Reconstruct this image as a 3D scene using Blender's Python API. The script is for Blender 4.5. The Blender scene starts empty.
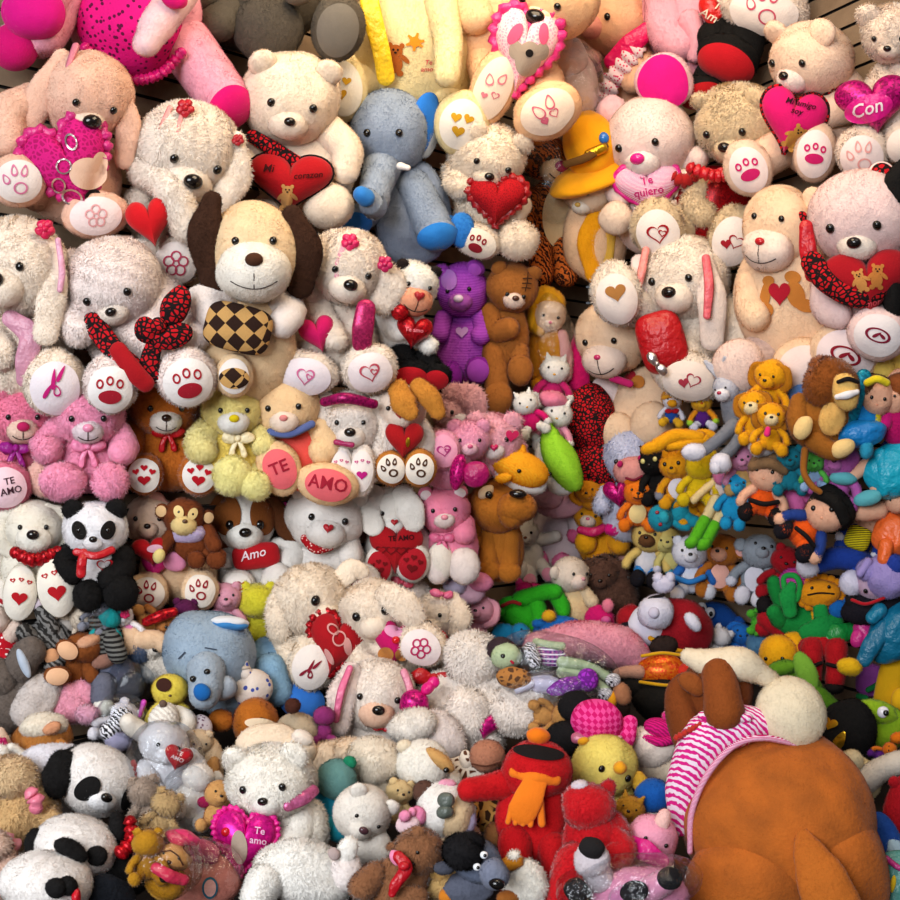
import bpy, math, random
import numpy as np
from math import sin, cos, pi, radians, sqrt
rng = np.random.default_rng(11)
SC = bpy.context.scene
COL = SC.collection
# ---------------------------------------------------------------- camera, world, lights, exposure
F = 780.0                                   # focal length in pixels of the 900 px frame
CAMZ = 1.7
cd = bpy.data.cameras.new('camera'); cam = bpy.data.objects.new('camera', cd); COL.objects.link(cam)
cd.sensor_width = 36; cd.lens = 36 * F / 900; cd.clip_start = .05
cam.location = (0, 0, CAMZ); cam.rotation_euler = (pi / 2, 0, 0); SC.camera = cam
W = bpy.data.worlds.new('world'); SC.world = W; W.use_nodes = True
W.node_tree.nodes['Background'].inputs[0].default_value = (.80, .88, 1, 1)
W.node_tree.nodes['Background'].inputs[1].default_value = .1
def area(name, loc, to, size, power, col, sy=None):
    l = bpy.data.lights.new(name, 'AREA'); l.energy = power; l.color = col; l.size = size
    if sy: l.shape = 'RECTANGLE'; l.size_y = sy
    o = bpy.data.objects.new(name, l); COL.objects.link(o); o.location = loc
    from mathutils import Vector
    o.rotation_euler = (Vector(to) - Vector(loc)).to_track_quat('-Z', 'Y').to_euler()
    return o
area('ceiling_lamp', (.15, 1.9, 3.7), (.3, 3.4, 2.4), 1.2, 29, (1, .77, .50))
area('ceiling_lamp', (1.5, .8, 3.7), (1.5, 2.8, 1.9), 1.2, 9, (1, .88, .78))
area('daylight_opening', (-1.4, -.7, 2.5), (0, 2.2, .9), 2.0, 104, (.93, .96, 1), 1.8)
SC.view_settings.view_transform = 'Standard'; SC.view_settings.look = 'None'
SC.view_settings.exposure = 0.3; SC.view_settings.gamma = 1
SC.view_settings.use_curve_mapping = False
# ---------------------------------------------------------------- materials
def lin(h, k=1.0):
    h = h.lstrip('#'); o = []
    for i in (0, 2, 4):
        c = int(h[i:i + 2], 16) / 255
        o.append((c / 12.92 if c <= .04045 else ((c + .055) / 1.055) ** 2.4) * k)
    if o[0] > .85 and o[1] > .66 and .41 < o[2] < .68: o[2] = min(o[2] * 1.13, .74)     # creams a touch less yellow
    return (*o, 1)
_M = {}
def M(kind, col, col2=None, sc=1.0):
    key = (kind, col, col2, sc)
    if key in _M: return _M[key]
    m = bpy.data.materials.new(kind + '_' + col); m.use_nodes = True
    nt = m.node_tree; N = nt.nodes; L = nt.links; b = N['Principled BSDF']
    def nd(t, **k):
        n = N.new(t)
        for a, v in k.items(): n.inputs[a].default_value = v
        return n
    tc = N.new('ShaderNodeTexCoord').outputs['Object']
    def noise(s, d=3):
        n = nd('ShaderNodeTexNoise', Scale=s, Detail=d); L.new(tc, n.inputs['Vector']); return n
    def mix(f, a, c):
        n = N.new('ShaderNodeMix'); n.data_type = 'RGBA'
        if hasattr(f, 'node'): L.new(f, n.inputs['Factor'])
        else: n.inputs['Factor'].default_value = f
        for s, v in (('A', a), ('B', c)):
            i = [q for q in n.inputs if q.name == s and q.type == 'RGBA'][0]
            if hasattr(v, 'node'): L.new(v, i)
            else: i.default_value = v
        return [q for q in n.outputs if q.type == 'RGBA'][0]
    def ramp(f, lo, hi):
        n = nd('ShaderNodeMapRange'); n.inputs['From Min'].default_value = lo; n.inputs['From Max'].default_value = hi
        L.new(f, n.inputs['Value']); return n.outputs[0]
    def bump(h, s, d=.01):
        n = nd('ShaderNodeBump', Strength=s, Distance=d); L.new(h, n.inputs['Height']); L.new(n.outputs[0], b.inputs['Normal'])
    A = lin(col); A2 = lin(col2) if col2 else tuple(min(1, c * (.94 if kind == 'shag' else .89)) for c in A[:3]) + (1,)
    b.inputs['Roughness'].default_value = .9
    b.inputs['Specular IOR Level'].default_value = .25
    if kind in ('plush', 'shag', 'felt'):
        f = ramp(noise(14 if kind != 'shag' else 40).outputs[0], .35, .7)
        L.new(mix(f, A, A2), b.inputs['Base Color'])
        b.inputs['Sheen Weight'].default_value = (.45 if kind == 'shag' else .12) * min(1, max(A[:3]) * 2.5); b.inputs['Sheen Roughness'].default_value = .45
        if kind != 'shag':
            n1 = noise(150); n2 = noise(16, 2)
            ad = nd('ShaderNodeMath'); ad.operation = 'MULTIPLY_ADD'; ad.inputs[1].default_value = 2.6
            L.new(n2.outputs[0], ad.inputs[0]); L.new(n1.outputs[0], ad.inputs[2])
            bump(ad.outputs[0], .24 if kind == 'plush' else .15, .012)
        else: bump(noise(90).outputs[0], .35, .012)
    elif kind == 'satin':
        b.inputs['Base Color'].default_value = A; b.inputs['Roughness'].default_value = .38
        b.inputs['Specular IOR Level'].default_value = .5
        bump(noise(28, 3).outputs[0], .7, .02)
    elif kind == 'plastic':
        b.inputs['Base Color'].default_value = A; b.inputs['Roughness'].default_value = .16; b.inputs['Specular IOR Level'].default_value = .6
    elif kind == 'metal':
        b.inputs['Base Color'].default_value = A; b.inputs['Metallic'].default_value = .9; b.inputs['Roughness'].default_value = .3
        bump(noise(50).outputs[0], .4)
    elif kind == 'sequin':
        v = nd('ShaderNodeTexVoronoi', Scale=150 * sc); L.new(tc, v.inputs['Vector'])
        L.new(mix(ramp(v.outputs['Color'], .1, .95), A2, A), b.inputs['Base Color'])
        b.inputs['Metallic'].default_value = .35; b.inputs['Roughness'].default_value = .3
        bump(v.outputs['Color'], .8, .012)
    elif kind == 'spots':                                             # rounded cells of col on a ground of col2
        v = nd('ShaderNodeTexVoronoi', Scale=38 * sc); v.feature = 'DISTANCE_TO_EDGE'; L.new(tc, v.inputs['Vector'])
        L.new(mix(ramp(v.outputs['Distance'], .13, .18), A2, A), b.inputs['Base Color'])
        bump(noise(120).outputs[0], .25)
    elif kind == 'dots':
        v = nd('ShaderNodeTexVoronoi', Scale=34 * sc); L.new(tc, v.inputs['Vector'])
        L.new(mix(ramp(v.outputs['Distance'], .34, .28), A2, A), b.inputs['Base Color'])
        bump(noise(120).outputs[0], .25)
    elif kind in ('stripes', 'zebra', 'tilted'):
        w = nd('ShaderNodeTexWave', Scale=16 * sc); w.inputs['Distortion'].default_value = {'stripes': .6, 'tilted': 3.0, 'zebra': 7}[kind]
        w.inputs['Detail Scale'].default_value = 2
        w.bands_direction = 'Z' if kind == 'stripes' else 'DIAGONAL'; L.new(tc, w.inputs['Vector'])
        L.new(mix(ramp(w.outputs['Fac'], .45, .58), A, A2), b.inputs['Base Color'])
        bump(noise(130).outputs[0], .3)
    elif kind == 'check':
        mp = nd('ShaderNodeMapping'); mp.inputs['Rotation'].default_value = (0, radians(45), 0); mp.inputs['Location'].default_value = (.013, .5, .013)
        L.new(tc, mp.inputs[0])
        v = nd('ShaderNodeTexChecker', Scale=26 * sc); v.inputs[1].default_value = A; v.inputs[2].default_value = A2
        mp.inputs['Scale'].default_value = (1, .02, 1)
        L.new(mp.outputs[0], v.inputs[0]); L.new(v.outputs[0], b.inputs['Base Color']); bump(noise(120).outputs[0], .25)
    elif kind == 'plaid':
        cs = []
        for d in 'XZ':
            w = nd('ShaderNodeTexWave', Scale=12 * sc); w.bands_direction = d; L.new(tc, w.inputs['Vector']); cs.append(w.outputs['Fac'])
        x = mix(ramp(cs[0], .4, .6), A, A2); L.new(mix(ramp(cs[1], .75, .85), x, (.8, .75, .85, 1)), b.inputs['Base Color'])
    elif kind == 'clear':
        N.remove(b); out = N['Material Output']
        t = N.new('ShaderNodeBsdfTransparent'); t.inputs[0].default_value = lin(col)
        g = nd('ShaderNodeBsdfGlossy', Roughness=.13); g.inputs[0].default_value = (.95, .97, 1, 1)
        mx = N.new('ShaderNodeMixShader'); fr = nd('ShaderNodeLayerWeight', Blend=.22)
        bp = nd('ShaderNodeBump', Strength=.9, Distance=.03); L.new(noise(22, 4).outputs[0], bp.inputs['Height'])
        L.new(bp.outputs[0], g.inputs['Normal']); L.new(bp.outputs[0], fr.inputs['Normal'])
        r = nd('ShaderNodeMapRange'); r.inputs['To Min'].default_value = .04; r.inputs['To Max'].default_value = .5
        L.new(fr.outputs['Facing'], r.inputs['Value']); L.new(r.outputs[0], mx.inputs[0])
        L.new(t.outputs[0], mx.inputs[1]); L.new(g.outputs[0], mx.inputs[2]); L.new(mx.outputs[0], out.inputs[0])
    _M[key] = m
    return m
# ---------------------------------------------------------------- shapes, in pixels: x right, y up, w towards the viewer
class Surf: pass
def rotm(roll, yaw, pitch):
    a, b, c = -radians(roll), radians(yaw), radians(pitch)
    Z = np.array([[cos(a), -sin(a), 0], [sin(a), cos(a), 0], [0, 0, 1]])
    Y = np.array([[cos(b), 0, sin(b)], [0, 1, 0], [-sin(b), 0, cos(b)]])
    X = np.array([[1, 0, 0], [0, cos(c), -sin(c)], [0, sin(c), cos(c)]])
    return Z @ Y @ X
_CS = {}
def csphere(n):
    if n in _CS: return _CS[n]
    t = np.tan(np.linspace(-pi / 4, pi / 4, n + 1)); vs, qs, ix = [], [], {}
    def vid(p):
        k = tuple(np.round(p, 5))
        if k not in ix: ix[k] = len(vs); vs.append(p)
        return ix[k]
    for ax in range(3):
        for sg in (-1, 1):
            for i in range(n):
                for j in range(n):
                    q = []
                    for (a, b) in ((i, j), (i + 1, j), (i + 1, j + 1), (i, j + 1)):
                        p = np.zeros(3); p[ax] = sg; p[(ax + 1) % 3] = t[a]; p[(ax + 2) % 3] = t[b]; q.append(vid(p))
                    qs.append(q if sg > 0 else q[::-1])
    V = np.array(vs); V /= np.linalg.norm(V, axis=1)[:, None]
    _CS[n] = (V, np.array(qs)); return _CS[n]
NOT = np.zeros((0, 3), int); NOQ = np.zeros((0, 4), int)
class Blob(Surf):
    def __init__(s, x, y, w, rx, ry, rw=None, roll=0, yaw=0, pitch=0, tap=0, lump=.022):
        s.c = np.array([x, -y, w], float); s.r = np.array([rx, ry, rw or .85 * min(rx, ry)], float)
        s.R = rotm(roll, yaw, pitch); s.tap = tap; s.a = lump
        s.k = rng.normal(0, 3.0, (4, 3)); s.ph = rng.uniform(0, 6.28, 4)
        D, s.Q = csphere(int(np.clip(max(rx, ry) / 2.2, 4, 16))); s.T = NOT
        s.V = s.c + s.shape(D) @ s.R.T
    def shape(s, D):
        P = D * s.r; tf = 1 - s.tap * D[:, 1]; P[:, 0] *= tf; P[:, 2] *= tf
        return P * (1 + s.a * np.sin(D @ s.k.T + s.ph).sum(1))[:, None]
    def at(s, az, el, k=1.0):
        az, el = radians(az), radians(el)
        D = np.array([[sin(az) * cos(el), sin(el), cos(az) * cos(el)]])
        return s.c + s.R @ (s.shape(D)[0] * k)
    def front(s, u, v, eps):
        ey = v / s.r[1]; ex = u / (s.r[0] * (1 - s.tap * np.clip(ey, -1, 1))); h = np.hypot(ex, ey); f = np.minimum(1, .985 / np.maximum(h, 1e-6))
        ex, ey = ex * f, ey * f
        D = np.stack([ex, ey, np.sqrt(np.maximum(0, 1 - ex**2 - ey**2))], 1)
        nn = D / s.r; nn /= np.linalg.norm(nn, axis=1)[:, None]
        return s.c + (s.shape(D) + nn * eps) @ s.R.T
blob = Blob
def outline(kind, n=44):
    t = np.linspace(0, 2 * pi, n, endpoint=False)
    if kind == 'heart':
        x = 16 * np.sin(t) ** 3; y = 13 * np.cos(t) - 5 * np.cos(2 * t) - 2 * np.cos(3 * t) - np.cos(4 * t)
        return np.stack([x, y + 1.5], 1)[::-1] / 16.5
    if kind == 'disc': return np.stack([np.cos(t), np.sin(t)], 1)
    if kind == 'pillow':
        c, s_ = np.cos(t), np.sin(t); return np.stack([np.sign(c) * abs(c) ** .55, np.sign(s_) * abs(s_) ** .55], 1)
    if kind == 'drop': return np.stack([np.cos(t) * (.75 - .3 * np.sin(t)), np.sin(t)], 1)
    if kind == 'star':
        r = np.where(np.arange(n) % (n // 5) < n // 10, 1, .55); return np.stack([np.cos(t) * r, np.sin(t) * r], 1)
    if kind == 'smile': return None
class Puff(Surf):
    def __init__(s, kind, x, y, w, rx, ry, th, roll=0, yaw=0, pitch=0):
        s.c = np.array([x, -y, w], float); s.R = rotm(roll, yaw, pitch); s.th = th
        s.o = outline(kind, 52) * (rx, ry); n = len(s.o); s.r = np.array([rx, ry, th], float)
        s.an = np.arctan2(s.o[:, 1], s.o[:, 0]); s.rad = np.hypot(s.o[:, 0], s.o[:, 1])
        i = np.argsort(s.an); s.an, s.rad = s.an[i], s.rad[i]
        rho = [.3, .55, .75, .88, .96, 1.0]
        V = [[0, 0, th]]
        for sg in (1, -1):
            for r in rho if sg > 0 else rho[:-1][::-1]:
                V += [(p[0] * r, p[1] * r, sg * th * (1 - r ** 2.3) ** .55) for p in s.o]
        V.append([0, 0, -th]); nr = 11; Q = []; T = []
        for k in range(nr - 1):
            for i in range(n):
                j = (i + 1) % n; Q.append((1 + k * n + i, 1 + (k + 1) * n + i, 1 + (k + 1) * n + j, 1 + k * n + j))
        for i in range(n):
            j = (i + 1) % n; T.append((0, 1 + i, 1 + j)); T.append((len(V) - 1, 1 + (nr - 1) * n + j, 1 + (nr - 1) * n + i))
        s.V = s.c + np.array(V, float) @ s.R.T; s.Q = np.array(Q); s.T = np.array(T)
    def front(s, u, v, eps):
        R = np.interp(np.arctan2(v, u), s.an, s.rad, period=2 * pi); r = np.clip(np.hypot(u, v) / R, 0, .97)
        return s.c + np.stack([u, v, s.th * (1 - r ** 2.3) ** .55 + eps], 1) @ s.R.T
    def edge(s, k=1.0, w=0):
        return s.c + np.concatenate([s.o * k, np.full((len(s.o), 1), w)], 1) @ s.R.T
class Limb(Surf):
    """a stuffed tube through points (x, y, w, r); flat squeezes it in depth"""
    def __init__(s, pts, flat=1.0, m=None, closed=False, wave=0, raw=False, step=None):
        P = np.array(pts, float)
        if not raw: P[:, 1] *= -1
        rm = P[:, 3].max(); m = m or int(np.clip(rm * 1.6, 6, 28)); out = []; n = len(P)
        step = step or max(1.2, rm * .3)
        for i in range(n if closed else n - 1):
            p1, p2 = P[i], P[(i + 1) % n]; p0 = P[i - 1] if (i or closed) else p1 * 2 - p2
            p3 = P[(i + 2) % n] if (i + 2 < n or closed) else p2 * 2 - p1
            k = max(1, int(np.linalg.norm(p2[:3] - p1[:3]) / step))
            for t in np.linspace(0, 1, k, endpoint=False):
                q = .5 * (2 * p1 + (p2 - p0) * t + (2 * p0 - 5 * p1 + 4 * p2 - p3) * t * t + (3 * p1 - p0 - 3 * p2 + p3) * t ** 3)
                q[3] = p1[3] + (p2[3] - p1[3]) * (3 * t * t - 2 * t ** 3); out.append(q)
        if not closed: out.append(P[-1])
        C = np.array(out)
        if wave: C[:, 3] *= 1 + wave * np.sin(np.arange(len(C)) * 2.1); C[:, 2] += wave * 1.2 * rm * np.sin(np.arange(len(C)) * 1.7)
        tg = np.roll(C[:, :3], -1, 0) - np.roll(C[:, :3], 1, 0)
        if not closed: tg[0] = C[1, :3] - C[0, :3]; tg[-1] = C[-1, :3] - C[-2, :3]
        tg /= np.linalg.norm(tg, axis=1)[:, None] + 1e-9
        if not closed:
            A = [78, 55, 30]
            pre = [np.r_[C[0, :3] - tg[0] * C[0, 3] * sin(radians(a)) * .9, C[0, 3] * cos(radians(a))] for a in A]
            suf = [np.r_[C[-1, :3] + tg[-1] * C[-1, 3] * sin(radians(a)) * .9, C[-1, 3] * cos(radians(a))] for a in A[::-1]]
            C = np.concatenate([np.array(pre), C, np.array(suf)]); tg = np.concatenate([tg[[0]] * np.ones((3, 1)), tg, tg[[-1]] * np.ones((3, 1))])
        b = np.cross(tg, [0, 0, 1.0]); ln = np.linalg.norm(b, axis=1)[:, None]; b = np.where(ln > .12, b / np.maximum(ln, 1e-6), [1.0, 0, 0])
        nn = np.cross(b, tg); nn /= np.linalg.norm(nn, axis=1)[:, None] + 1e-9
        th = np.linspace(0, 2 * pi, m, endpoint=False)
        V = C[:, None, :3] + C[:, None, 3:4] * (np.cos(th)[None, :, None] * b[:, None] + flat * np.sin(th)[None, :, None] * nn[:, None])
        K = len(C); V = V.reshape(-1, 3); Q = []
        i = np.arange(m); j = (i + 1) % m
        for k in range(K if closed else K - 1):
            a, c = k * m, ((k + 1) % K) * m
            Q.append(np.stack([a + i, a + j, c + j, c + i], 1))
        s.Q = np.concatenate(Q); s.T = NOT
        if not closed:
            e0 = C[0, :3] - tg[0] * C[0, 3] * .08; e1 = C[-1, :3] + tg[-1] * C[-1, 3] * .08
            V = np.concatenate([V, [e0, e1]]); z = len(V)
            s.T = np.concatenate([np.stack([np.full(m, z - 2), j, i], 1), np.stack([np.full(m, z - 1), (K - 1) * m + i, (K - 1) * m + j], 1)])
        # orient outwards
        q = s.Q[len(s.Q) // 2]; nrm = np.cross(V[q[1]] - V[q[0]], V[q[3]] - V[q[0]])
        if nrm @ (V[q].mean(0) - C[min(len(C) - 1, (len(s.Q) // 2) // m), :3]) < 0: s.Q = s.Q[:, ::-1]; s.T = s.T[:, ::-1]
        s.V = V
limb = Limb
# ---------------------------------------------------------------- a toy is collected in pixels, then laid on the pile and built
class Part: pass
class Toy: pass
cur = None
CELL = 5; OFF = 200; NG = (900 + 2 * OFF) // CELL
gx, gy = np.meshgrid((np.arange(NG) + .5) * CELL - OFF, (np.arange(NG) + .5) * CELL - OFF)
CORN = np.array([(588 - 450) / F * 4.0, 4.0])
A1, A2_ = radians(35), radians(55)
DL = np.array([-cos(A1), -sin(A1)]); DRT = np.array([cos(A2_), -sin(A2_)])
def wall_depth(x, d):
    k = (x - 450) / F                      # X = k Y on the ray;  C + t d
    t = (k * CORN[1] - CORN[0]) / (d[0] - k * d[1])
    return CORN[1] + t * d[1]
def heap_depth(y):
    q = .133 + (y - 450) / F
    return np.where(q > .05, 1.206 / np.maximum(q, .05), 99)
buf = np.where(gx < 588, wall_depth(gx, DL), wall_depth(gx, DRT))
wall0 = buf - .012
buf = np.minimum(buf, heap_depth(gy)); base0 = buf.copy()
def P(name, surfs, mat, parent=None, fur=None, label=None, decal=False):
    p = Part(); p.name = name; p.s = surfs if isinstance(surfs, list) else [surfs]; p.mat = mat
    p.parent = parent; p.fur = fur; p.label = label; p.decal = decal; cur.parts.append(p); return p
def T(name, label, cat, c=None, f=None, group=None, Y=None, q=.16, bw=20, dy=0):
    global cur
    E(); cur = Toy(); cur.name = name; cur.label = label; cur.cat = cat; cur.c = c; cur.f = f; cur.group = group
    cur.Y = Y; cur.q = q; cur.bw = bw; cur.parts = []; cur.dy = dy; cur.Ylim = .74; cur.wall = True
def vnormals(V, Q, T3):
    N = np.zeros_like(V)
    for fs in (Q, T3):
        if len(fs):
            a, b, c = V[fs[:, 0]], V[fs[:, 1]], V[fs[:, 2]]; d = V[fs[:, -1]]
            n = np.cross(c - a, d - b) if fs.shape[1] == 4 else np.cross(b - a, c - a)
            for k in range(fs.shape[1]): np.add.at(N, fs[:, k], n)
    return N / (np.linalg.norm(N, axis=1)[:, None] + 1e-12)
def furred(V, N, Q, ln, dens, lean=.95):
    """tapered tufts rooted all over the surface (px space)"""
    p = V[Q]; n4 = N[Q]
    ar = np.linalg.norm(np.cross(p[:, 2] - p[:, 0], p[:, 3] - p[:, 1]), axis=1) / 2
    k = rng.poisson(ar * dens); idx = np.repeat(np.arange(len(Q)), k)
    if not len(idx): return np.zeros((0, 3)), np.zeros((0, 3)), NOT
    u, v = rng.random((2, len(idx), 1))
    bl = lambda a: (a[idx, 0] * (1 - u) + a[idx, 1] * u) * (1 - v) + (a[idx, 3] * (1 - u) + a[idx, 2] * u) * v
    o, n = bl(p), bl(n4); n /= np.linalg.norm(n, axis=1)[:, None] + 1e-9
    # tufts clump: the lean follows a coarse random field plus gravity
    kf = rng.normal(0, .16, (3, 3)); fld = np.stack([np.sin(o @ kf[i] * 1.3 + i * 2) for i in range(3)], 1)
    t = fld * .8 + rng.normal(0, .6, o.shape) + np.array([0, -.55, 0]); t -= n * (t * n).sum(1)[:, None]; t /= np.linalg.norm(t, axis=1)[:, None] + 1e-9
    al = np.clip(rng.normal(lean, .22, (len(o), 1)), .2, 1.35)
    d = n * np.cos(al) + t * np.sin(al); sd = np.cross(n, t); L = ln * rng.uniform(.6, 1.25, (len(o), 1))
    wd = np.clip(ln * .17, .45, 1.0)
    a = o - sd * wd - n * .4; b = o + sd * wd - n * .4; c = o + d * L
    g = n * np.sin(al) - t * np.cos(al)                        # the tuft's own outward side
    ns = n + .28 * g + rng.normal(0, .15, n.shape); ns /= np.linalg.norm(ns, axis=1)[:, None]
    m = len(o); VV = np.stack([a, b, c], 1).reshape(-1, 3); NN = np.repeat(ns, 3, 0)
    T3 = np.arange(3 * m).reshape(-1, 3)
    fn = np.cross(b - a, c - a); flip = (fn * g).sum(1) < 0; T3[flip] = T3[flip][:, ::-1]
    return VV, NN, T3
def mkmesh(name, V, Q, T3, N, mat):
    me = bpy.data.meshes.new(name); me.vertices.add(len(V)); me.vertices.foreach_set('co', V.astype(np.float32).ravel())
    lv = np.concatenate([Q.ravel(), T3.ravel()]).astype(np.int32); nq, nt = len(Q), len(T3)
    me.loops.add(len(lv)); me.loops.foreach_set('vertex_index', lv); me.polygons.add(nq + nt)
    me.polygons.foreach_set('loop_start', np.concatenate([np.arange(nq) * 4, nq * 4 + np.arange(nt) * 3]).astype(np.int32))
    me.polygons.foreach_set('use_smooth', np.ones(nq + nt, bool))
    me.update(calc_edges=True)
    if N is not None: me.normals_split_custom_set_from_vertices(N.astype(np.float32))
    me.materials.append(mat); return me
NTOY = 0
def E():
    """lay the collected toy against what is already there and build it"""
    global cur, NTOY
    if cur is None or not cur.parts: cur = None; return
    t = cur; cur = None; NTOY += 1
    allp = np.concatenate([np.concatenate([s.V, s.V[s.Q].mean(1)] if len(s.Q) else [s.V]) for p in t.parts if not p.decal for s in p.s])
    cx = np.clip(((allp[:, 0] + OFF) / CELL).astype(int), 0, NG - 1); cy = np.clip(((-allp[:, 1] + OFF) / CELL).astype(int), 0, NG - 1)
    x0, x1, y0, y1 = allp[:, 0].min(), allp[:, 0].max(), allp[:, 1].min(), allp[:, 1].max()
    a = np.array([(x0 + x1) / 2 - 450, F, (y0 + y1) / 2 + 450]) / F; dh = a / np.linalg.norm(a)
    dd = np.stack([(allp[:, 0] - 450) / F, np.ones(len(allp)), (allp[:, 1] + 450) / F], 1); rel = (a @ dh - allp[:, 2] / F) / (dd @ dh)
    ci = cy * NG + cx; fr = np.full(NG * NG, 1e9); bk = np.full(NG * NG, -1e9)
    np.minimum.at(fr, ci, rel); np.maximum.at(bk, ci, rel); us = np.unique(ci); B_ = buf.ravel()
    Y0 = t.Y
    if Y0 is None:
        cand = B_[us] / bk[us]; Y0 = np.quantile(cand, t.q)
        cb = float(np.quantile(base0.ravel()[us] / bk[us], .12))
        d = cb - Y0
        if d > .16: Y0 = cb - (.16 + (d - .16) * (.5 if d < .5 else .17 / (d - .16) + .22))       # soft toys squash as they pile up
        Y0 = min(Y0, np.quantile(wall0.ravel()[us] / bk[us], .004))
    Y0 -= t.dy
    B_[us] = np.minimum(B_[us], Y0 * fr[us])
    C = a * Y0; CD = C @ dh; kw = Y0 / F
    def mp(V):
        d = np.stack([(V[:, 0] - 450) / F, np.ones(len(V)), (V[:, 1] + 450) / F], 1)
        return d * ((CD - V[:, 2] * kw) / (d @ dh))[:, None] + (0, 0, CAMZ)
    wp = mp(allp); root = np.array([(wp[:, 0].min() + wp[:, 0].max()) / 2, (wp[:, 1].min() + wp[:, 1].max()) / 2, wp[:, 2].min()])
    ro = None
    if len(t.parts) > 1:
        ro = bpy.data.objects.new(t.name, None); ro.empty_display_size = .05; COL.objects.link(ro); ro.location = root
    for p in t.parts:
        V, Q, T3, n = [], [], [], 0
        for s in p.s: V.append(s.V); Q.append(s.Q + n); T3.append(s.T + n); n += len(s.V)
        V = np.concatenate(V); Q = np.concatenate(Q).astype(int); T3 = np.concatenate(T3).astype(int)
        N = None; Wv = mp(V); cen = (Wv.min(0) + Wv.max(0)) / 2
        if p.fur:
            Np = vnormals(V, Q, NOT if not len(T3) else T3)
            fv, fn, ft = furred(V, Np, Q, *p.fur)
            if len(fv):
                T3 = np.concatenate([T3, ft + len(V)]); Wn = vnormals(Wv, Q, T3[:len(T3) - len(ft)])
                fw = mp(fv); U = np.cross(np.cross(dh, (0, 0, 1.0)), dh); Rr = np.cross(dh, (0, 0, 1.0)); Rr /= np.linalg.norm(Rr); U = np.cross(Rr, dh)
                fnw = fn[:, :1] * Rr + fn[:, 1:2] * U - fn[:, 2:3] * dh
                Wv = np.concatenate([Wv, fw]); N = np.concatenate([Wn, fnw])
        o = bpy.data.objects.new(p.name if ro else t.name, mkmesh(p.name, Wv - cen, Q, T3, N, p.mat)); COL.objects.link(o)
        p.o = o; p.cen = cen
        if ro:
            par = p.parent
            o.parent = par.o if par else ro; o.location = cen - (par.cen if par else root)
            if p.label: o['label'] = p.label
        else: o.location = cen; ro_ = o
    r = ro if ro else ro_
    r['label'] = t.label; r['category'] = t.cat
    if t.group: r['group'] = t.group
# ---------------------------------------------------------------- flat marks on a surface
class Mark(Surf): pass
def mark(surf, V2, Q, T3, u=0, v=0, rot=0, eps=.7):
    a = -radians(rot); c, s_ = cos(a), sin(a)
    X = V2[:, 0] * c - V2[:, 1] * s_ + u; Y = V2[:, 0] * s_ + V2[:, 1] * c + v
    m = Mark(); m.V = surf.front(X, Y, eps); m.Q, m.T = Q, T3; return m
def shape2(kind, rx, ry):
    ring = 0
    if kind[0] == 'o' and kind[1:] in ('heart', 'disc', 'drop'): kind = kind[1:]; ring = 1
    o = outline(kind, 28 if max(rx, ry) < 14 else 40) * (rx, ry); n = len(o); i = np.arange(n); j = (i + 1) % n
    if ring:
        w = min(1 - 1.5 / min(rx, ry), .8); V = np.concatenate([o * max(w, .45), o]); return V, np.stack([i, n + i, n + j, j], 1), NOT
    rs = [.3, .6, .82, 1.0]; V = np.concatenate([[[0, 0]]] + [o * r for r in rs])
    Q = np.concatenate([np.stack([1 + k * n + i, 1 + (k + 1) * n + i, 1 + (k + 1) * n + j, 1 + k * n + j], 1) for k in range(3)])
    return V, Q, np.stack([0 * i, 1 + i, 1 + j], 1)
def DC(part, kind, u, v, rx, ry, mat, name, rot=0, eps=.7, si=-1):
    V, Q, T3 = shape2(kind, rx, ry)
    return P(name, mark(part.s[si], V, Q, T3, u, v, rot, eps), mat, part if part.parent is None else part.parent, decal=True)
def DCS(part, items, mat, name, eps=.8, si=-1, parent=None):
    """several marks of one print as one mesh: (kind, u, v, rx, ry, rot)"""
    ms = []
    for (k, u, v, rx, ry, rot) in items:
        V, Q, T3 = shape2(k, rx, ry); ms.append(mark(part.s[si], V, Q, T3, u, v, rot, eps))
    return P(name, ms, mat, parent or (part if part.parent is None else part.parent), decal=True)
_TX = {}
def text2(st):
    if st in _TX: return _TX[st]
    cu = bpy.data.curves.new('lettering', 'FONT'); cu.body = st; cu.align_x = 'CENTER'; cu.align_y = 'CENTER'; cu.size = 1; cu.resolution_u = 2; cu.offset = .012
    o = bpy.data.objects.new('lettering', cu); COL.objects.link(o); bpy.context.view_layer.update()
    me = o.evaluated_get(bpy.context.evaluated_depsgraph_get()).to_mesh(); me.calc_loop_triangles()
    V = np.array([v.co[:2] for v in me.vertices]); T3 = np.array([t.vertices[:] for t in me.loop_triangles])
    o.evaluated_get(bpy.context.evaluated_depsgraph_get()).to_mesh_clear(); bpy.data.objects.remove(o); bpy.data.curves.remove(cu)
    _TX[st] = (V, T3); return _TX[st]
def TX(part, st, u, v, size, mat, rot=0, shear=0, eps=1.0, si=-1, name='lettering'):
    V, T3 = text2(st); V = V * size; V = np.stack([V[:, 0] + shear * V[:, 1], V[:, 1]], 1)
    T3 = T3 if True else T3
    return P(name, mark(part.s[si], V, NOQ, T3, u, v, rot, eps), mat, part if part.parent is None else part.parent, decal=True)
def stroke(surf, pts, w, eps=.7):
    """a thin sewn line on a surface through (u, v) points"""
    p = np.array(pts, float); d = np.gradient(p, axis=0); d /= np.linalg.norm(d, axis=1)[:, None] + 1e-9
    n = np.stack([-d[:, 1], d[:, 0]], 1) * w / 2; V2 = np.concatenate([p + n, p - n]); k = len(p); i = np.arange(k - 1)
    return mark(surf, V2, np.stack([k + i, k + i + 1, i + 1, i], 1), NOT, 0, 0, 0, eps)
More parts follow.
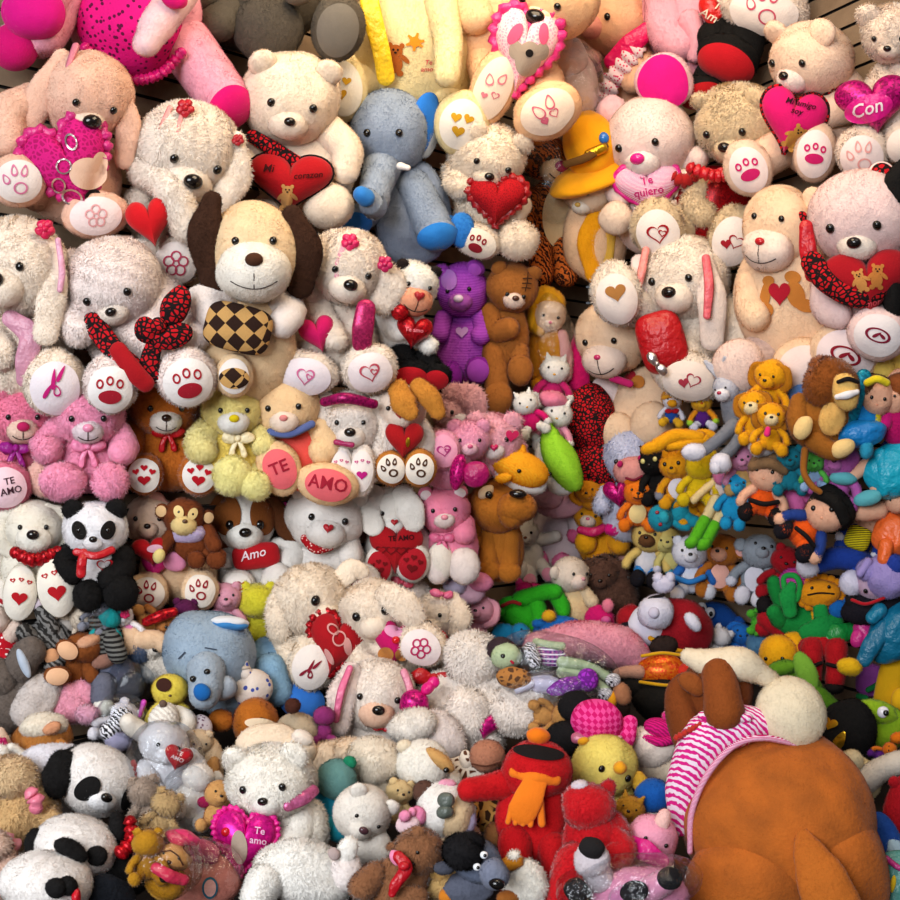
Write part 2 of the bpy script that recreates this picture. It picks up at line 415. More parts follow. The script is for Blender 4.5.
# ---------------------------------------------------------------- toy anatomy
S = (4.0, .66); S2 = (5.2, .56); SS = (3.0, .8); V_ = (1.8, .75, .85); V = V_
BLK = lambda: M('plastic', '#0b0908')
def pl(c, f=None): return M('shag' if f and f[0] > 2.5 else 'plush', c)
def tm(): return pl(cur.c, cur.f)
def B(x, y, rx, ry, roll=0, rw=None, tap=.1, c=None, f=0, name='body', w=0, mat=None):
    cur.bw = rw or .64 * min(rx, ry)
    f = cur.f if f == 0 else f
    return P(name, blob(x, y, w, rx, ry, cur.bw, roll, tap=tap), mat or pl(c or cur.c, f), fur=f)
def H(x, y, r, yaw=0, pitch=0, roll=0, asp=.9, ear='bear', ec=None, ic=None, eye=1.0, eyec='#0b0908', mz=.42, mc=None, nose='#140f0d', ns=.13,
      mouth=0, dw=0, er=.32, c=None, f=0, eaz=25, eel=8, naz=0, mel=-20, nmat='plastic', earf=0, mrx=1.0, nsh=None, epatch=None, name='head', mat=None):
    f = cur.f if f == 0 else f; c = c or cur.c; w = cur.bw * .45 + dw; ec = ec or c
    s = blob(x, y, w, r, r * asp, r * .86, roll, yaw, pitch, lump=.014)
    h = P(name, s, mat or pl(c, f), fur=f); ox = s.R
    def loc(p, u, v, z): return p + ox @ np.array([u, v, z])
    if ear == 'bear':
        for sg in (-1, 1):
            p = s.at(sg * 66, 47, 1.06); e = blob(p[0], -p[1], p[2], r * er, r * er * .95, r * er * .5, roll + sg * 38, yaw + sg * 14, pitch)
            P('ear', e, pl(ec, f), h, fur=f)
            if ic: V2, Q, T3 = shape2('disc', r * er * .66, r * er * .6); P('inner_ear', mark(e, V2, Q, T3, 0, -.02 * r, 0, (f[0] * .5 if f else 0) + .8), pl(ic), h, decal=True)
    elif ear == 'side':
        for sg in (-1, 1):
            p = s.at(sg * 84, 8, 1.12); e = blob(p[0], -p[1], p[2], r * er * .9, r * er, r * er * .45, roll, yaw + sg * 14, pitch)
            P('ear', e, pl(ec, f), h, fur=f)
            if ic: V2, Q, T3 = shape2('disc', r * er * .6, r * er * .66); P('inner_ear', mark(e, V2, Q, T3, 0, 0, 0, (f[0] * .5 if f else 0) + .8), pl(ic), h, decal=True)
    elif ear == 'bunny':
        for sg in (-1, 1):
            p = s.at(sg * 35, 68, .95); q = loc(p, sg * r * .35, r * .8, 0); z = loc(p, sg * r * .6, r * 1.3, r * .1)
            P('ear', limb([(*p, r * .18), (*q, r * .28), (*z, r * .16)], .5, raw=True), pl(ec, f), h, fur=f)
    elif ear == 'cat':
        for sg in (-1, 1):
            p = s.at(sg * 48, 50, .92); z = loc(p, sg * r * .18, r * .42, 0)
            P('ear', limb([(*p, r * .27), (*z, r * .07)], .5, raw=True), pl(ec, f), h, fur=f)
    elif ear == 'flop':
        for sg in (-1, 1):
            a = s.at(sg * 55, 55, .98); b = s.at(sg * 82, 22, 1.14); d = s.at(sg * 82, -25, 1.22); z = s.at(sg * 75, -60, 1.2)
            P('ear', limb([(*a, r * .12), (*b, r * .22), (*d, r * .27), (*z, r * .2)], .42, raw=True), pl(ec, earf or f), h, fur=earf or f)
    if epatch:
        for sg in (-1, 1):
            p = s.at(sg * eaz, eel); q = ox.T @ (p - s.c); V2, Q, T3 = shape2('disc', r * .21, r * .27)
            P('eye_patch', mark(s, V2, Q, T3, q[0], q[1], sg * 25, .8 + (f[0] * .45 if f else 0)), pl(epatch), h, decal=True)
    if mz:
        p = s.at(0, mel, .84); ms = blob(p[0], -p[1], p[2], r * mz * mrx, r * mz * .82, r * mz * .8, roll, yaw, pitch, lump=.01)
        mp_ = P('muzzle', ms, pl(mc or c, V if f else None), h, fur=V if f else None)
        if mouth:
            q = r * mz; t = np.linspace(-1, 1, 9)
            P('mouth', [stroke(ms, [(0, .3 * q), (0, -.1 * q), (0, -.45 * q)], 1.1), stroke(ms, np.stack([t * .62 * q * mrx, -.45 * q + .22 * q * t * t], 1), 1.1)], M('felt', '#3a2320'), h, decal=True)
        np_ = ms.c + ms.R @ np.array([0, ms.r[1] * .42, ms.r[2] * .92])
    else: np_ = s.at(0, mel)
    if nose:
        if nsh == 'heart': P('nose', Puff('heart', np_[0], -np_[1], np_[2] + .5, r * ns, r * ns, r * ns * .5, roll, yaw, pitch), M('satin', nose), h)
        else: P('nose', blob(np_[0], -np_[1], np_[2], r * ns, r * ns * .78, r * ns * .7, roll, yaw, pitch, lump=0), M(nmat, nose), h)
    if eye:
        k = .085 * eye * r
        for sg in (-1, 1):
            p = s.at(sg * eaz + naz, eel, 1.01 + (.3 * f[0] / r if f else 0))
            P('eye', blob(p[0], -p[1], p[2], k, k * 1.1, k * .75, roll, yaw, pitch, lump=0), M('plastic', eyec), h)
    return h
def A(*pts, c=None, f=0, name='arm', flat=.9, mat=None, parent=None):
    f = cur.f if f == 0 else f; n = len(pts); L = []
    for i, p in enumerate(pts):
        w = cur.bw * (.35 + .55 * i / max(1, n - 1)) + (p[3] if len(p) > 3 else 0); L.append((p[0], p[1], w, p[2]))
    return P(name, limb(L, flat), mat or pl(c or cur.c, f), parent, fur=f)
def deco(l, kind, dc, rx, ry, eps, roll=0, txt=None, oy=0):
    m = M('felt', dc); k = min(rx, ry); s = l.s[-1]
    if kind == 'paw': it = [('odrop', -.55 * k, .1 * k, .2 * k, .26 * k, -30), ('odrop', -.18 * k, .5 * k, .2 * k, .28 * k, -8), ('odrop', .3 * k, .48 * k, .2 * k, .28 * k, 12), ('odisc', .12 * k, -.3 * k, .33 * k, .28 * k, 0)]
    elif kind == 'pad': it = [('odisc', -.45 * k, .28 * k, .17 * k, .22 * k, 0), ('odisc', 0, .42 * k, .17 * k, .22 * k, 0), ('odisc', .45 * k, .28 * k, .17 * k, .22 * k, 0), ('disc', 0, -.3 * k, .52 * k, .3 * k, 0)]
    elif kind == 'hearts': it = [('heart', -.5 * k, .2 * k, .22 * k, .22 * k, -15), ('heart', 0, .46 * k, .24 * k, .24 * k, 0), ('heart', .5 * k, .2 * k, .22 * k, .22 * k, 15), ('heart', 0, -.35 * k, .42 * k, .36 * k, 0)]
    elif kind == 'long': it = [('oheart', -.5 * k, .45 * ry, .17 * k, .17 * k, -15), ('oheart', 0, .52 * ry, .17 * k, .17 * k, 0), ('oheart', .5 * k, .45 * ry, .17 * k, .17 * k, 15), ('heart', 0, -.2 * ry, .5 * k, .48 * k, 0)]
    elif kind == 'heart': it = [('heart', 0, 0, .45 * k, .42 * k, 0)]
    elif kind == 'oheart': it = [('oheart', 0, 0, .55 * k, .52 * k, 0), ('oheart', .2 * k, 0, .22 * k, .2 * k, 20)]
    elif kind == 'two': it = [('heart', -.25 * k, -.15 * k, .28 * k, .28 * k, -20), ('oheart', .2 * k, .05 * k, .42 * k, .4 * k, 10)]
    elif kind == 'gold': it = [('heart', -.3 * k, .25 * k, .25 * k, .25 * k, 0), ('heart', .25 * k, .3 * k, .25 * k, .25 * k, 15), ('heart', -.1 * k, -.35 * k, .3 * k, .3 * k, 0)]
    elif kind == 'drops': it = [('odrop', -.35 * k, .2 * ry, .3 * k, .36 * k, -20), ('odrop', .3 * k, .35 * ry, .28 * k, .34 * k, 15), ('heart', -.3 * k, -.3 * ry, .2 * k, .2 * k, 0), ('oheart', .25 * k, -.2 * ry, .25 * k, .25 * k, 0)]
    elif kind == 'flower': it = [('odisc', .35 * k * cos(a), .35 * k * sin(a), .26 * k, .26 * k, 0) for a in (.3, 1.56, 2.8, 4.1, 5.3)]
    elif kind == 'sprig': it = [('drop', -.3 * k, -.3 * k, .1 * k, .3 * k, 40), ('drop', 0, .1 * k, .1 * k, .4 * k, 15), ('drop', .3 * k, .25 * k, .1 * k, .34 * k, 35), ('odrop', .05 * k, -.35 * k, .18 * k, .22 * k, 0)]
    elif kind == 'logo': it = [('odisc', 0, 0, .62 * k, .34 * k, 12), ('drop', -.05 * k, .02 * k, .1 * k, .24 * k, 60), ('drop', .2 * k, -.02 * k, .1 * k, .2 * k, -50)]
    else: it = None
    if it: P('paw_print', [mark(s, *shape2(a, max(b, .8), max(c_, .8)), u, v + oy, r_, eps) for (a, u, v, b, c_, r_) in it], m, l, decal=True)
def Fo(x, y, rx, ry=None, roll=0, sole=None, de=None, dc='#b3122a', frm=None, dw=0, yaw=0, pitch=0, c=None, f=0, rw=None, txt=None, ts=.5, fr_r=None, name='leg', ss=.76):
    """a leg ending in a foot turned to the viewer, with a sole and its print"""
    ry = ry or rx; f = cur.f if f == 0 else f; c = c or cur.c; w = cur.bw * .95 + dw
    s = [blob(x, y, w, rx, ry, rw or .7 * min(rx, ry), roll, yaw, pitch, lump=.012)]
    if frm: k = fr_r or .8 * min(rx, ry); s.insert(0, limb([(frm[0], frm[1], cur.bw * .2, k), (x, y, w - .3 * k, k * .95)]))
    l = P(name, s, pl(c, f), fur=f)
    e = (f[0] * .55 if f else 0) + .6
    if sole: oy = -(.17 if f and f[0] > 3.5 else .05) * ry; V2, Q, T3 = shape2('disc', rx * ss, ry * ss); P('sole', mark(s[-1], V2, Q, T3, 0, oy, 0, e), M('felt', sole) if isinstance(sole, str) else sole, l, decal=True)
    if de: deco(l, de, dc, rx * ss, ry * ss, e + .8, oy=-(.2 if f and f[0] > 3.5 else .05) * ry)
    if txt: TX(l, txt, 0, 0, min(rx, ry) * ts, M('felt', dc), eps=e + .8)
    return l
def HT(x, y, rx, ry=None, roll=0, mat=None, th=None, dw=0, yaw=0, pitch=0, name='heart_pillow', kind='heart', frill=None, fw=.1):
    ry = ry or rx; p = P(name, Puff(kind, x, y, cur.bw * 1.25 + dw, rx, ry, th or .42 * min(rx, ry), roll, yaw, pitch), mat)
    if frill:
        e = p.s[0].edge(1.04)[::2]; P('ruffle', limb([(*q, fw * rx) for q in e], .6, closed=True, wave=.4, raw=True, m=6, step=fw * rx * .55), frill, p)
    return p
def BOW(x, y, s, roll=0, mat=None, dw=0, tails=1, name='bow', w=None, parent=None):
    w = (cur.bw * 1.15 + dw) if w is None else w; c, d = cos(radians(roll)), sin(radians(roll)); R = lambda a, b: (x + (a * c - b * d) * s, y + (a * d + b * c) * s)
    q = [blob(*R(-.6, 0), w, .6 * s, .42 * s, .3 * s, roll + 12, tap=0, lump=.05), blob(*R(.6, 0), w, .6 * s, .42 * s, .3 * s, roll - 12, lump=.05), blob(*R(0, 0), w + .15 * s, .24 * s, .26 * s, .26 * s)]
    if tails: q += [limb([(*R(0, .1), w, .15 * s), (*R(-.35, .7), w + 1, .2 * s), (*R(-.45, 1.25), w, .24 * s)], .3), limb([(*R(0, .1), w, .15 * s), (*R(.3, .7), w + 1, .2 * s), (*R(.45, 1.2), w, .24 * s)], .3)]
    return P(name, q, mat, parent)
def FL(x, y, s, mat, w, name='flower_bow', parent=None):
    return P(name, [blob(x + .55 * s * cos(a), y + .55 * s * sin(a), w, .5 * s, .5 * s, .35 * s, lump=.05) for a in np.arange(5) * 1.257 + .3] + [blob(x, y, w + .2 * s, .35 * s, .35 * s)], mat, parent)
def EAR(*pts, c=None, f=0, flat=.4, name='ear', inner=None, mat=None):
    """a long floppy ear given point by point: (x, y, r, w)"""
    f = cur.f if f == 0 else f
    return P(name, limb([(p[0], p[1], p[3] if len(p) > 3 else cur.bw * .8, p[2]) for p in pts], flat), mat or pl(c or cur.c, f), fur=f)
def LB(name, pts, mat, flat=1.0, fur=None, parent=None, wave=0, label=None):
    return P(name, limb(pts, flat, wave=wave), mat, parent, fur=fur, label=label)
def BL(name, *a, mat=None, fur=None, parent=None, label=None, **k):
    return P(name, blob(*a, **k), mat, parent, fur=fur, label=label)
def BAG(x, y, rx, ry, rw=None, w=None, roll=0, col='#f4f6f8'):
    return P('plastic_wrapper', blob(x, y, cur.bw * .6 if w is None else w, rx, ry, rw or cur.bw * 1.6, roll, lump=.035), M('clear', col), label='clear crinkled plastic wrapper')
def mini(name, label, cat, x, y, s, roll=0, c='#ffffff', b=None, l=None, a=None, ear='bear', ec=None, hair=None, belly=None, mz=.42, mc=None, pose='sit', yaw=0, pitch=0, f=V_, nose='#140f0d',
         tail=None, hand=None, eye=1.0, legs=1, arms=1, shoe=None, sole=None, asp=.9, ns=.13, dy=0, ext=None, bs=1.0, mouth=0, group=None, eyec='#0b0908', ic=None, er=.32, mrx=1.0, hroll=0, ls=1.0, mel=-20, end=1):
    """a small whole toy: head, body, two arms, two legs, turned by roll"""
    T(name, label, cat, c=c, f=f, dy=dy, group=group); b = b or c; l = l or b; a = a or c
    co, si = cos(radians(roll)), sin(radians(roll)); R = lambda u, v: (x + (u * co - v * si) * s, y + (u * si + v * co) * s)
    B(*R(0, .85), .74 * s * bs, .86 * s * bs, roll, c=b)
    if belly: DC(cur.parts[-1], 'disc', 0, -.05 * s, .5 * s * bs, .6 * s * bs, pl(belly), 'belly_patch', eps=2.0 if f else .8)
    if legs:
        for sg in (-1, 1):
            if pose == 'sit': p1, p2, r1 = R(.4 * sg * bs, 1.35 * bs), R(.85 * sg * bs, 1.7 * bs * ls), .36
            else: p1, p2, r1 = R(.36 * sg * bs, 1.4 * bs), R(.45 * sg, 2.35 * bs * ls), .32
            if shoe: P('leg', limb([(*p1, cur.bw * .1, r1 * s), (*p2, cur.bw * .8, r1 * s)]), pl(l, f), fur=f); Fo(*p2, .42 * s, .5 * s, roll, sole, c=shoe, name='shoe')
            else: Fo(*p2, .42 * s, .46 * s, roll, sole, c=l, frm=p1, fr_r=r1 * s)
    if arms:
        for sg in (-1, 1):
            p = P('arm', limb([(*R(.6 * sg, .35), cur.bw * .4, .27 * s), (*R(1.0 * sg, .75), cur.bw * .7, .25 * s), (*R(1.15 * sg, 1.15), cur.bw * .9, .27 * s)]), pl(a, f), fur=f)
            if hand: P('hand', blob(*R(1.17 * sg, 1.25), cur.bw, .3 * s, .3 * s, .26 * s), pl(hand, f), p, fur=f)
    h = H(*R(0, -.55), s, yaw, pitch, roll + hroll, asp, ear, ec=ec, mz=mz, mc=mc, nose=nose, ns=ns, eye=eye, mouth=mouth, eyec=eyec, ic=ic, er=er, mrx=mrx, mel=mel)
    if hair:
        o = h.s[0]
        P('hair', [blob(*R(0, -.78), o.c[2] - .18 * s, 1.13 * s, 1.0 * s, .95 * s, roll), limb([(*R(-.85, -.8), o.c[2] + .5 * s, .26 * s), (*R(-.1, -1.12), o.c[2] + .86 * s, .3 * s), (*R(.8, -.9), o.c[2] + .55 * s, .28 * s)])], pl(hair, f), h, fur=f)
    if tail: P('tail', limb([(*R(.5, 1.5), -.3 * s, .16 * s), (*R(1.3, 1.6), -.2 * s, .15 * s), (*R(1.7, .9), 0, .15 * s)]), pl(tail, f), fur=f)
    return R
# ---------------------------------------------------------------- the setting: slatted walls, shelves, floor, heap base
def flat(name, V, Fc, mat, kind='structure', label=None, cat=None, parent=None):
    me = bpy.data.meshes.new(name); me.from_pydata([tuple(v) for v in V], [], Fc); me.update(); me.materials.append(mat)
    o = bpy.data.objects.new(name, me); COL.objects.link(o)
    if kind: o['kind'] = kind
    if label: o['label'] = label; o['category'] = cat
    if parent: o.parent = parent
    return o
wallm = M('felt', '#86705a', '#75604c'); grm = M('felt', '#171310')
def slat_wall(name, d, L):
    n = np.array([-d[1], d[0]]); n = n if n[1] < 0 else -n       # towards the viewer
    V, Fc = [], []; z = 0.0; pr = []
    while z < 4.3: pr += [(z, 0), (z + .07, 0), (z + .07, -.014), (z + .082, -.014)]; z += .082
    for (zz, o) in pr:
        for t in (0, L): p = CORN + d * t + n * o; V.append((p[0], p[1], zz))
    for i in range(len(pr) - 1): Fc.append((2 * i, 2 * i + 1, 2 * i + 3, 2 * i + 2))
    o = flat(name, V, Fc, wallm); o.data.materials.append(grm)
    for i, p in enumerate(o.data.polygons): p.material_index = 0 if i % 4 == 0 else 1
slat_wall('wall_left', DL, 3.2); slat_wall('wall_right', DRT, 3.0)
flat('floor', [(-4, -3, 0), (5, -3, 0), (5, 5, 0), (-4, 5, 0)], [(0, 1, 2, 3)], M('felt', '#6d6258'))
pts = [CORN + DL * 2.9, CORN, CORN + DRT * 2.4, np.array([1.9, 1.35]), np.array([-1.9, 1.35])]
hz = lambda p: .72 + (p[1] - 1.7) * .133 - .12
PV = [(p[0], p[1], hz(p)) for p in pts] + [(p[0], p[1], 0) for p in pts]
flat('platform_floor', PV, [(4, 3, 2, 1, 0)] + [(i, (i + 1) % 5, 5 + (i + 1) % 5, 5 + i) for i in range(5)], M('felt', '#2a2320'))
def shelf(d, t0, t1, z, dep, label):
    n = np.array([-d[1], d[0]]); n = n if n[1] < 0 else -n
    r = bpy.data.objects.new('wall_shelf', None); COL.objects.link(r); a = CORN + d * t0; r.location = (a[0], a[1], z)
    r['label'] = label; r['category'] = 'shelf'
    def bx(name, o0, o1, z0, z1, m):
        c = [CORN + d * t + n * o - a for t in (t0, t1) for o in (o0, o1)]
        V = [(p[0], p[1], zz) for zz in (z0, z1) for p in c]
        o = flat(name, V, [(0, 1, 3, 2), (4, 6, 7, 5), (0, 4, 5, 1), (2, 3, 7, 6), (0, 2, 6, 4), (1, 5, 7, 3)], m, None, parent=r)
    bx('board', .004, dep, -.022, 0, M('felt', '#1b1917')); bx('edge_strip', dep, dep + .008, -.026, .004, M('metal', '#3a3836'))
shelf(DL, .35, 2.75, 1.50, .11, 'long black wall shelf under the row of pastel bears')
shelf(DL, 1.3, 2.75, 1.14, .2, 'black wall shelf under the panda and the white dogs')
shelf(DRT, .3, 1.6, 1.69, .12, 'black wall shelf under the yellow puppies and the maned monkey')
shelf(DRT, .3, 1.1, 1.20, .14, 'black wall shelf below the grey and brown mice')
# ---------------------------------------------------------------- colours
CR, CR2, PE, WH, PK, MG, RD, BK, TN = '#f5e6cb', '#ecd6b4', '#f4cba6', '#efebe4', '#f3a9bd', '#d8066f', '#c00c18', '#100e0e', '#d9bd94'
HMG = M('dots', '#5c0838', '#e0107c', 1.7); HRB = M('spots', '#c5101c', '#140a0c', 1.7); HRD = M('felt', '#a5091a'); RSAT = M('satin', '#c01020'); MSAT = M('satin', '#d2107a'); PSAT = M('satin', '#f08ab0')
WSAT = M('satin', '#f0e6dc'); GOLD = M('metal', '#d3a125'); MSEQ = M('sequin', '#e0188a', '#7a0848'); RSEQ = M('sequin', '#d01422', '#6c060e'); BLKM = M('felt', '#150f10'); HMB = M('spots', '#d8147a', '#140a10', 1.2)
TEDDY = 'teddy bear'
def emb_bear(part, u, v, k, col, rot=0, face=True):
    """a small embroidered bear"""
    it = [('disc', 0, -.45 * k, .42 * k, .5 * k, 0), ('disc', 0, .3 * k, .38 * k, .34 * k, 0), ('disc', -.32 * k, .6 * k, .14 * k, .14 * k, 0), ('disc', .32 * k, .6 * k, .14 * k, .14 * k, 0), ('disc', -.45 * k, -.15 * k, .14 * k, .34 * k, 40), ('disc', .5 * k, -.1 * k, .14 * k, .36 * k, -50), ('disc', -.3 * k, -.95 * k, .2 * k, .18 * k, 0), ('disc', .3 * k, -.95 * k, .2 * k, .18 * k, 0)]
    c, s_ = cos(-radians(rot)), sin(-radians(rot)); R = lambda L: [(q[0], u + q[1] * c - q[2] * s_, v + q[1] * s_ + q[2] * c, q[3], q[4], q[5] + rot) for q in L]
    DCS(part, R(it), M('felt', col), 'bear_patch', eps=1.0 + (cur.f[0] * .4 if part.fur else 0))
    if face: DCS(part, R([('disc', -.12 * k, .36 * k, .06 * k, .06 * k, 0), ('disc', .12 * k, .36 * k, .06 * k, .06 * k, 0), ('disc', 0, .2 * k, .08 * k, .06 * k, 0)]), BLKM, 'patch_face', eps=1.6 + (cur.f[0] * .4 if part.fur else 0))
# ---------------------------------------------------------------- white row
T('stuffed_dog', 'white stuffed dog at the side edge, mostly hidden behind the dog with heart soles', 'stuffed dog', '#ece2d2', V)
B(-6, 562, 24, 40); H(-8, 530, 28, 10, 6, 0, ear=None, mz=.5, ns=.2); Fo(2, 600, 11, 26, 0, '#efe6da', 'heart', '#b01424', dw=6)
T('stuffed_dog', 'white stuffed dog with a red sequin collar and long soles printed with red hearts', 'stuffed dog', '#f0e8d8', V)
B(38, 568, 36, 40); H(34, 528, 30, -2, 8, 0, .94, ear='flop', mz=.6, mc='#f2ece0', nose='#17100e', ns=.22); LB('collar', [(14, 552, 34, 6), (34, 560, 40, 7), (58, 552, 34, 6)], RSEQ, .6, wave=.15); Fo(20, 592, 17, 29, 6, '#f2eadc', 'long', '#b8101e', dw=6, frm=(26, 572), ss=.9); Fo(56, 586, 20, 31, -8, '#f2eadc', 'long', '#b8101e', dw=10, frm=(48, 568), ss=.9)
T('stuffed_panda', 'sitting black and white stuffed panda with a red ribbon and heart patch', 'stuffed panda', '#f1eef0', (2.8, .7))
b = B(96, 574, 32, 38); H(95, 530, 33, -4, 10, 0, .86, ec=BK, er=.34, mz=.34, mc='#f4f0f0', ns=.13, epatch='#15110f'); P('ribbon', [limb([(84, 552, 40, 4), (82, 562, 42, 5), (81, 574, 40, 5)], .4), limb([(76, 552, 38, 4), (96, 556, 42, 4), (112, 550, 38, 4)], .5)], M('satin', '#c01420')); DC(b, 'oheart', 8, 8, 8, 7, M('felt', '#b01420'), 'heart_patch', eps=3.4)
A((70, 555, 13), (62, 566, 14), (72, 574, 12), c=BK); A((122, 556, 13), (120, 572, 14), (108, 580, 12), c=BK); Fo(88, 596, 15, 17, c=BK, frm=(88, 584)); Fo(120, 592, 18, 19, c=BK, frm=(112, 582))
T('stuffed_dog', 'peach stuffed dog with pink-lined ears and white soles outlined in red pads', 'stuffed dog', '#f1cfa6', V)
B(178, 568, 38, 38); H(150, 520, 28, -6, 6, 0, ear=None, mz=.4, c='#f0d2ba'); EAR((156, 500, 9), (162, 515, 11), (158, 530, 8), c='#f2b4a4'); HT(154, 566, 14, 16, 8, M('satin', '#d81a7c'), 8, -2); P('bow_tie', [blob(175, 562, 34, 12, 10, 6, 15)], M('plush', '#f49ac0'))
Fo(148, 592, 21, 20, 10, '#f2e6d8', 'paw', '#98202c', dw=10, frm=(158, 580)); Fo(200, 590, 19, 21, 8, '#f2e6d8', 'paw', '#98202c', dw=10, frm=(194, 575))
T('heart_pillow', 'small red heart cushion with a lilac patch resting against the brown monkey', 'pillow', RD); cur.bw = 10
h = HT(151, 551, 20, 16, -6, M('felt', '#b80c18'), 10); DC(h, 'disc', 4, 2, 8, 4, M('felt', '#e0b0c8'), 'lilac_patch')
T('stuffed_monkey', 'brown stuffed monkey in a lilac striped shirt sitting above the white paw soles', 'stuffed monkey', '#7c3c18', (2.4, .7))
B(192, 540, 19, 22); BL('shirt', 189, 533, 4, 19, 12, 17, mat=M('stripes', '#e8e0ee', '#8a64b4', 5)); H(184, 517, 21, 4, 4, 8, .94, ear='side', er=.36, ic='#e8c08c', mz=.62, mc='#ecd08e', nose='#5a3a22', ns=.14, mel=-26, eaz=18, eel=14, epatch='#ecd08e'); A((174, 532, 7), (164, 546, 7), (160, 554, 6)); P('hand', blob(159, 556, 22, 6, 8, 5, 15), M('felt', '#e8d488')); A((206, 530, 8), (214, 545, 8)); Fo(196, 560, 9, 9, frm=(190, 552)); Fo(216, 560, 10, 9, frm=(206, 552)); LB('tail', [(208, 545, 4, 5), (222, 555, 4, 5)], M('plush', '#7c3c18'))
T('stuffed_dog', 'brown and white stuffed dog with a red pillow that reads Amo', 'stuffed dog', '#f0ebe4', V)
B(250, 566, 34, 34); h = H(244, 522, 32, 2, 12, 0, .98, ear=None, mz=.56, mc='#f2eee6', ns=.2, eye=1.7, eaz=27, eel=4); P('face_patch', [mark(h.s[0], *shape2('disc', 13, 19), -17, 10, 10, 1.6), mark(h.s[0], *shape2('disc', 13, 19), 18, 10, -10, 1.6)], M('plush', '#7a4316'), h, decal=True); EAR((222, 502, 9), (214, 524, 14), (222, 545, 10), c='#6e3a14'); EAR((272, 504, 9), (290, 528, 13), (302, 538, 9), c='#5a3014')
h = HT(256, 556, 24, 13, -8, M('felt', '#b8101c'), 9, 4, kind='pillow', name='pillow'); TX(h, 'Amo', -2, 2, 13, M('felt', '#f3d8d4'), -6, .25, eps=1.2); A((278, 548, 11), (292, 552, 14), (290, 560, 13)); A((228, 548, 10), (226, 560, 11)); Fo(238, 586, 17, 17, 0, '#f3eee8', 'two', '#b01828', dw=8, frm=(246, 575)); BOW(288, 512, 9, 60, M('plush', '#c0187c'), tails=0, dw=-10)
T('teddy_bear', 'white teddy bear with a red heart nose and dotted red scarf', TEDDY, '#ece6e0', V)
B(330, 562, 36, 40); H(324, 518, 40, 8, 10, 8, .86, er=.3, mz=.5, nose='#b41424', ns=.14, nsh='heart'); LB('scarf', [(306, 538, 34, 6), (316, 548, 38, 6), (330, 546, 36, 5)], M('dots', '#f0c0b8', '#a80c18', 3), .5); A((346, 540, 13), (350, 556, 12)); A((362, 500, 11, -20), (370, 512, 11, -18)); Fo(277, 582, 16, 20, frm=(300, 575)); Fo(360, 582, 22, 20, 14, '#f0eaea', 'two', '#b01428', dw=6, frm=(345, 574))
T('stuffed_bunny', 'white stuffed bunny with drooping ears holding a red TE AMO heart', 'stuffed bunny', '#efe9e0', V)
B(398, 548, 34, 38); H(392, 514, 28, 6, 10, 2, .98, ear=None, mz=.42, mc='#f4efe8', nose='#b81424', ns=.14, nsh='heart'); EAR((374, 494, 11, 26), (366, 512, 16, 34), (374, 526, 11, 36)); EAR((402, 494, 11, 28), (410, 510, 15, 36), (414, 522, 11, 36)); h = HT(396, 548, 28, 29, 2, M('felt', '#aa0c18'), 12, 2); TX(h, 'TE AMO', 5, 10, 7.2, M('felt', '#30050a'), -6, eps=1.2); DCS(h, [('oheart', x, -3, 6, 5, 0) for x in (-15, -5, 5, 15)], M('felt', '#700a12'), 'heart_row', eps=1.2)
Fo(379, 566, 14, 19, -6, '#b01424', 'hearts', '#70080f', dw=8, frm=(386, 552)); Fo(413, 563, 17, 20, 10, '#b01424', 'hearts', '#70080f', dw=8, frm=(408, 552)); Fo(440, 562, 13, 20, 0, dw=2, c='#efe6da')
T('teddy_bear', 'pink plush teddy bear with a white muzzle and white feet next to the brown hound', TEDDY, '#f08aa8', V)
B(452, 545, 26, 32); H(444, 510, 26, 0, 10, -4, .94, er=.3, ic='#f0e4e4', mz=.42, mc='#f3ded8', nose='#e890a0', ns=.14); A((464, 524, 11), (464, 534, 12), c='#f08aa8'); BOW(442, 538, 11, 0, M('satin', '#d8648c'), tails=1); Fo(438, 564, 13, 20, 0, c='#f0e2dc', frm=(444, 552)); Fo(464, 566, 16, 19, 0, c='#f0e2dc', frm=(460, 552))
# ---------------------------------------------------------------- pastel row
T('teddy_bear', 'deep pink teddy bear with a magenta nose and purple bow, cut by the side edge', TEDDY, '#f0809f', (3.2, .75))
B(10, 462, 36, 36); H(22, 416, 33, 2, 12, 0, .92, ear='bear', er=.3, mz=.5, mc='#f4d0bc', nose='#c01c5c', ns=.2, nmat='felt', mouth=1); BOW(16, 448, 15, 0, M('satin', '#9c1c86'), tails=1); l = Fo(6, 486, 26, 25, 0, '#f4cfd8', dw=8); TX(l, 'TE\nAMO', 4, 0, 9, M('felt', '#40202c'), -12, eps=3); A((40, 440, 11), (46, 452, 12)); Fo(46, 478, 19, 20, 0, c='#f2c0b0', dw=4)
T('teddy_bear', 'bright pink fluffy teddy bear with a satin bow and a white muzzle', TEDDY, '#f59aba', (3.6, .75))
B(88, 456, 38, 38); H(88, 416, 37, 0, 14, 0, .84, er=.3, mz=.44, mc='#ecd8dc', nose='#e890b0', ns=.15, mouth=1); BOW(88, 446, 15, 0, PSAT); A((58, 432, 15), (46, 446, 17), (48, 450, 16)); A((116, 432, 15), (124, 448, 16), (122, 452, 15)); Fo(63, 482, 23, 19, frm=(72, 474), dw=6); Fo(110, 482, 19, 19, frm=(104, 474), dw=6)
T('teddy_bear', 'orange-brown teddy bear with a red bow and paw soles of red hearts', TEDDY, '#c86e20', (3.2, .75))
